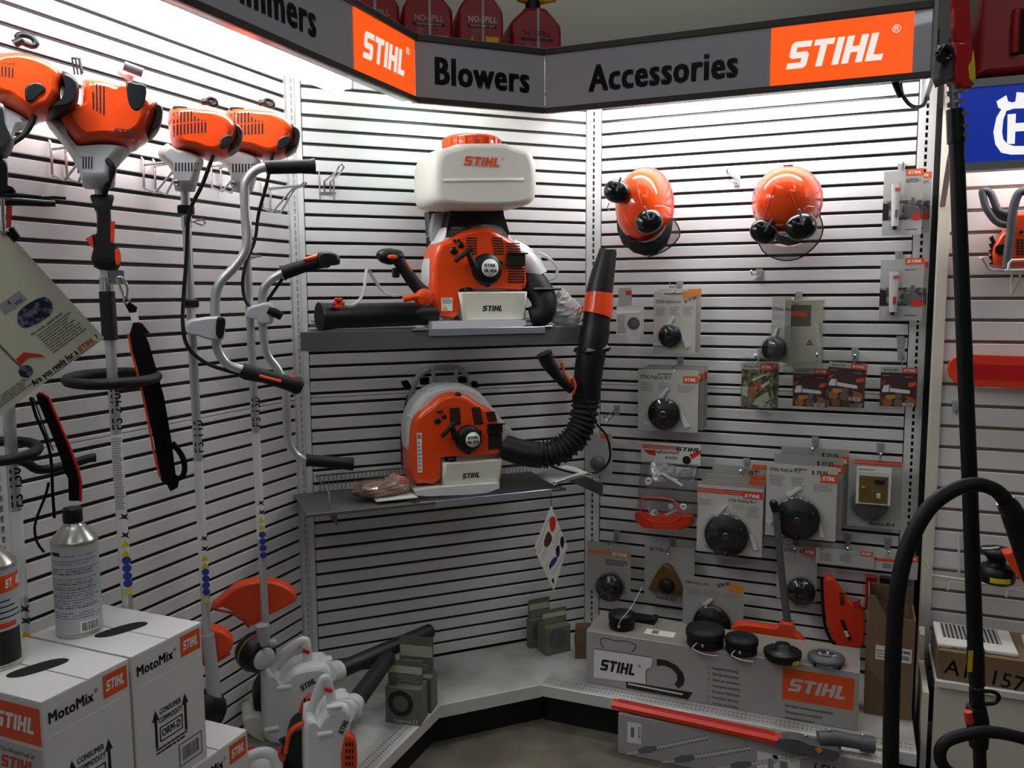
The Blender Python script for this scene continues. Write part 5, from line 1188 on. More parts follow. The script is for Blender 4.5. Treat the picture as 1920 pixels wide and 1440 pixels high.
# ================================================================= goods hung on the right panel
def display_hook(x, y, desc, reach=.19, wall='R', wires=True, lab=None):
    u, z = U(wall, x, y, 0); t = thing('display_hook', lab or ('grey slat hook with wire arm holding ' + desc), 'hook', wall, u, z, 0)
    MB().prism([(-.013, .020), (.013, .020), (.010, -.022), (-.010, -.022)], -.006, 0).build('hook_plate', 'grey_plastic', t)
    if wires:
        MB().tube([(0, -.006, .004), (0, -reach*.6, -.004), (-.0, -reach, -.006), (-.0, -reach - .012, .008)], .0029, 6).build('hook_arm', 'chrome', t)
        MB().tube([(0, -.006, -.012), (0, -reach*.7, -.028), (0, -reach*.78, -.022)], .0026, 6).build('scan_arm', 'chrome', t)
    return t
def rect(T, x0, y0, x1, y1, d=None):
    a, b = T.p(x0, y0, d), T.p(x1, y1, d); return a[0], b[0], b[1], a[1]
class Pack:
    """carded blister pack: its card is the px rectangle at distance d from the panel"""
    def __init__(s, label, x0, y0, x1, y1, d, card='card_grey', group='blister packs on the right panel', wall='R', cat='blister pack', name='blister_pack', tilt=0.0, skew=0, turn=0.0):
        s.T = Tr(wall, (x0 + x1)/2, (y0 + y1)/2, d); s.d = d
        s.t = s.T.thing(name, label, cat, group, rz=turn, ry=tilt)
        s.x0, s.x1, s.z0, s.z1 = rect(s.T, x0, y0 + skew/2, x1, y1 + skew/2)
        s.px = (x0, y0, x1, y1); s.sc = s.T.scale(); s.kx = (s.x1 - s.x0)/(x1 - x0); s.kz = (s.z1 - s.z0)/(y1 - y0)
        MB().box(s.x0, s.x1, 0, .0012, s.z0, s.z1, b=.0004).build('backing_card', card, s.t)
    def q(s, x, y): return (s.x0 + (x - s.px[0])*s.kx, s.z1 - (y - s.px[1])*s.kz)
    def badge(s, x0, y0, x1, y1, back='ink_orange', ink='ink_white'):
        a, b = s.q(x0, y0), s.q(x1, y1); badge(s.t, (a[0] + b[0])/2, (a[1] + b[1])/2, -.0004, b[0] - a[0], a[1] - b[1], back, ink); return s
    def text(s, tx, x, y, h, m='ink_black', al='LEFT', bold=.015, sx=.9, rot=None):
        a = s.q(x, y); text(tx, h*s.kz*1.35, m, s.t, a[0], a[1], -.0008, bold, sx, al, rot); return s
    def lines(s, x0, y0, x1, y1, n, m='ink_grey', fill=.4):
        a, b = s.q(x0, y0), s.q(x1, y1); lines(s.t, a[0], b[0], b[1], a[1], n, m, -.0006, fill=fill); return s
    def rect(s, x0, y0, x1, y1, m, name='printed_field', y=.0004):
        a, b = s.q(x0, y0), s.q(x1, y1); MB().box(a[0], b[0], -y - .0002, 0, b[1], a[1]).build(name, m, s.t); return s
    def poly(s, pts, m, name='printed_shape', y=.0008): MB().prism([s.q(*p) for p in pts], -y, -y + .0003).build(name, m, s.t); return s
    def disc(s, x, y, r, dep=.028, m='black_plastic', hub=None, ring=None, dome=True, clr='clear_plastic'):
        c = s.q(x, y); R = r*s.kz; M = Matrix.Translation((c[0], -.002, c[1])) @ RXF
        hd = MB().lathe([(R*.97, 0), (R, dep*.2), (R, dep*.6), (R*.94, dep*.8), (R*.6, dep*.86), (R*.55, dep), (R*.12, dep), (.0005, dep*.9)], 32, M=M).build('cutting_head', m, s.t)
        if ring: MB().lathe([(R*ring, dep*1.0), (R*ring*1.02, dep*1.02), (R*ring*.8, dep*1.02)], 24, M=M, caps=False).build('hub_ring', 'chrome', hd)
        for i in range(3):
            a = 2*PI*i/3 + .5; MB().lathe([(R*.05, dep*.82), (R*.05, dep*.90), (.0004, dep*.90)], 8, M=M @ Matrix.Translation((R*.78*math.cos(a), R*.78*math.sin(a), 0))).build('blade_pin', 'grey_dark', hd)
        if dome: MB().lathe([(R*1.12, 0), (R*1.10, dep*1.05), (R*1.0, dep*1.25), (.0005, dep*1.25)], 28, M=M, caps=False).build('blister_bubble', clr, s.t)
        return s
    def blade(s, x0, y0, x1, y1, w, m='white_plastic'):
        a, b = s.q(x0, y0), s.q(x1, y1); v = Vector((b[0] - a[0], 0, b[1] - a[1])); n = Vector((-v.z, 0, v.x)).normalized()*w*s.kx/2
        A = Vector((a[0], 0, a[1])); B = Vector((b[0], 0, b[1])); pts = [A - n*.6, A + n*.6, B + n, B - n]
        MB().prism([(p.x, p.z) for p in pts], -.010, -.002).build('plastic_blade', m, s.t); return s
    def clear(s, x0, y0, x1, y1, dep=.02, m='clear_plastic', name='blister_bubble'):
        a, b = s.q(x0, y0), s.q(x1, y1); w_ = min(.006, (b[0] - a[0])*.2); r0 = [(a[0], b[1]), (b[0], b[1]), (b[0], a[1]), (a[0], a[1])]; r1 = [(a[0] + w_, b[1] + w_), (b[0] - w_, b[1] + w_), (b[0] - w_, a[1] - w_), (a[0] + w_, a[1] - w_)]
        k = MB(); k.ring_loft([[(x, -.0013, z) for x, z in r0], [(x, -dep*.8, z) for x, z in r0], [(x, -dep, z) for x, z in r1]], 0, False, False); k.add([(x, -dep, z) for x, z in r1], [(0, 1, 2, 3)]); k.build(name, m, s.t); return s
    def hook_hole(s, x, y, w=10):
        a = s.q(x, y); MB().box(a[0] - w*s.kx/2, a[0] + w*s.kx/2, -.0006, 0, a[1] - .0015, a[1] + .0015).build('hanger_slot', 'black_hole', s.t); return s

# --- helmets with ear muffs and visors
def helmet(label, c, rx, ry, muffs, peak, mesh, sticker, top, arms, ridge):
    K5 = 3.6923; Y = lambda *p: [(1080 + a/K5, 280 + b/K5) for a, b in p]
    T = Tr('R', *Y(c)[0], .14); t = T.thing('forestry_helmet', label, 'helmet', 'orange helmets with ear muffs on the right panel')
    X, Zr = T.k(rx/K5)*1.04, T.k(ry/K5)
    b = MB(); rings = []
    for i in range(13):                      # shell: crown towards the viewer, flared rim at the panel
        a = i/12*PI/2; k = math.sin(a)**.75 if i else .0005; y = -.155*math.cos(a)**.9 if i < 12 else 0
        rings.append([(X*k*math.cos(2*PI*j/36), y, Zr*k*math.sin(2*PI*j/36)*(1.0 if math.sin(2*PI*j/36) > 0 else 1.0)) for j in range(36)])
    b.ring_loft(rings, 0, False, True); sh = b.build('helmet_shell', 'helmet_orange', t)
    sh.location.y = 0.04
    b = MB(); b.ring_loft([[(X*k*math.cos(2*PI*j/36), y, Zr*k*math.sin(2*PI*j/36)) for j in range(36)] for k, y in ((.985, .015), (1.045, .03), (1.05, .042), (1.0, .046))], 0, False, True); b.build('helmet_rim', 'helmet_rim', t)
    for p0, p1 in ridge: 
        q0, q1 = T.p(*Y(p0)[0], .14), T.p(*Y(p1)[0], .14)
        def ys(q):
            r = min(.98, math.hypot(q[0]/X, q[1]/Zr)); a = math.asin(min(1, r**(1/.75))); return -.155*math.cos(a)**.9 + .04
        MB().tube([(q0[0] + (q1[0]-q0[0])*s, ys((q0[0] + (q1[0]-q0[0])*s, q0[1] + (q1[1]-q0[1])*s)) + .001, q0[1] + (q1[1]-q0[1])*s) for s in (0, .25, .5, .75, 1)], .0028, 6).build('shell_ridge', 'helmet_rim', sh, (0, -.04, 0))
    if sticker:
        q = T.p(*Y(sticker)[0], .14); MB().box(-.022, .022, -.001, .001, -.008, .008).build('name_sticker', 'ink_white', t, (q[0], -.052, q[1]), (-.95, 0, 0)); 
        obj('logo_lettering', logo_mesh(.034, .008, 'ink_black'), t, (q[0], -.0535, q[1] + .001), (-.95, 0, 0))
    if top: q = T.p(*Y(top)[0], .10); MB().box(-.017, .017, -.01, .01, -.004, .006, b=.002).build('visor_clip', 'black_plastic', t, (q[0], .035, q[1]))
    for (mx, my, mr, dd, ang) in muffs:
        v = T.v(*Y((mx, my))[0], .14 + dd); R = T.k(mr/K5)*.95; M = Matrix.Translation(v) @ Matrix.Rotation(ang, 4, 'Y') @ Matrix.Rotation(.25, 4, 'Z')
        mf = MB().ball((0, 0, 0), (R, R*.62, R*.86), 24, 12, M=M, p=.9).build('ear_muff', 'black_gloss', t)
        MB().lathe([(R*.82, -.004), (R*.90, .004), (R*.86, .018), (R*.7, .022)], 26, M=M @ Matrix.Scale(.95, 4, (0, 0, 1)) @ Matrix.Rotation(-PI/2, 4, 'X'), caps=False).build('ear_cushion', 'black_rubber', mf)
        MB().box(-.004, .004, -R*.66, -R*.5, 0, R*1.05, b=.002, M=M).build('muff_yoke', 'grey_dark', mf)
    for pts in arms: MB().tube([T.v(*p, .24) for p in Y(*pts)], .0018, 6).build('muff_arm', 'chrome', t)
    # black peak and mesh visor below
    o, inn = peak; A = [T.v(*p, .10) for p in Y(*o)]; B = [T.v(*p, .19) for p in Y(*inn)]; n = len(A)
    b = MB(); b.add(A + B, [(i, i + 1, n + i + 1, n + i) for i in range(n - 1)], 0, True); b.add([p + Vector((0, .004, .003)) for p in A + B], [(n + i, n + i + 1, i + 1, i) for i in range(n - 1)], 0, True); b.build('visor_peak', 'visor_black', t)
    o, inn = mesh; A = [T.v(*p, .07) for p in Y(*o)]; B = [T.v(*p, .13) for p in Y(*inn)]; n = len(A)
    b = MB(); b.add(A + B, [(i, i + 1, n + i + 1, n + i) for i in range(n - 1)], 0, True); vm = b.build('mesh_visor', 'visor_mesh', t)
    MB().tube(A, .0028, 6, sub=2).build('visor_edge', 'black_plastic', vm)
    return t
helmet('orange helmet with white oval sticker and raised left ear muff, nearer the corner', (462, 390), 185, 255,
    [(283, 292, 92, .13, .3), (505, 500, 95, .13, -.35)],
    ([(280, 470), (285, 560), (320, 650), (400, 715), (480, 738), (560, 725), (625, 670), (662, 570), (672, 480)], [(330, 470), (340, 560), (380, 620), (430, 645), (480, 650), (540, 635), (590, 590), (630, 530), (640, 490)]),
    ([(672, 478), (722, 568), (690, 640), (610, 705), (500, 742)], [(655, 500), (660, 570), (630, 650), (560, 715), (480, 735)]),
    None, None, [[(545, 395), (600, 392), (650, 410)], [(230, 370), (215, 410), (240, 430)]], [((455, 245), (500, 400))])
helmet('orange helmet with black name sticker and both ear muffs low, right of the empty hook', (1455, 350), 215, 226,
    [(1300, 570, 98, .09, .5), (1558, 535, 108, .12, -.25)],
    ([(1350, 590), (1400, 650), (1470, 668), (1540, 655), (1610, 600)], [(1370, 560), (1410, 600), (1470, 610), (1530, 600), (1590, 560)]),
    ([(1262, 640), (1290, 700), (1350, 745), (1440, 770), (1530, 760), (1600, 720), (1680, 640), (1712, 545), (1685, 455)], [(1330, 600), (1360, 650), (1400, 670), (1440, 675), (1510, 670), (1570, 650), (1620, 600), (1660, 540), (1665, 470)]),
    (1447, 176), (1470, 122), [[(1580, 420), (1600, 392), (1650, 400)], [(1225, 455), (1240, 480), (1265, 500)]], [((1395, 285), (1320, 490)), ((1480, 285), (1540, 430))])
display_hook(1382, 338, '', lab='empty slat hook between the two helmets', reach=.26)
display_hook(1424, 514, '', lab='empty slat hook below the gap between the helmets', reach=.26)
display_hook(1157, 768, '', lab='long empty slat hook beside the blower tube', reach=.2)
display_hook(1688, 640, '', wires=False, lab='bare grey slat hook plate above the rightmost service kit')

# --- grease tube packs at the right
def tube_pack(label, x0, y0, x1, y1, d, tag2, sup, dx=0):
    p = Pack(label, x0, y0, x1, y1, d, 'grey_tape', 'grease tube packs at the right end'); W = x1 - x0; Hh = y1 - y0
    p.badge(x0 + W*.56, y0 - Hh*.02, x1, y0 + Hh*.085)
    p.rect(x0, y0 + Hh*.46, x0 + W*.99, y0 + Hh*.76, 'label_photo', 'printed_picture'); p.rect(x0, y0 + Hh*.50, x0 + W*.16, y0 + Hh*.76, 'ink_black', 'printed_shadow', .0006)
    p.poly([(x0 + W*.55, y0 + Hh*.72), (x0 + W*.56, y0 + Hh*.58), (x0 + W*.7, y0 + Hh*.55), (x0 + W*.72, y0 + Hh*.42), (x0 + W*.8, y0 + Hh*.42), (x0 + W*.82, y0 + Hh*.56), (x0 + W*.97, y0 + Hh*.62), (x0 + W*.95, y0 + Hh*.74)], 'ink_grey')
    p.poly([(x0 + W*.76, y0 + Hh*.66), (x0 + W*.96, y0 + Hh*.66), (x0 + W*.96, y0 + Hh*.77), (x0 + W*.76, y0 + Hh*.77)], 'ink_red', 'hazard_mark', .0012)
    if sup: p.text('Superlub FS', x0 + W*.56, y0 + Hh*.17, Hh*.03)
    else: p.lines(x0 + W*.56, y0 + Hh*.12, x0 + W*.95, y0 + Hh*.19, 3, 'ink_black')
    p.lines(x0 + W*.6, y0 + Hh*.9, x0 + W*.95, y0 + Hh*.93, 1, 'ink_black')
    a, b = p.q(x0 + W*.22, y0 + Hh*.20), p.q(x0 + W*.42, y0 + Hh*.86); cx = (a[0] + b[0])/2; w = (b[0] - a[0])/2
    rings = [[(cx + (w*1.25*(1-s) + w*.9*s)*math.cos(q), -.014 + (.002*(1-s) + .012*s)*math.sin(q), a[1] + (b[1]-a[1])*s) for q in [2*PI*i/14 for i in range(14)]] for s in (0, .1, .5, 1)]
    tb = MB().ring_loft(rings, 0, True, True).build('grease_tube', 'white_plastic', p.t)
    MB().cyl((cx, -.014, b[1]), (cx, -.014, b[1] - .012), .007, n=12).build('tube_cap', 'black_plastic', tb)
    MB().box(cx - w*.3, cx + w*1.1, -.0205, -.018, a[1] + (b[1]-a[1])*.10 - .008, a[1] + (b[1]-a[1])*.10).build('tube_label', 'ink_orange', tb)
    MB().box(cx - w*.1, cx + w*.7, -.0275, -.024, a[1] + (b[1]-a[1])*.80, a[1] + (b[1]-a[1])*.62).build('tube_label', 'ink_red' if sup else 'ink_grey', tb)
    p.clear(x0 + W*.18, y0 + Hh*.17, x0 + W*.50, y0 + Hh*.93, .030)
    return p
tube_pack('grease tube pack at upper right, the one behind', 1672, 328, 1742, 436, .06, 0, False)
tube_pack('grease tube pack at upper right with barcode-like grey print, in front', 1658, 322, 1727, 440, .10, 0, False)
tube_pack('lower grease tube pack, the one tucked behind', 1664, 494, 1736, 596, .06, 0, True)
tube_pack('lower grease tube pack reading Superlub FS, in front', 1652, 487, 1728, 601, .10, 0, True)
display_hook(1690, 318, 'the upper grease tube packs', .12); display_hook(1685, 482, 'the lower grease tube packs', .12)

# --- cutting head packs
GP = 'cutting head packs on the right panel'
p = Pack('small white spool carton hanging right of the blower nozzle', 1157, 572, 1206, 628, .12, 'card_light', GP, turn=.25)
a, b = p.q(1157, 585), p.q(1200, 628); MB().box(a[0], b[0], -.03, -.001, b[1], a[1], b=.001).build('carton_body', 'box_white', p.t)
cc = p.q(1188, 606); MB().prism(circ(cc[0], cc[1], 11*p.kx, 22), -.0312, -.0303).build('spool_picture', 'grey_dark', p.t); MB().prism(circ(cc[0] + .002, cc[1], 7*p.kx, 18), -.0318, -.0313).build('spool_picture', 'chrome', p.t)
a, b = p.q(1160, 540), p.q(1184, 572); MB().box(a[0], b[0], -.002, 0, b[1], a[1]).build('hanging_header', 'box_grey', p.t); q = p.q(1178, 549); MB().box(q[0] - .01, q[0] + .012, -.0026, -.002, q[1] - .008, q[1] + .008).build('logo_badge', 'ink_red', p.t)
lines(p.t, p.q(1159, 0)[0], p.q(1176, 0)[0], p.q(0, 625)[1], p.q(0, 590)[1], 9, 'ink_faint', -.0305)
for i, (dx, dy, d, lab) in enumerate(((10, -4, .07, 'PolyCut pack with small black disc, rear one of the two'), (0, 0, .10, 'PolyCut pack with small round black disc and amber corner label'))):
    p = Pack(lab, 1226 + dx, 546 + dy, 1303 + dx, 664 + dy, d, 'card_light', GP)
    p.rect(1279 + dx, 546 + dy, 1303 + dx, 559 + dy, 'ink_amber', 'logo_badge'); p.text('STIHL PolyCut 6-2', 1231 + dx, 566 + dy, 6.5, sx=.66)
    if i: p.text('$19.99', 1282, 566, 7, rot=(0, -.3, 0)); p.lines(1231, 575, 1250, 592, 5, 'ink_faint').lines(1256, 575, 1275, 592, 5, 'ink_faint').lines(1280, 575, 1299, 592, 5, 'ink_faint')
    p.blade(1264 + dx, 594 + dy, 1253 + dx, 612 + dy, 7).blade(1276 + dx, 622 + dy, 1290 + dx, 651 + dy, 7).blade(1226 + dx, 646 + dy, 1246 + dx, 646 + dy, 7)
    p.disc(1258 + dx, 630 + dy, 21.5, .028 if i else .018, dome=bool(i)).hook_hole(1262 + dx, 551 + dy, 34)
display_hook(1275, 536, 'the pack with the small round disc'); 
for i, (dx, dy, d, lab) in enumerate(((17, -9, .06, 'PolyCut 20-3 pack, rearmost of its hook'), (10, -5, .09, 'PolyCut 20-3 pack, middle one of its hook'), (0, 0, .12, 'PolyCut 20-3 pack in front with black disc and orange badge'))):
    p = Pack(lab, 1197 + dx, 692 + dy, 1308 + dx, 812 + dy, d, 'card_grey' if i < 2 else 'card_light', GP, skew=0)
    p.badge(1280 + dx, 703 + dy, 1307 + dx, 717 + dy)
    if i == 2:
        p.text('STIHL PolyCut 20-3', 1201, 707, 7.5, sx=.7); p.lines(1201, 717, 1227, 735, 6, 'ink_faint').lines(1236, 717, 1262, 735, 6, 'ink_faint').lines(1270, 720, 1304, 735, 5, 'ink_faint')
        p.blade(1252, 728, 1238, 748, 8).blade(1274, 768, 1290, 802, 9).blade(1210, 797, 1228, 799, 8); p.hook_hole(1246, 700, 26)
    p.disc(1247 + dx, 777 + dy, 31, .03 if i == 2 else .02, ring=.2, dome=i == 2)
display_hook(1276, 680, 'the PolyCut 20-3 packs', .16)
# --- soft bag pack and disc pack in the middle
p = Pack('crumpled clear bag pack with brown label and warning triangle', 1478, 562, 1540, 690, .08, 'paper_cream', GP)
p.rect(1481, 572, 1519, 612, 'box_olive', 'paper_label'); p.rect(1480, 583, 1513, 594, 'ink_orange', 'logo_badge', .0008); q = p.q(1497, 588.5); logo(p.t, q[0], q[1], -.0016, .055, .013, 'ink_amber')
p.poly([(1512, 647), (1524, 647), (1518, 636)], 'ink_black', 'warning_sign'); p.poly([(1514.5, 645.5), (1521.5, 645.5), (1518, 639)], 'card_grey', 'warning_sign', .0012)
a, b = p.q(1527, 602), p.q(1537, 650); MB().cyl((a[0], -.02, a[1]), (b[0], -.02, b[1]), .009, n=10).build('paper_roll', 'paper_white', p.t)
p.clear(1474, 560, 1544, 704, .045, 'clear_bag', 'clear_bag')
p = Pack('PolyCut pack with two oval black discs turned sideways', 1446, 556, 1482, 680, .11, 'card_grey', GP, turn=-.35)
p.text('STIHL Poly', 1448, 580, 7); p.lines(1449, 590, 1470, 600, 3, 'ink_faint'); p.disc(1455, 655, 23, .03).blade(1459, 614, 1453, 630, 6); p.clear(1450, 610, 1486, 686, .05)
display_hook(1498, 557, 'the crumpled bag pack'); 

# --- service kits
def service_kit(label, x0, y0, x1, y1, d, wood=False, tilt=0.0):
    p = Pack(label, x0, y0, x1, y1, d, 'ink_brown', 'service kits in a row on the right panel', name='service_kit', cat='service kit', tilt=tilt); W = x1 - x0; Hh = y1 - y0
    X = lambda f: x0 + W*f; Y = lambda f: y0 + Hh*f
    p.rect(X(0), Y(0), X(.6), Y(.135), 'grey_tape', 'title_field').text('Service Kit', X(.08), Y(.07), Hh*.06); p.badge(X(.58), Y(0), X(1), Y(.14))
    p.lines(X(.06), Y(.20), X(.3), Y(.22), 1, 'ink_white'); 
    if not wood:
        p.lines(X(.68), Y(.23), X(.92), Y(.25), 1, 'ink_white')
        p.poly([(X(.05), Y(.60)), (X(.10), Y(.46)), (X(.26), Y(.45)), (X(.28), Y(.53)), (X(.78), Y(.57)), (X(.82), Y(.61)), (X(.80), Y(.66)), (X(.3), Y(.63)), (X(.06), Y(.64))], 'ink_white', 'saw_picture')
        p.poly([(X(.02), Y(.46)), (X(.06), Y(.36)), (X(.18), Y(.33)), (X(.1), Y(.42))], 'ink_red'); p.poly([(X(.74), Y(.47)), (X(.78), Y(.38)), (X(.97), Y(.36)), (X(.97), Y(.44)), (X(.84), Y(.49))], 'ink_orange', 'glove_picture')
        for cx, cy, r, m in ((.2, .9, .13, 'ink_wood'), (.5, .9, .12, 'cardboard'), (.84, .88, .14, 'ink_wood'), (.5, .74, .1, 'box_olive'), (.03, .82, .06, 'cardboard_in')): q = p.q(X(cx), Y(cy)); MB().prism([(max(p.x0, min(p.x1, a)), max(p.z0, min(p.z1, e))) for a, e in circ(q[0], q[1], r*W*p.kx, 16)], -.0009, -.0005).build('log_picture', m, p.t)
        p.poly([(X(.14), Y(.78)), (X(.18), Y(.71)), (X(.42), Y(.70)), (X(.42), Y(.78)), (X(.28), Y(.83))], 'ink_amber', 'glove_picture', .0013); p.poly([(X(.66), Y(.72)), (X(.9), Y(.76)), (X(.78), Y(.80))], 'ink_orange', 'glove_picture', .0013)
        p.poly([(X(.24), Y(.46)), (X(.262), Y(.46)), (X(.262), Y(.64)), (X(.24), Y(.64))], 'ink_black', 'saw_picture', .0011)
    else:
        p.rect(X(0), Y(.14), X(1), Y(1), 'ink_green', 'printed_picture'); q = p.q(X(.33), Y(.65)); MB().prism(circ(q[0], q[1], .14*W*p.kx, 18, .19*W*p.kx), -.0010, -.0006).build('log_picture', 'ink_wood', p.t)
        p.poly([(X(.02), Y(.52)), (X(.22), Y(.52)), (X(.22), Y(.76)), (X(.02), Y(.72))], 'card_light', 'log_picture', .0007); p.poly([(X(.35), Y(.42)), (X(.62), Y(.42)), (X(.62), Y(.5)), (X(.4), Y(.5))], 'ink_red', 'glove_picture', .0011)
        p.poly([(X(.3), Y(.36)), (X(.85), Y(.2)), (X(.95), Y(.17)), (X(.4), Y(.40))], 'paper_cream', 'chip_picture', .0011); p.poly([(X(.6), Y(.5)), (X(.9), Y(.36)), (X(.9), Y(.42)), (X(.66), Y(.56))], 'paper_cream', 'chip_picture', .0011)
        p.poly([(X(.5), Y(.78)), (X(.85), Y(.62)), (X(.92), Y(.8)), (X(.6), Y(.95)), (X(.35), Y(.93))], 'box_olive_light', 'chip_picture', .0011); p.poly([(X(.0), Y(.78)), (X(.25), Y(.78)), (X(.32), Y(.97)), (X(.05), Y(.97))], 'box_olive', 'log_picture', .0011)
    q0, q1 = p.q(X(.62), Y(.90)), p.q(X(.92), Y(.985)); barcode(p.t, (q0[0] + q1[0])/2, (q0[1] + q1[1])/2, -.0016, q1[0] - q0[0], q0[1] - q1[1])
    p.clear(x0 - 3, y0 - 14, x1 + 3, y1 + 4, .022, name='clear_case'); return p
service_kit('service kit with pale log picture, rear one of its hook', 1398, 679, 1458, 764, .05, True); service_kit('service kit with pale log picture at the left of the row', 1391, 681, 1448, 766, .09, True)
service_kit('service kit second from left in the row, partly under the bag pack', 1488, 690, 1551, 764, .07)
service_kit('service kit hanging straight behind the tilted one', 1556, 690, 1620, 765, .06); service_kit('tilted service kit in front, third in the row', 1552, 680, 1621, 752, .11, tilt=.07)
service_kit('service kit at the right end of the row, next to the upright', 1652, 688, 1718, 764, .09)
display_hook(1427, 662, 'the pale log service kits'); display_hook(1536, 660, 'the second service kit'); display_hook(1603, 662, 'the tilted service kit'); display_hook(1689, 663, 'the rightmost service kit')

# --- blade bag with orange ring
p = Pack('clear bag of replacement blades with striped header card', 1202, 828, 1313, 874, .09, 'paper_white', 'bags on the right panel', name='blade_bag', cat='bag')
for i in range(3): p.rect(1204, 833 + i*3.4, 1272, 835.2 + i*3.4, 'ink_red', 'red_stripe')
p.poly([(1206, 845), (1230, 845), (1230, 858), (1216, 855)], 'ink_red', 'red_stripe'); p.poly([(1292, 850), (1314, 838), (1314, 846), (1298, 860)], 'ink_red', 'red_stripe'); q = p.q(1291, 839); logo(p.t, q[0], q[1], -.0008, 46*p.kx, 9*p.kz, 'ink_black')
p.text('REPLACEMENT', 1232, 849, 6.5, sx=.85).text('BLADES', 1248, 860, 6.5); q = p.q(1288, 863); MB().prism(circ(q[0], q[1], 8*p.kx, 18), -.0008, -.0003).build('head_picture', 'ink_black', p.t)
bag = []
for fy, hw, dp in ((874, 54, .006), (900, 54, .03), (940, 56, .055), (985, 57, .06), (1004, 52, .05), (1012, 40, .03)):
    c = p.q(1256, fy); bag.append([(c[0] + hw*p.kx*math.cos(a), -.004 - dp*.5 + dp*.5*math.sin(a), c[1] + .008*math.cos(3*a)) for a in [2*PI*i/20 for i in range(20)]])
MB().ring_loft(bag, 0, True, True).build('clear_bag', 'clear_bag', p.t)
rg = [p.q(x, y) for x, y in ((1210, 952), (1225, 945), (1250, 943), (1272, 948), (1283, 962), (1284, 980), (1272, 993), (1248, 997), (1225, 995), (1212, 982))]
MB().tube([(x, -.066, z) for x, z in rg], .0045, 8, closed=True, sub=3, flat=.5).build('orange_ring', 'red_cover', p.t)
b = MB(); c0 = p.q(1197, 984); c1 = p.q(1306, 1000)
MB().ring_loft([[(p.q(1251, 0)[0] + 54*p.kx*math.cos(a)*k, -.036 + .034*math.sin(a), p.q(0, y)[1] + .006*math.cos(a)) for a in [2*PI*i/24 for i in range(24)]] for y, k in ((984, 1.03), (1000, 1.02), (1013, .78))], 0, True, True).build('orange_base', 'red_cover', p.t)
for x, y, r in ((1223, 910, 7), (1235, 980, 7), (1288, 960, 6), (1265, 962, 5)): c = p.q(x, y); MB().lathe([(r*p.kx, 0), (r*p.kx, .006), (r*p.kx*.35, .006), (r*p.kx*.35, 0)], 14, M=Matrix.Translation((c[0], -.055, c[1])) @ RXF).build('blade_washer', 'white_plastic', p.t)
for x0, y0, x1, y1 in ((1245, 890, 1285, 915), (1222, 965, 1228, 992), (1262, 900, 1275, 905), (1255, 985, 1275, 970)): a, b = p.q(x0, y0), p.q(x1, y1); MB().tube([(a[0], -.05, a[1]), (b[0], -.05, b[1])], .006, 6, flat=.4).build('plastic_blade', 'white_plastic', p.t)
display_hook(1250, 836, 'the bag of replacement blades', .1)

# --- PolyCut 46-3 stack
for i, (dx, dy, d) in enumerate(((28, -38, .04), (16, -20, .06), (8, -10, .08), (0, 0, .12))):
    lab = ['rearmost PolyCut 46-3 pack with handwritten price', 'PolyCut 46-3 pack, third from the front', 'PolyCut 46-3 pack, second from the front', 'front PolyCut 46-3 pack with red stripes and large black disc'][i]
    p = Pack(lab, 1308 + dx, 908 + dy, 1428 + dx*.3, 1046 + dy, d, 'card_light' if i == 3 else 'card_grey', GP)
    if i == 3:
        for k in range(3): p.rect(1308, 914 + k*3.6, 1427, 916.4 + k*3.6, 'ink_red', 'red_stripe')
        p.rect(1392, 917, 1427, 929, 'ink_red', 'logo_badge', .0007); q = p.q(1409, 923); logo(p.t, q[0], q[1], -.0012, 30*p.kx, 7*p.kz, 'ink_white')
        p.text('STIHL PolyCut 46-3', 1366, 935, 7, sx=.66); p.lines(1311, 936, 1335, 950, 5, 'ink_faint').lines(1374, 942, 1396, 952, 4, 'ink_faint').lines(1398, 943, 1424, 968, 8, 'ink_faint')
        p.blade(1361, 945, 1343, 968, 8).blade(1408, 1000, 1418, 1030, 8).blade(1320, 1026, 1338, 1029, 7); p.hook_hole(1366, 915, 20); p.disc(1364, 1005, 43, .03, ring=.14)
    else: p.badge(1400 + dx*.3, 903 + dy, 1427 + dx*.3, 912 + dy, 'ink_orange', 'ink_amber')
    if i == 0: p.text('39.91', 1402, 884, 8, rot=(0, -.3, 0))
display_hook(1400, 868, 'the PolyCut 46-3 packs', .18)
# --- PolyCut 47-3 stack
for i, (dx, dy, d) in enumerate(((27, -32, .04), (14, -17, .07), (0, 0, .12))):
    lab = ['rearmost PolyCut 47-3 pack with handwritten price', 'PolyCut 47-3 pack in the middle of its hook', 'front PolyCut 47-3 pack with large black disc and orange badge'][i]
    p = Pack(lab, 1438 + dx, 868 + dy, 1566 + dx*.8, 1016 + dy, d, 'card_light' if i == 2 else 'card_grey', GP)
    p.badge(1536 + dx, 882 + dy, 1566 + dx*.8, 900 + dy)
    p.text('$ 39.95', 1520 + dx*.7, 881 + dy, 8)
    if i == 2:
        p.text('STIHL PolyCut 47-3', 1444, 880, 7.5, sx=.68); p.lines(1443, 890, 1475, 912, 7, 'ink_faint').lines(1484, 892, 1510, 912, 6, 'ink_faint').lines(1524, 902, 1562, 918, 5, 'ink_faint')
        p.blade(1502, 912, 1478, 930, 8).blade(1536, 980, 1543, 1009, 8).blade(1439, 983, 1449, 990, 8); p.hook_hole(1500, 876, 22); p.disc(1497, 975, 43, .032, ring=.12)
display_hook(1528, 828, 'the PolyCut 47-3 packs', .18)
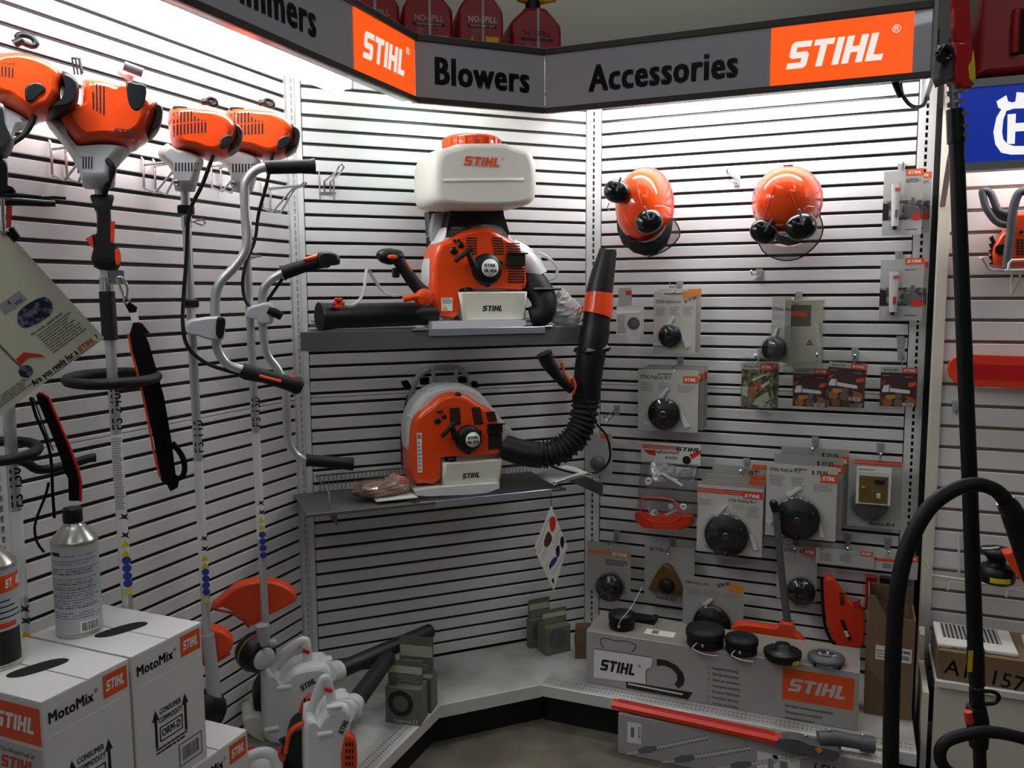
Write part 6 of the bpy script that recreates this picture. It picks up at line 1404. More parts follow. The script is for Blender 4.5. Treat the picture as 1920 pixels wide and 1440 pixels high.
# --- Autocut 40-4 with a small carburettor kit card in front
p = Pack('Autocut 40-4 pack with half hidden black spool', 1592, 858, 1688, 992, .07, 'card_grey', GP, skew=4)
for k in range(2): p.rect(1602, 858 + k*6, 1686, 861.5 + k*6, 'ink_orange', 'red_stripe')
p.disc(1632, 942, 34, .03, 'grey_dark'); p.text('Autocut 40-4', 1632, 984, 8, sx=.75)
p = Pack('small clear kit card of brass parts in front of the Autocut 40-4 pack', 1607, 873, 1669, 949, .12, 'paper_white', GP)
p.rect(1612, 892, 1664, 946, 'brass', 'printed_field'); p.lines(1610, 877, 1645, 882, 1, 'ink_grey')
for x0, y0, x1, y1, m, n in ((1640, 897, 1658, 906, 'black_plastic', 'fuel_filter'), (1644, 925, 1651, 935, 'white_plastic', 'needle_valve'), (1635, 920, 1638, 927, 'brass', 'spring')): a, b = p.q(x0, y0), p.q(x1, y1); MB().box(a[0], b[0], -.012, -.002, b[1], a[1], b=.002).build(n, m, p.t)
c = p.q(1620, 918); MB().lathe([(.010, 0), (.010, .004), (.006, .006), (.0005, .006)], 16, M=Matrix.Translation((c[0], -.002, c[1])) @ RXF).build('diaphragm', 'brass', p.t); p.clear(1610, 884, 1666, 947, .016)
display_hook(1650, 840, 'the Autocut 40-4 pack', .15)
# --- lower row
p = Pack('Autocut pack with amber band and black dome head, lowest at the left', 1101, 1016, 1182, 1120, .10, 'card_grey', GP, skew=-6)
p.rect(1103, 1034, 1181, 1042, 'ink_amber', 'amber_band'); q = p.q(1163, 1038); logo(p.t, q[0], q[1], -.0012, 30*p.kx, 6*p.kz, 'ink_white'); p.lines(1135, 1050, 1178, 1062, 3, 'ink_black'); p.disc(1146, 1105, 28, .045, 'black_gloss')
display_hook(1157, 1003, 'the amber-banded Autocut pack', .13)
p = Pack('Polycut 5-3 pack with amber triangular head', 1209, 1020, 1301, 1141, .07, 'card_grey', GP)
tri = smooth_poly([p.q(*a) for a in ((1248, 1054), (1262, 1060), (1278, 1092), (1280, 1110), (1255, 1112), (1222, 1110), (1222, 1100), (1235, 1070))], 3); MB().dome_prism(tri, -.03, -.001, .01).build('plastic_head', 'amber_plastic', p.t)
c = p.q(1254, 1096); MB().lathe([(.032, 0), (.032, .03), (.028, .038), (.0005, .038)], 24, M=Matrix.Translation((c[0], -.012, c[1])) @ RXF).build('cutting_head', 'black_plastic', p.t)
p.text('$17.95', 1219, 1029, 8).text('Polycut 5-3', 1231, 1128, 7); display_hook(1262, 1016, 'the Polycut 5-3 pack', .13)
p = Pack('PolyCut 41-3 pack standing on the long carton', 1281, 1078, 1393, 1196, .11, 'card_grey', GP)
p.rect(1366, 1085, 1392, 1102, 'ink_amber', 'logo_badge'); p.text('STIHL PolyCut 41-3', 1285, 1092, 6.5, sx=.68).text('$38.85', 1345, 1092, 8, rot=(0, -.3, 0)); p.lines(1288, 1103, 1315, 1118, 5, 'ink_faint').lines(1320, 1103, 1350, 1118, 5, 'ink_faint').lines(1356, 1105, 1388, 1116, 4, 'ink_faint')
p.blade(1336, 1120, 1321, 1136, 8).disc(1337, 1172, 38, .03)
p = Pack('PolyCut pack with dark disc behind the long grey handle', 1458, 1020, 1530, 1130, .06, 'card_grey', GP)
p.badge(1506, 1022, 1528, 1037); p.text('STIHL 47-3', 1470, 1030, 8); p.disc(1503, 1108, 27, .04, 'black_gloss').lines(1472, 1040, 1500, 1056, 5, 'ink_faint'); display_hook(1493, 1020, 'the pack behind the grey handle', .08)
# red folding saw bag under white card
p = Pack('white header card above the red tool pouch', 1530, 1026, 1638, 1067, .10, 'grey_tape', 'header cards at the lower right', name='header_card', cat='card')
p.badge(1612, 1024, 1636, 1036); p.lines(1537, 1038, 1562, 1060, 6, 'ink_grey').lines(1575, 1038, 1598, 1056, 5, 'ink_grey'); p.text('10"', 1536, 1030, 7); display_hook(1590, 1010, 'the red tool pouch', .14)
T = Tr('R', 1580, 1150, .10); t = T.thing('tool_pouch', 'glossy red curved tool pouch with black zip hanging above the carton end', 'pouch')
W6 = lambda *q: [(1520 + a/6.545, 1010 + b/6.545) for a, b in q]
pc_ = slab(T, W6((150, 510), (200, 470), (270, 480), (340, 590), (420, 700), (520, 830), (620, 765), (600, 830), (650, 900), (665, 1000), (660, 1300), (600, 1370), (400, 1360), (300, 1290), (230, 1180), (190, 1020), (160, 800)), .10, .035, 'pouch_body', 'red_cover', t, .012, 1)
MB().tube([T.v(*a, .09) for a in W6((140, 470), (145, 700), (160, 950), (190, 1120), (260, 1260), (340, 1340))], .006, 8, sub=2).build('black_piping', 'black_plastic', t)
MB().tube([T.v(*a, .104) for a in W6((385, 1000), (430, 1120), (480, 1240))], .0055, 8).build('zip_pull', 'black_plastic', pc_)
MB().tube([T.v(*a, .107) for a in W6((425, 1130), (455, 1200))], .006, 8).build('zip_tag', 'paper_white', pc_)
v = T.v(*W6((385, 740))[0], .103); logo(pc_, v.x, v.z, v.y - .002, .055, .017, 'ink_black', (0, PI/2*.95, 0))
MB().prism(T.P(W6((500, 770), (610, 765), (545, 850)), .098), -.004, .0).build('pouch_flap', 'red', pc_)
# packs at the far right
p = Pack('cream pack with orange stripe beside the red tool pouch', 1641, 1028, 1686, 1072, .09, 'card_light', 'header cards at the lower right', name='header_card', cat='card', skew=3)
p.rect(1641, 1046, 1680, 1052, 'ink_orange', 'orange_stripe'); p.lines(1656, 1056, 1676, 1066, 3, 'ink_black'); display_hook(1664, 1018, 'the cream striped card', .13)
T = Tr('R', 1635, 1110, .08); t = T.thing('tool_pack', 'dim red and black tool in clear pack behind the black hose', 'tool pack')
MB().box(*[c for c in rect(T, 1624, 1080, 1642, 1145)][:2], 0, .03, *rect(T, 1624, 1080, 1642, 1145)[2:], b=.004).build('tool_body', 'can_red', t)
r4 = rect(T, 1650, 1082, 1668, 1142); MB().box(r4[0], r4[1], 0, .03, r4[2], r4[3], b=.004).build('tool_body', 'black_plastic', t); r4 = rect(T, 1620, 1076, 1688, 1150); MB().box(r4[0], r4[1], -.012, .035, r4[2], r4[3], b=.006).build('clear_case', 'clear_plastic', t)
p = Pack('white header card with orange logo at the far right upright', 1697, 1040, 1720, 1086, .07, 'grey_tape', 'header cards at the lower right', name='header_card', cat='card', skew=4); p.badge(1699, 1038, 1720, 1051)
T = Tr('R', 1695, 1130, .06); t = T.thing('tool_pack', 'narrow tool with red and wooden strips below the far right card', 'tool pack')
r4 = rect(T, 1686, 1095, 1694, 1145); MB().box(r4[0], r4[1], 0, .02, r4[2], r4[3], b=.003).build('wooden_strip', 'cardboard', t); r4 = rect(T, 1694, 1100, 1702, 1160); MB().box(r4[0], r4[1], 0, .02, r4[2], r4[3], b=.003).build('red_strip', 'red_cover', t); r4 = rect(T, 1702, 1090, 1708, 1165); MB().box(r4[0], r4[1], 0, .02, r4[2], r4[3], b=.002).build('dark_sleeve', 'grey_dark', t)

# --- grey handled tool with orange foot leaning on the panel
T = Tr('R', 1475, 1195, .20); t = T.thing('lever_tool', 'long grey handled tool with black knob and orange foot leaning on the packs', 'tool')
MB().tube([T.v(1455, 960, .19), T.v(1466, 1080, .20), T.v(1478, 1178, .21)], [.0125, .0135, .0145], 12).build('tool_handle', 'grey_dark', t)
MB().tube([T.v(1449, 937, .195), T.v(1450, 942, .195), T.v(1455, 958, .19)], [.008, .0165, .0155], 14).build('end_knob', 'black_gloss', t)
slab(T, [(1372, 1176), (1400, 1172), (1455, 1180), (1462, 1170), (1486, 1172), (1490, 1190), (1508, 1205), (1500, 1216), (1440, 1208), (1380, 1200)], .24, .05, 'tool_foot', 'orange_dull', t, .008)
# ================================================================= cartons and spools on the right deck
LB = dict(u0=.155, u1=1.113, d0=.27, d1=.478, z0=ZD + .0005, z1=.368)
t = thing('long_carton', 'long grey vacuum kit carton with white bag drawing and orange logo', 'carton', 'R', LB['u0'], LB['z0'], LB['d1'])
Lx, Ly, Lz = LB['u1'] - LB['u0'], LB['d1'] - LB['d0'], LB['z1'] - LB['z0']
MB().box(0, Lx, 0, Ly, 0, Lz, b=.002).build('carton_body', 'box_grey', t)
MB().box(.003, Lx - .003, .003, Ly - .003, Lz, Lz + .0008).build('carton_lid', 'lid_grey', t)
MB().box(Lx*.995, Lx, 0, Ly, 0, Lz, b=.001).build('carton_edge', 'card_light', t)
def fq(x, y): u, z = U('R', x, y, LB['d1']); return (u - LB['u0'], z - LB['z0'])
def art(pts, m, name, y=-.0006, sm=0, par=t): return MB().prism(smooth_poly([fq(*p) for p in pts], sm) if sm else [fq(*p) for p in pts], y, y + .0004).build(name, m, par)
K4 = lambda *q: [(1080 + a/4.5, 1000 + b/4.5) for a, b in q]
art(K4((155, 972), (645, 1048), (640, 1132), (600, 1145), (590, 1165), (592, 1270), (148, 1215)), 'paper_white', 'bag_drawing')
b = MB(); b.tube([(q[0], -.0008, q[1]) for q in [fq(*p) for p in K4((155, 972), (645, 1048), (640, 1132), (600, 1145), (590, 1165), (592, 1270))]], .0012, 5, flat=.3); b.tube([(q[0], -.0008, q[1]) for q in [fq(*p) for p in K4((235, 970), (205, 915), (220, 888), (260, 885), (330, 905), (430, 910), (500, 940), (500, 970), (470, 1000))]], .0014, 5, sub=3, flat=.3); b.build('drawn_outline', 'ink_black', t)
art(K4((420, 1248), (985, 1342), (945, 1402), (425, 1305)), 'tube_dark', 'tube_drawing'); art(K4((440, 1262), (900, 1352), (900, 1364), (440, 1274)), 'ink_white', 'tube_drawing', -.0009)
art(K4((682, 1058), (760, 1070), (850, 1115), (905, 1180), (918, 1240), (905, 1280), (868, 1310), (830, 1275), (855, 1235), (850, 1190), (805, 1140), (745, 1115), (682, 1120)), 'tube_dark', 'elbow_drawing')
a = fq(*K4((355, 1130))[0]); logo(t, a[0], a[1], -.0014, .140, .044, 'ink_black', (0, -.0, 0)); text('®', .016, 'ink_black', t, a[0] + .082, a[1] + .018, -.0014, 0)
for i, s_ in enumerate(('Saugeinrichtung', 'Set za usisavanje', 'Sada za vysavanie', 'Komplet nasavny', 'Kosimo fylliszivo', 'Komplet za usis', 'Set za usisivanje', 'Emici donanim seti', 'Komplekt usisni')):
    q = fq(1336, 1252 + i*11.0); text(s_, .0150, 'ink_grey', t, q[0], q[1], -.0008, .014, .9, 'LEFT'); MB().prism(circ(q[0] - .014, q[1], .0042, 10), -.0008, -.0003).build('flag_mark', 'ink_faint', t)
for i, s_ in enumerate(('Siurblys urbimo komplektas', 'Iesuksanas komplekts', 'Imemiskomplekt')):
    q = fq(1472, 1322 + i*11.5); text(s_, .0150, 'ink_grey', t, q[0], q[1], -.0008, .014, .9, 'LEFT')
u0_, z1_ = fq(1468, 1253); u1_, z0_ = fq(1600, 1331); zt = fq(1534, 1262)[1]; zb = fq(1534, 1321)[1]
MB().box(u0_, u1_, -.0008, 0, zb, zt).build('logo_badge', 'ink_orange', t); logo(t, (u0_ + u1_)/2, (zt + zb)/2, -.0012, (u1_ - u0_)*.84, (zt - zb)*.42, 'card_light')
u, z = LB['u0'], LB['z1']
def on_lid(x, y, h=0):
    r = sight(x, y); s = (LB['z1'] + .0012 + h - CAM_H)/r.z; return (r.x*s, r.y*s)
q = t.matrix_basis.inverted() @ Vector((*on_lid(1238, 1186), LB['z1'])); MB().box(q.x - .055, q.x + .055, max(.004, q.y - .03), q.y + .02, Lz + .0008, Lz + .0016).build('address_label', 'paper_white', t); MB().box(q.x - .03, q.x - .005, q.y - .02, q.y + .012, Lz + .0016, Lz + .002).build('data_code', 'ink_grey', t)

def spool(label, x, y, r, h, kind):
    t = thing('trimmer_head', label, 'trimmer head', group='black trimmer heads on the long carton'); px, py = on_lid(x, y); t.location = (px, py, LB['z1'] + .0012)
    if kind == 'knob':
        MB().lathe([(r*.9, 0), (r*.98, .004), (r, h*.25), (r*.98, h*.3), (r*1.02, h*.36), (r*1.02, h*.55), (r*.9, h*.62), (r*.45, h*.66), (r*.4, h), (.001, h)], 28).build('spool_body', 'black_plastic', t)
        b = MB()
        for i in range(20): b.box(r*.98, r*1.06, -.004, .004, h*.3, h*.58, 0, .001, M=Matrix.Rotation(2*PI*i/20, 4, 'Z'))
        b.build('grip_ribs', 'black_plastic', t, stuff=True); MB().box(-.014, .014, -r*1.03, -r*.99, h*.05, h*.28).build('yellow_sticker', 'ink_yellow', t, None, (0, 0, .5))
    elif kind == 'ring':
        MB().lathe([(r*.55, .018), (r*.98, .014), (r, .020), (r*.96, .026), (r*.62, h), (r*.56, h), (r*.53, h*.6), (r*.55, .018)], 28, caps=False).build('spool_body', 'grey_dark', t)
        for i in range(4): a = 2*PI*i/4 + .5; MB().box(r*.86, r*.96, -.004, .004, 0, .018).build('foot_peg', 'black_plastic', t, None, (0, 0, a))
        for i in range(6): a = 2*PI*i/6; MB().box(r*.36, r*.56, -.003, .003, h*.55, h*.75).build('spoke', 'white_plastic', t, None, (0, 0, a))
    else:
        MB().lathe([(r*.9, 0), (r*.94, .004), (r*.94, h*.45), (r*.9, h*.5), (r, h*.54), (r, h*.80), (r*.94, h*.92), (r*.4, h), (.001, h)], 30).build('spool_body', 'black_plastic' if kind != 'lid' else 'black_rubber', t)
        MB().tube([(-r*.95*math.cos(.9), -r*.95*math.sin(.9), h*.4), (-r*.9, -r*1.15, h*.3), (-r*.4, -r*1.35, .006), (r*.3, -r*1.5, .003)] if kind != 'up' else [(-r*.35, -r*.93, h*.35), (-r*.25, -r*1.1, h*.8), (r*.5, -r*.9, h*1.5), (r*1.05, -r*.6, h*2.2), (r*1.4, -r*.4, h*2.7)], .0016, 6, sub=4).build('cutting_line', 'white_plastic', t)
        MB().lathe([(.006, 0), (.006, .004), (.002, .004)], 10, M=Matrix.Translation((-r*.35, -r*.93, h*.35)) @ RXF).build('line_eyelet', 'chrome', t)
    return t
spool('black trimmer head with white line curling up at the left end of the long carton', 1166, 1176, .052, .062, 'up')
spool('widest black trimmer head beside the standing PolyCut pack', 1322, 1208, .070, .068, 'lid')
spool('smaller black trimmer head with loose pale line right of the widest', 1390, 1222, .058, .060, 'lid')
spool('ribbed black trimmer head with yellow sticker', 1467, 1236, .060, .056, 'knob')
spool('open grey ring adapter at the right end of the long carton', 1549, 1243, .062, .036, 'ring')
t = thing('guard_plate', 'black plastic guard lying behind the leftmost trimmer head', 'guard'); px, py = on_lid(1205, 1165); t.location = (px, py, LB['z1'] + .0012); t.rotation_euler = (0, 0, -.45)
MB().prism([(-.05, 0), (.05, 0), (.055, .02), (-.045, .012)], -.02, .03).build('guard_body', 'black_plastic', t); MB().box(.035, .055, -.02, .03, .01, .026, b=.003).build('guard_lip', 'black_rubber', t)

# --- open brown carton at the right end of the deck
t = thing('open_carton', 'tall open brown carton with white barcode label at the right deck end', 'carton', 'R', 1.135, ZD + .0005, .335)
cw, cd, ch = .150, .16, .36
for x0, x1, y0, y1, n in ((0, cw, 0, .004, 'carton_front'), (0, cw, cd - .004, cd, 'carton_back'), (0, .004, .004, cd - .004, 'carton_side'), (cw - .004, cw, .004, cd - .004, 'carton_side')): MB().box(x0, x1, y0, y1, 0, ch).build(n, 'cardboard', t)
MB().box(.004, cw - .004, .004, cd - .004, .001, .006).build('carton_bottom', 'cardboard_in', t)
MB().prism([(0, ch), (0, ch + .07), (.02, ch + .07), (.06, ch)], .001, .004).build('side_flap', 'cardboard', t); MB().box(0, .003, .004, cd - .004, ch, ch + .07).build('side_flap', 'cardboard', t)
MB().box(0, cw, cd - .004, cd - .001, ch, ch + .065).build('back_flap', 'cardboard_in', t)
MB().box(.028, .142, -.001, 0, ch - .155, ch - .11 + .005).build('barcode_label', 'paper_white', t); logo(t, .118, ch - .118, -.0014, .044, .010, 'ink_black'); barcode(t, .120, ch - .138, -.0012, .038, .020); lines(t, .032, .07, ch - .15, ch - .118, 3, 'ink_faint', -.0012)

# --- hedge trimmer carton on the floor before the deck, with the attachment lying on it
FB = dict(u0=.325, u1=1.235, d0=.566, d1=.640, z1=.150)
t = thing('long_carton', 'low grey hedge trimmer carton on the floor before the right deck', 'carton', 'R', FB['u0'], 0, FB['d1'])
fx, fy, fz = FB['u1'] - FB['u0'], FB['d1'] - FB['d0'], FB['z1']
MB().box(0, fx, 0, fy, 0.0005, fz, b=.002).build('carton_body', 'box_grey', t)
def gq(x, y): u, z = U('R', x, y, FB['d1']); return (u - FB['u0'], z)
q0, q1 = gq(1178, 1354), gq(1196, 1392); MB().box(q0[0] - .003, q1[0] + .012, -.0008, 0, q1[1] - .006, q0[1] + .002).build('barcode_label', 'paper_white', t); barcode(t, (q0[0] + q1[0])/2 - .002, (q0[1] + q1[1])/2, -.0012, .014, .05)
text('0361678-1', .014, 'ink_black', t, q1[0] + .004, (q0[1] + q1[1])/2, -.0012, .01, .8, 'CENTER', (0, PI/2, 0))
def drawn_trimmer(x0, y0, x1, y1, name):
    a, c = Vector(gq(x0, y0)), Vector(gq(x1, y1)); d = (c - a); L = d.length; n = Vector((-d.y, d.x)).normalized(); e = d.normalized(); b = MB()
    P = lambda s, o: (lambda v: (v.x, v.y))(a + e*(s*L) + n*o)
    b.prism([P(0, -.004), P(.2, -.004), P(.22, .004), P(0, .004)], -.0008, -.0004, 1); b.prism([P(.15, -.008), P(.30, -.012), P(.38, -.006), P(.38, .008), P(.25, .014), P(.15, .008)], -.0009, -.0005, 0)
    b.prism([P(.38, -.005), P(1, -.004), P(1, .004), P(.38, .006)], -.0009, -.0005, 1)
    for i in range(14): s = .4 + .6*i/14; b.prism([P(s, .005), P(s + .02, .005), P(s + .015, .011)], -.0010, -.0006, 0); b.prism([P(s, -.005), P(s + .02, -.005), P(s + .015, -.011)], -.0010, -.0006, 0)
    b.build(name, ['ink_grey', 'card_light'], t, stuff=True)
drawn_trimmer(1175, 1414, 1328, 1382, 'trimmer_drawing'); drawn_trimmer(1240, 1430, 1408, 1402, 'trimmer_drawing'); drawn_trimmer(1345, 1440, 1520, 1418, 'trimmer_drawing')
q0, q1 = gq(1420, 1408), gq(1470, 1440); MB().box(q0[0], q1[0] + .05, -.0008, 0, q1[1] - .03, q0[1]).build('shipping_label', 'paper_white', t); barcode(t, q0[0] + .045, q0[1] - .04, -.0012, .02, .06); barcode(t, q0[0] + .085, q0[1] - .04, -.0012, .03, .06); MB().box(q0[0] + .05, q0[0] + .065, -.0012, -.0008, q0[1] - .015, q0[1] - .002).build('printed_mark', 'ink_black', t)
q = gq(1525, 1436); text('( EH', .040, 'ink_black', t, q[0], q[1] - .004, -.0012, .02, .9, 'LEFT'); q = gq(1604, 1440); MB().box(q[0], q[0] + .05, -.0012, 0, q[1] - .03, q[1] + .004).build('logo_badge', 'ink_orange', t)
MB().box(fx - .22, fx - .004, .003, fy - .003, fz, fz + .0012).build('printed_flap', 'paper_white', t)
b = MB()
for i in range(5):
    x = fx - .21
    while x < fx - .02: w = .008 + .02*_pr.random(); b.add([(x, .010 + i*.012, fz + .0016), (x + w, .010 + i*.012, fz + .0016), (x + w, .014 + i*.012, fz + .0016), (x, .014 + i*.012, fz + .0016)], [(0, 1, 2, 3)]); x += w + .005
b.build('small_print', 'ink_faint', t, stuff=True)

t = thing('hedge_attachment', 'hedge trimmer attachment with bright red blade cover and grey gearbox', 'hedge trimmer', 'R', .30, 0, .61)
z_ = .163
A = at('R', 0, 0, 0); 
MB().prism([(-.020, -.012), (.020, -.012), (.022, .002), (.012, .012), (-.012, .012), (-.022, .002)], 0, .585, M=Matrix.Translation((.0, -.002, z_ + .008)) @ Matrix.Rotation(-PI/2 - .055, 4, 'Z')).build('blade_cover', 'red_cover', t)
MB().prism([(-.010, .012), (.010, .012), (.006, .018), (-.006, .018)], .02, .56, M=Matrix.Translation((.0, -.002, z_ + .008)) @ Matrix.Rotation(-PI/2 - .055, 4, 'Z')).build('cover_rib', 'red', t)
gx = .575; M = Matrix.Translation((gx, -.034, z_)) @ Matrix.Rotation(-.055, 4, 'Z')
MB().prism(smooth_poly([(0, -.012), (.10, -.014), (.17, -.016), (.185, .0), (.18, .02), (.10, .022), (.06, .030), (0, .018)], 2), -.024, .024, M=M).build('gearbox', 'grey_dark', t)
MB().tube([M @ Vector(p) for p in ((.12, .01, .03), (.17, .03, .036), (.26, .045, .030))], [.026, .024, .022], 16).build('gear_housing', 'grey_dark', t)
MB().tube([M @ Vector(p) for p in ((.245, .042, .031), (.285, .050, .028))], [.027, .026], 14).build('shaft_clamp', 'grey_dark', t)
for p in ((.08, .01, .030), (.15, .02, .062), (.25, .045, .056)): MB().ball(M @ Vector(p), .006, 10, 6).build('gear_screw', 'chrome', t)
MB().prism([(-.012, 0), (0, -.012), (.012, 0), (0, .012)], -.001, .001, M=M @ Matrix.Translation((.125, -.0255, .012))).build('warning_sticker', 'ink_amber', t)
# ================================================================= neighbouring display at the right
HX = [355, 396, 438, 479, 520, 560.5, 600.6, 641.5, 681, 721, 762, 800, 840, 879.5, 917.5, 956, 993.5, 1032, 1070, 1108, 1147, 1184, 1222]
hz = [U('H', 1785, y)[1] for y in HX]; step = (hz[0] - hz[-1])/(len(hz) - 1)
ua = U('H', 1766, 700)[0]
w = struct(MB().box(ua - .03, ua + 1.1, .016, .03, .05, 2.5).build('wall_far', 'brown_slot', None, at('H', 0, 0), (0, 0, WALL['H'][2])))
zs = [hz[0] + step*i for i in range(6, 0, -1)] + [hz[0] - step*i for i in range(0, 28) if hz[0] - step*i > .12]
me = MB().box(ua, ua + 1.1, 0, .014, -(step - .011)/2, (step - .011)/2, b=.002).mesh('slat', 'board_white')
for i in range(len(zs) - 1): obj('slat', me, w, (0, 0, (zs[i] + zs[i + 1])/2))
MB().box(ua, ua + 1.1, .004, .012, 0.1, 2.4).build('slot_back', 'brown_slot', w)
# cream end board with shaped bracket
tb = struct(MB().box(ua - .034, ua + .002, -.012, .04, 0, 2.45, b=.002).build('trim_5', 'cream_board', None, at('H', 0, 0), (0, 0, WALL['H'][2])))
MB().prism([(-.30, 2.10), (-.20, 2.06), (-.012, 1.93), (-.012, 2.45), (-.30, 2.45)], ua - .034, ua - .016, M=Matrix(((0, 1, 0, 0), (1, 0, 0, 0), (0, 0, 1, 0), (0, 0, 0, 1)))).build('sign_bracket', 'cream_board', tb)
MB().prism([(-.30, .0), (-.012, .0), (-.012, .42), (-.04, .40), (-.055, .31), (-.30, .30)], ua - .034, ua - .016, M=Matrix(((0, 1, 0, 0), (1, 0, 0, 0), (0, 0, 1, 0), (0, 0, 0, 1)))).build('base_bracket', 'cream_board', tb)

# lit blue sign with crowned H emblem
T = Tr('H', 1812, 315, .34); t = T.thing('brand_sign', 'lit blue sign with white crowned letter H emblem', 'sign')
x0, z0 = T.p(1808, 306); zt = T.p(1812, 166)[1]
MB().box(x0 - .02, x0 + .8, 0, .05, z0, zt).build('sign_panel', 'blue_lit', t); MB().box(x0 - .02, x0 + .8, -.008, .05, zt, zt + .024).build('frame_rail', 'sign_alu', t); MB().box(x0 - .02, x0 + .8, -.008, .05, z0 - .024, z0).build('frame_rail', 'sign_alu', t)
MB().box(x0 - .02, x0 + .8, .05, .33, zt + .004, zt + .016).build('canopy_top', 'canopy_under', t)
Vq = lambda *q: [(1740 + a/4.3636, b/4.3636) for a, b in q]
cx = T.p(1740 + 860/4.3636, 240)[0]
def mirror(pts): return pts + [(2*cx - x, z) for x, z in reversed(pts)]
outer = mirror(T.P(Vq((860, 790), (790, 760), (725, 755), (715, 830), (690, 840), (655, 830), (640, 780), (560, 830), (575, 880), (600, 895), (560, 960), (535, 1080), (550, 1180), (600, 1250), (680, 1265), (860, 1262))))
inner = mirror(T.P(Vq((860, 885), (700, 890), (640, 910), (615, 980), (605, 1080), (615, 1140), (650, 1180), (700, 1195), (860, 1195))))
MB().prism(outer, -.002, 0).build('emblem', 'blue_white', t); MB().prism(inner, -.003, -.0021).build('emblem_field', 'blue_lit', t)
hh = T.P(Vq((650, 938), (718, 932), (714, 1010), (860, 1008))) + [(2*cx - x, z) for x, z in reversed(T.P(Vq((650, 938), (718, 932), (714, 1010))))]
hb = T.P(Vq((645, 1180), (708, 1178), (712, 1078), (860, 1076))); hh = T.P(Vq((650, 938), (718, 932), (714, 1010))) + [(2*cx - x, z) for x, z in reversed(T.P(Vq((650, 938), (718, 932), (714, 1010))))] + [(2*cx - x, z) for x, z in T.P(Vq((645, 1180), (708, 1178), (712, 1078)))] + list(reversed(T.P(Vq((645, 1180), (708, 1178), (712, 1078)))))
MB().prism(hh, -.004, -.0031).build('emblem_letter', 'blue_white', t)
fixture('fluorescent tube behind the blue sign', 'H', ua + .06, ua + 1.0, U('H', 1812, 250, .25)[1], .25, 'tube_lit_warm')

# chainsaw on white wire bracket
Cz = lambda *q: [(1800 + a/6.261, 330 + b/6.261) for a, b in q]
T = Tr('H', 1900, 500, .10); t = T.thing('chainsaw', 'orange chainsaw with grey handles on a white wire bracket', 'chainsaw')
MB().tube([T.v(*p, .12) for p in Cz((560, 575), (470, 560), (400, 510), (340, 430), (300, 360), (275, 260), (262, 180), (300, 170), (355, 200), (390, 270), (420, 350), (450, 410), (540, 440), (590, 450))], .0115, 12, sub=3, flat=1.3).build('rear_handle', 'grey_dark', t)
slab(T, Cz((330, 380), (420, 380), (440, 410), (560, 440), (560, 560), (460, 540), (390, 480)), .125, .03, 'handle_web', 'grey_dark', t, .006)
MB().tube([T.v(*p, .17) for p in Cz((550, 1080), (565, 900), (600, 620), (620, 420), (660, 260), (710, 190), (780, 180), (900, 200), (1000, 320), (1030, 520))], .0135, 12, sub=3).build('front_handle', 'grey_dark', t)
body_ = slab(T, Cz((545, 440), (700, 405), (900, 400), (1100, 480), (1120, 900), (1050, 1060), (560, 1080), (400, 1050), (385, 900), (400, 820), (470, 700), (550, 620)), .13, .10, 'engine_body', 'orange', t, .02, 1)
slots(T, [Cz((660 + 50*i, 745 + 33*j), (695 + 50*i, 742 + 33*j), (695 + 50*i, 760 + 33*j), (660 + 50*i, 763 + 33*j)) for i in range(6) for j in range(6)], .131, 'cooling_slots', 'black_hole', body_)
slab(T, Cz((415, 830), (470, 800), (540, 800), (540, 920), (470, 930), (420, 900)), .133, .03, 'sprocket_cover', 'black_plastic', t, .004)
b = MB(); b.prism(T.P(Cz((385, 700), (420, 780), (395, 830), (390, 1040), (335, 1035), (375, 1005), (335, 945), (375, 930), (335, 870), (372, 865), (340, 800), (375, 790), (345, 725)), .11), -.012, .0); b.build('bumper_spikes', 'black_plastic', t)
MB().ball(T.v(*Cz((720, 655))[0], .135), .006, 10, 6).build('cover_nut', 'black_plastic', t)
T = Tr('H', 1880, 510, 0); t = T.thing('wire_bracket', 'white coated wire bracket carrying the chainsaw', 'bracket')
MB().tube([T.v(*p, d) for p, d in zip(Cz((230, 970), (262, 955), (330, 1080), (380, 1105), (560, 1105)), (.16, .16, .13, .12, .12))], .0045, 8).build('bracket_wire', 'board_white', t)
MB().tube([T.v(*p, .19) for p in Cz((530, 1110), (570, 1100), (575, 1030), (610, 990), (760, 985), (900, 990))], .0045, 8).build('bracket_wire', 'board_white', t); MB().tube([T.v(*p, .19) for p in Cz((530, 1110), (900, 1100))], .0045, 8).build('bracket_wire', 'board_white', t)
MB().tube([T.v(*p, .02) for p in Cz((610, 1110), (605, 1390))], .004, 8).build('bracket_leg', 'board_white', t); MB().tube([T.v(*Cz((605, 1390))[0], .02), T.v(*Cz((700, 1200))[0], .10), T.v(*Cz((715, 1110))[0], .18)], .004, 8).build('bracket_leg', 'board_white', t)

# red bar cover
T = Tr('H', 1850, 695, .05); t = T.thing('bar_cover', 'long red plastic chainsaw bar cover hanging flat', 'bar cover')
Bq = lambda *q: [(1640 + a/4, 640 + b/4) for a, b in q]
pl = T.P(Bq((590, 130), (555, 175), (546, 220), (560, 265), (600, 310), (660, 330), (1400, 375), (1400, 122), (740, 102), (640, 112)))
MB().dome_prism(pl, 0, .03, .006, 2).build('cover_body', 'red_cover', t)
pl = T.P(Bq((740, 170), (1400, 190), (1400, 305), (740, 275))); MB().prism(pl, -.002, .0).build('cover_groove', 'red', t)
display_hook(1792, 762, '', .04, 'H', True, 'small clear hook on the far display below the red bar cover')

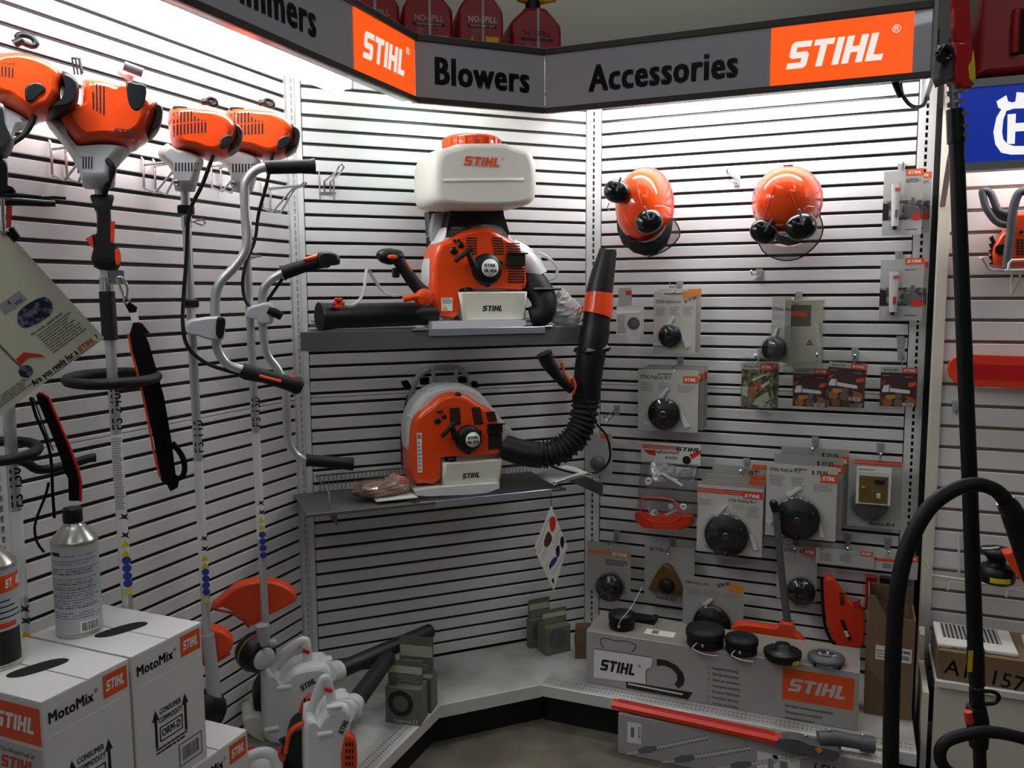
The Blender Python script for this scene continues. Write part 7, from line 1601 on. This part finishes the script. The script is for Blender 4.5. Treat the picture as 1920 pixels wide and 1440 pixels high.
# trimmer head with yellow label on a clear wire ledge, orange guard beside
Aq = lambda *q: [(1640 + a/3, 960 + b/3) for a, b in q]
T = Tr('H', 1870, 1090, .10); t = T.thing('trimmer_head', 'black trimmer head with yellow label on the wire ledge of the far display', 'trimmer head')
c = T.v(*Aq((680, 385))[0], .12); k = T.k(1/3)
MB().lathe([(95*k, 0), (100*k, 20*k), (98*k, 70*k), (80*k, 90*k), (50*k, 95*k), (48*k, 125*k), (70*k, 150*k), (90*k, 165*k), (90*k, 185*k), (40*k, 200*k), (.001, 200*k)], 28, M=Matrix.Translation((c.x, c.y, c.z))).build('spool_body', 'black_plastic', t)
MB().lathe([(101*k, 12*k), (101*k, 42*k)], 20, M=Matrix.Translation((c.x, c.y, c.z)), caps=False, arc=(-2.0, -.9)).build('yellow_label', 'ink_yellow', t)
MB().tube([T.v(*p, .19) for p in Aq((600, 205), (650, 205), (700, 198))], .003, 6).build('cutting_line', 'white_plastic', t)
T = Tr('H', 1905, 1060, .20); t = T.thing('deflector_guard', 'orange plastic deflector at the right edge above the wire ledge', 'guard')
slab(T, Aq((720, 235), (775, 222), (860, 300), (900, 420), (860, 430), (770, 320)), .20, .05, 'guard_body', 'orange', t, .006, 1); slab(T, Aq((790, 280), (830, 300), (860, 360), (830, 370)), .203, .02, 'guard_recess', 'orange_deep', t, .003, 1)
T = Tr('H', 1800, 1095, 0); t = T.thing('wire_ledge', 'clear wire ledge with white rods across the far display', 'shelf')
MB().tube([T.v(*p, .16) for p in Aq((275, 260), (325, 355), (500, 380), (760, 430), (900, 455))], .0035, 8).build('ledge_rod', 'board_white', t); MB().tube([T.v(*p, .16) for p in Aq((410, 440), (425, 392), (500, 398), (520, 450))], .003, 8).build('ledge_rod', 'board_white', t)
MB().tube([T.v(*p, .16) for p in Aq((740, 480), (750, 425), (860, 430))], .003, 8).build('ledge_rod', 'board_white', t); MB().tube([T.v(*p, .01) for p in Aq((474, 115), (474, 350))], .004, 8).build('ledge_upright', 'board_white', t)
a, b2 = T.v(*Aq((330, 362))[0], .16), T.v(*Aq((900, 450))[0], .16); MB().box(a.x, b2.x, -.16, -.005, a.z - .012, a.z - .009).build('clear_tray', 'clear_plastic', t)

# low shelf with print packs and a marked carton
zsh = U('H', 1800, 1340, .30)[1]
t = thing('base_shelf', 'white base shelf of the far display under the marked carton', 'shelf', 'H', ua, 0, 0)
MB().box(0, 1.1, -.32, -.0, .335, .355).build('shelf_board', 'board_white', t); MB().box(0, 1.1, -.30, -.28, 0, .335).build('shelf_front', 'cream_board', t)
T = Tr('H', 1830, 1385, .30); zc = .356
t = thing('marked_carton', 'brown carton with handwritten A11 157B on the far display base', 'carton', 'H', ua + .004, zc, .30)
zt_ = U('H', 1800, 1312, .30)[1]; chh = max(.10, zt_ - zc); MB().box(0, .62, 0, .26, 0, chh, b=.002).build('carton_body', 'cardboard', t)
q = U('H', 1765, 1372, .30)[0] - ua - .004; text('A11', .072, 'ink_black', t, q, chh*.45, -.001, .004, .95, 'LEFT', (0, .12, 0)); text('157B', .072, 'ink_black', t, q + .128, chh*.45 - .014, -.001, .004, .95, 'LEFT', (0, .12, 0))
def print_pack(label, x0, x1, dz, ang):
    t = thing('print_pack', label, 'paper pack', 'H', ua + .004, zc + chh + .001 + dz, .28, group='printed paper packs on the marked carton'); t.rotation_euler.z += ang
    MB().box(x0, x1, 0, .20, 0, .014, b=.003).build('paper_stack', 'paper_white', t); MB().box(x0 + .02, x1 - .04, .06, .19, .014, .0150).build('striped_print', 'stripe_print', t); lines(t, x0 + .04, x1 - .05, 0, .01, 1, 'ink_faint', -.0008)
    return t
print_pack('striped printed paper pack on the marked carton beside the cream board', .0, .235, 0, 0); print_pack('second striped paper pack on the marked carton at the right edge', .26, .50, 0, -.05)

# gas cans on top
def gas_can(label, x, wall, y_base, d, w, yellow):
    u, z = U(wall, x, y_base, d); t = thing('fuel_jug', label, 'gas can', wall, u, ZS1 + .001, d - .05, group='red no-spill gas cans on top of the signs')
    k = w/2
    prof = smooth_poly([(-k, .01), (-k*.96, 0), (k*.96, 0), (k, .01), (k, .15), (k*.93, .19), (k*.62, .225), (k*.34, .245), (-k*.34, .245), (-k*.62, .225), (-k*.93, .19), (-k, .15)], 2)
    MB().dome_prism(prof, 0, .15, .02, 3).build('can_body', 'can_red', t)
    MB().cyl((0, .06, .235), (0, .06, .285), .030, n=20).build('can_cap', 'black_plastic', t)
    text('NO-SPILL', .030, 'ink_white', t, .004, .145, -.0012, .012, .85); MB().box(-k*.6, k*.65, -.0008, 0, .118, .128).build('slogan_band', 'ink_black', t); text("THE BETTER NUMBER 1 BUDDY", .008, 'ink_white', t, .004, .123, -.0014, .01, .8)
    MB().box(k*.02, k*.12, -.0010, 0, .005, .24).build('level_strip', 'grey_tape', t); MB().box(k*.2, k*.75, -.0010, 0, .068, .086).build('yellow_label', 'ink_yellow', t); lines(t, -k*.45, -k*.1, .085, .11, 4, 'ink_faint', -.001)
    MB().prism([(-k*.45, .03), (-k*.36, .03), (-k*.36, .07), (-k*.32, .075), (-k*.405, .09), (-k*.48, .075), (-k*.45, .07)], -.001, -.0006).build('figure_mark', 'ink_amber', t)
    if yellow: MB().tube([(-.06, .06, .30), (0, .06, .295), (.09, .05, .305)], [.02, .028, .02], 14).build('pour_spout', 'ink_yellow', t)
    return t
def jug_at(label, x, yb, Y, w, yellow):
    r = sight(x, yb); s = Y/r.y; p = r*s; t = gas_can(label, 900, 'C', 60, .3, w, yellow); t.location = (p.x, p.y, ZS1 + .0005); t.rotation_euler = (0, 0, math.radians(12)); return t
jug_at('leftmost red gas can behind the slanting sign edge', 700, 40, 3.10, .19, False)
jug_at('red gas can second from left above the Blowers sign', 803, 75, 3.17, .188, False)
jug_at('red gas can third from left above the Blowers sign', 903, 82, 3.19, .170, False)
jug_at('red gas can with black cap and yellow spout above the Blowers sign', 1006, 92, 3.36, .205, True)
T = Tr('H', 1880, 145, .30); t = T.thing('fuel_jug', 'big red plastic gas can above the blue sign at the right', 'gas can')
x0, zb = T.p(1826, 146); zt = T.p(1880, -60)[1]
MB().dome_prism(smooth_poly([(x0, zb + .01), (x0 + .01, zb), (x0 + .34, zb), (x0 + .35, zb + .01), (x0 + .35, zb + .26), (x0 + .30, zb + .31), (x0 + .06, zb + .30), (x0 + .005, zb + .24)], 2), -.02, .16, .025, 3).build('can_body', 'can_red', t)
hx = T.p(1893, 80)[0]; MB().box(hx, hx + .06, -.024, .02, zb + .05, zb + .185, b=.006).build('handle_recess', 'black_hole', t); MB().tube([(hx + .012, -.03, zb + .055), (hx + .010, -.032, zb + .12), (hx + .012, -.03, zb + .18)], .012, 10).build('can_handle', 'can_red', t)

# ---------------------------------------------------------------- long black pole saw standing near the right display
PY = 1.75
def pv(x, y, Y=PY): r = sight(x, y); s = Y/r.y; return Vector((r.x*s, r.y*s, r.z*s + CAM_H))
t = thing('pole_pruner', 'long black pole with red saw head standing before the far display', 'pole tool'); o_ = pv(1833, 1420); t.location = o_
L = lambda x, y, Y=PY: pv(x, y, Y) - o_
MB().tube([L(1793, 262), L(1806, 600), L(1818, 900), L(1829, 1222)], [.0150, .0155, .0158, .0160], 20).build('pole_tube', 'black_plastic', t)
MB().tube([L(1790, 205), L(1793, 268)], [.0165, .0175], 18).build('upper_sleeve', 'black_plastic', t)
MB().tube([L(1783, 160), L(1787, 212)], [.0105, .0125], 16).build('shaft_neck', 'chrome', t)
for x, y in ((1777, 158), (1778, 176), (1778, 197), (1798, 170), (1798, 190), (1806, 212), (1808, 235), (1808, 252)): MB().cyl(L(x, y, PY - .012), L(x + 3, y, PY - .022), .0055, n=8).build('clamp_bolt', 'chrome', t)
hk = MB(); 
def flat_part(pts, Y, dp, name, m, ins=.006):
    cen = [L(x, y, Y) for x, y in pts]; b = MB(); b.dome_prism([(p.x, p.z) for p in cen], cen[0].y, cen[0].y + dp, ins, 2); return b.build(name, m, t)
flat_part(Vq((150, 345), (225, 345), (240, 640), (120, 690), (90, 600), (120, 470)), PY, .03, 'pulley_housing', 'grey_dark')
MB().lathe([(.017, 0), (.017, .01), (.009, .012), (.009, .004)], 18, M=Matrix.Translation(L(1769, 103, PY - .005)) @ RXF).build('pulley', 'black_gloss', t)
flat_part(Vq((220, 335), (350, 340), (378, 400), (392, 560), (390, 680), (350, 725), (280, 720), (235, 640)), PY - .01, .03, 'saw_bracket', 'red')
flat_part(Vq((332, 540), (360, 490), (375, 410), (386, 520), (392, 640), (370, 680), (340, 640)), PY - .012, .01, 'yellow_sticker', 'ink_yellow', .002)
flat_part(Vq((210, -300), (330, -280), (345, 60), (362, 390), (300, 345), (225, 335)), PY, .018, 'saw_scabbard', 'red', .003)
MB().tube([L(1829, 1216), L(1830, 1250), L(1832, 1284), L(1832, 1288)], [.0178, .0178, .0160, .009], 18).build('lower_sleeve', 'black_plastic', t)
MB().box(-.006, .004, -.0008, 0, -.024, .024).build('yellow_label', 'ink_yellow', t, L(1820, 1240, PY - .0185))
MB().cyl(L(1833, 1284), L(1833, 1296), .010, n=14).build('shaft_neck', 'chrome', t)
MB().tube([L(1831, 1290), L(1832, 1320)], .0155, 16).build('hanger_clamp', 'black_plastic', t)
MB().tube([L(x, y) for x, y in ((1842, 1296), (1862, 1297), (1873, 1306), (1865, 1318), (1845, 1320))], .0045, 8, sub=3).build('hanger_loop', 'black_plastic', t)
MB().tube([L(1830, 1324), L(1832, 1350), L(1835, 1372), L(1835, 1400)], [.020, .024, .022, .019], 16).build('control_grip', 'black_rubber', t)
MB().tube([L(1815, 1334, PY - .02), L(1818, 1355, PY - .02)], .009, 10).build('trigger', 'red_cover', t); MB().tube([L(1851, 1360, PY - .015), L(1852, 1372, PY - .015)], .007, 10).build('trigger_lock', 'red_cover', t)
MB().tube([L(1836, 1395), L(1840, 1500), L(1845, 1640)], .0135, 16).build('lower_shaft', 'black_plastic', t)
lp = [(1762, 1412), (1772, 1392), (1800, 1380), (1850, 1372), (1910, 1382), (1960, 1402), (1975, 1425), (1940, 1450), (1860, 1462), (1790, 1452), (1768, 1435)]
MB().tube([L(x, y, PY - .10) for x, y in lp], .0125, 12, closed=True, sub=3).build('loop_handle', 'black_rubber', t)

# flexible black hose with grip, in front of the pole
PH = 1.55
t = thing('suction_hose', 'thick black flexible hose arching past the pole to a grip at the right edge', 'hose'); o_ = pv(1672, 1560, PH); o_.z = 0.0; t.location = o_
L = lambda x, y, Y=PH: pv(x, y, Y) - o_
MB().tube([L(x, y) for x, y in ((1672, 1640), (1670, 1480), (1671, 1340), (1676, 1200), (1684, 1100), (1704, 1020), (1740, 955), (1785, 920), (1830, 908), (1868, 920), (1890, 945))], [.0152]*6 + [.0146, .0140, .0136, .0138, .0150], 18, sub=4).build('hose_body', 'black_rubber', t)
MB().tube([L(1884, 938), L(1892, 950), L(1902, 968)], [.0165, .0195, .0205], 18).build('hose_collar', 'black_gloss', t)
MB().tube([L(1900, 962), L(1915, 1000), L(1945, 1080), L(1960, 1110)], [.022, .024, .027, .024], 18).build('hose_grip', 'black_rubber', t)
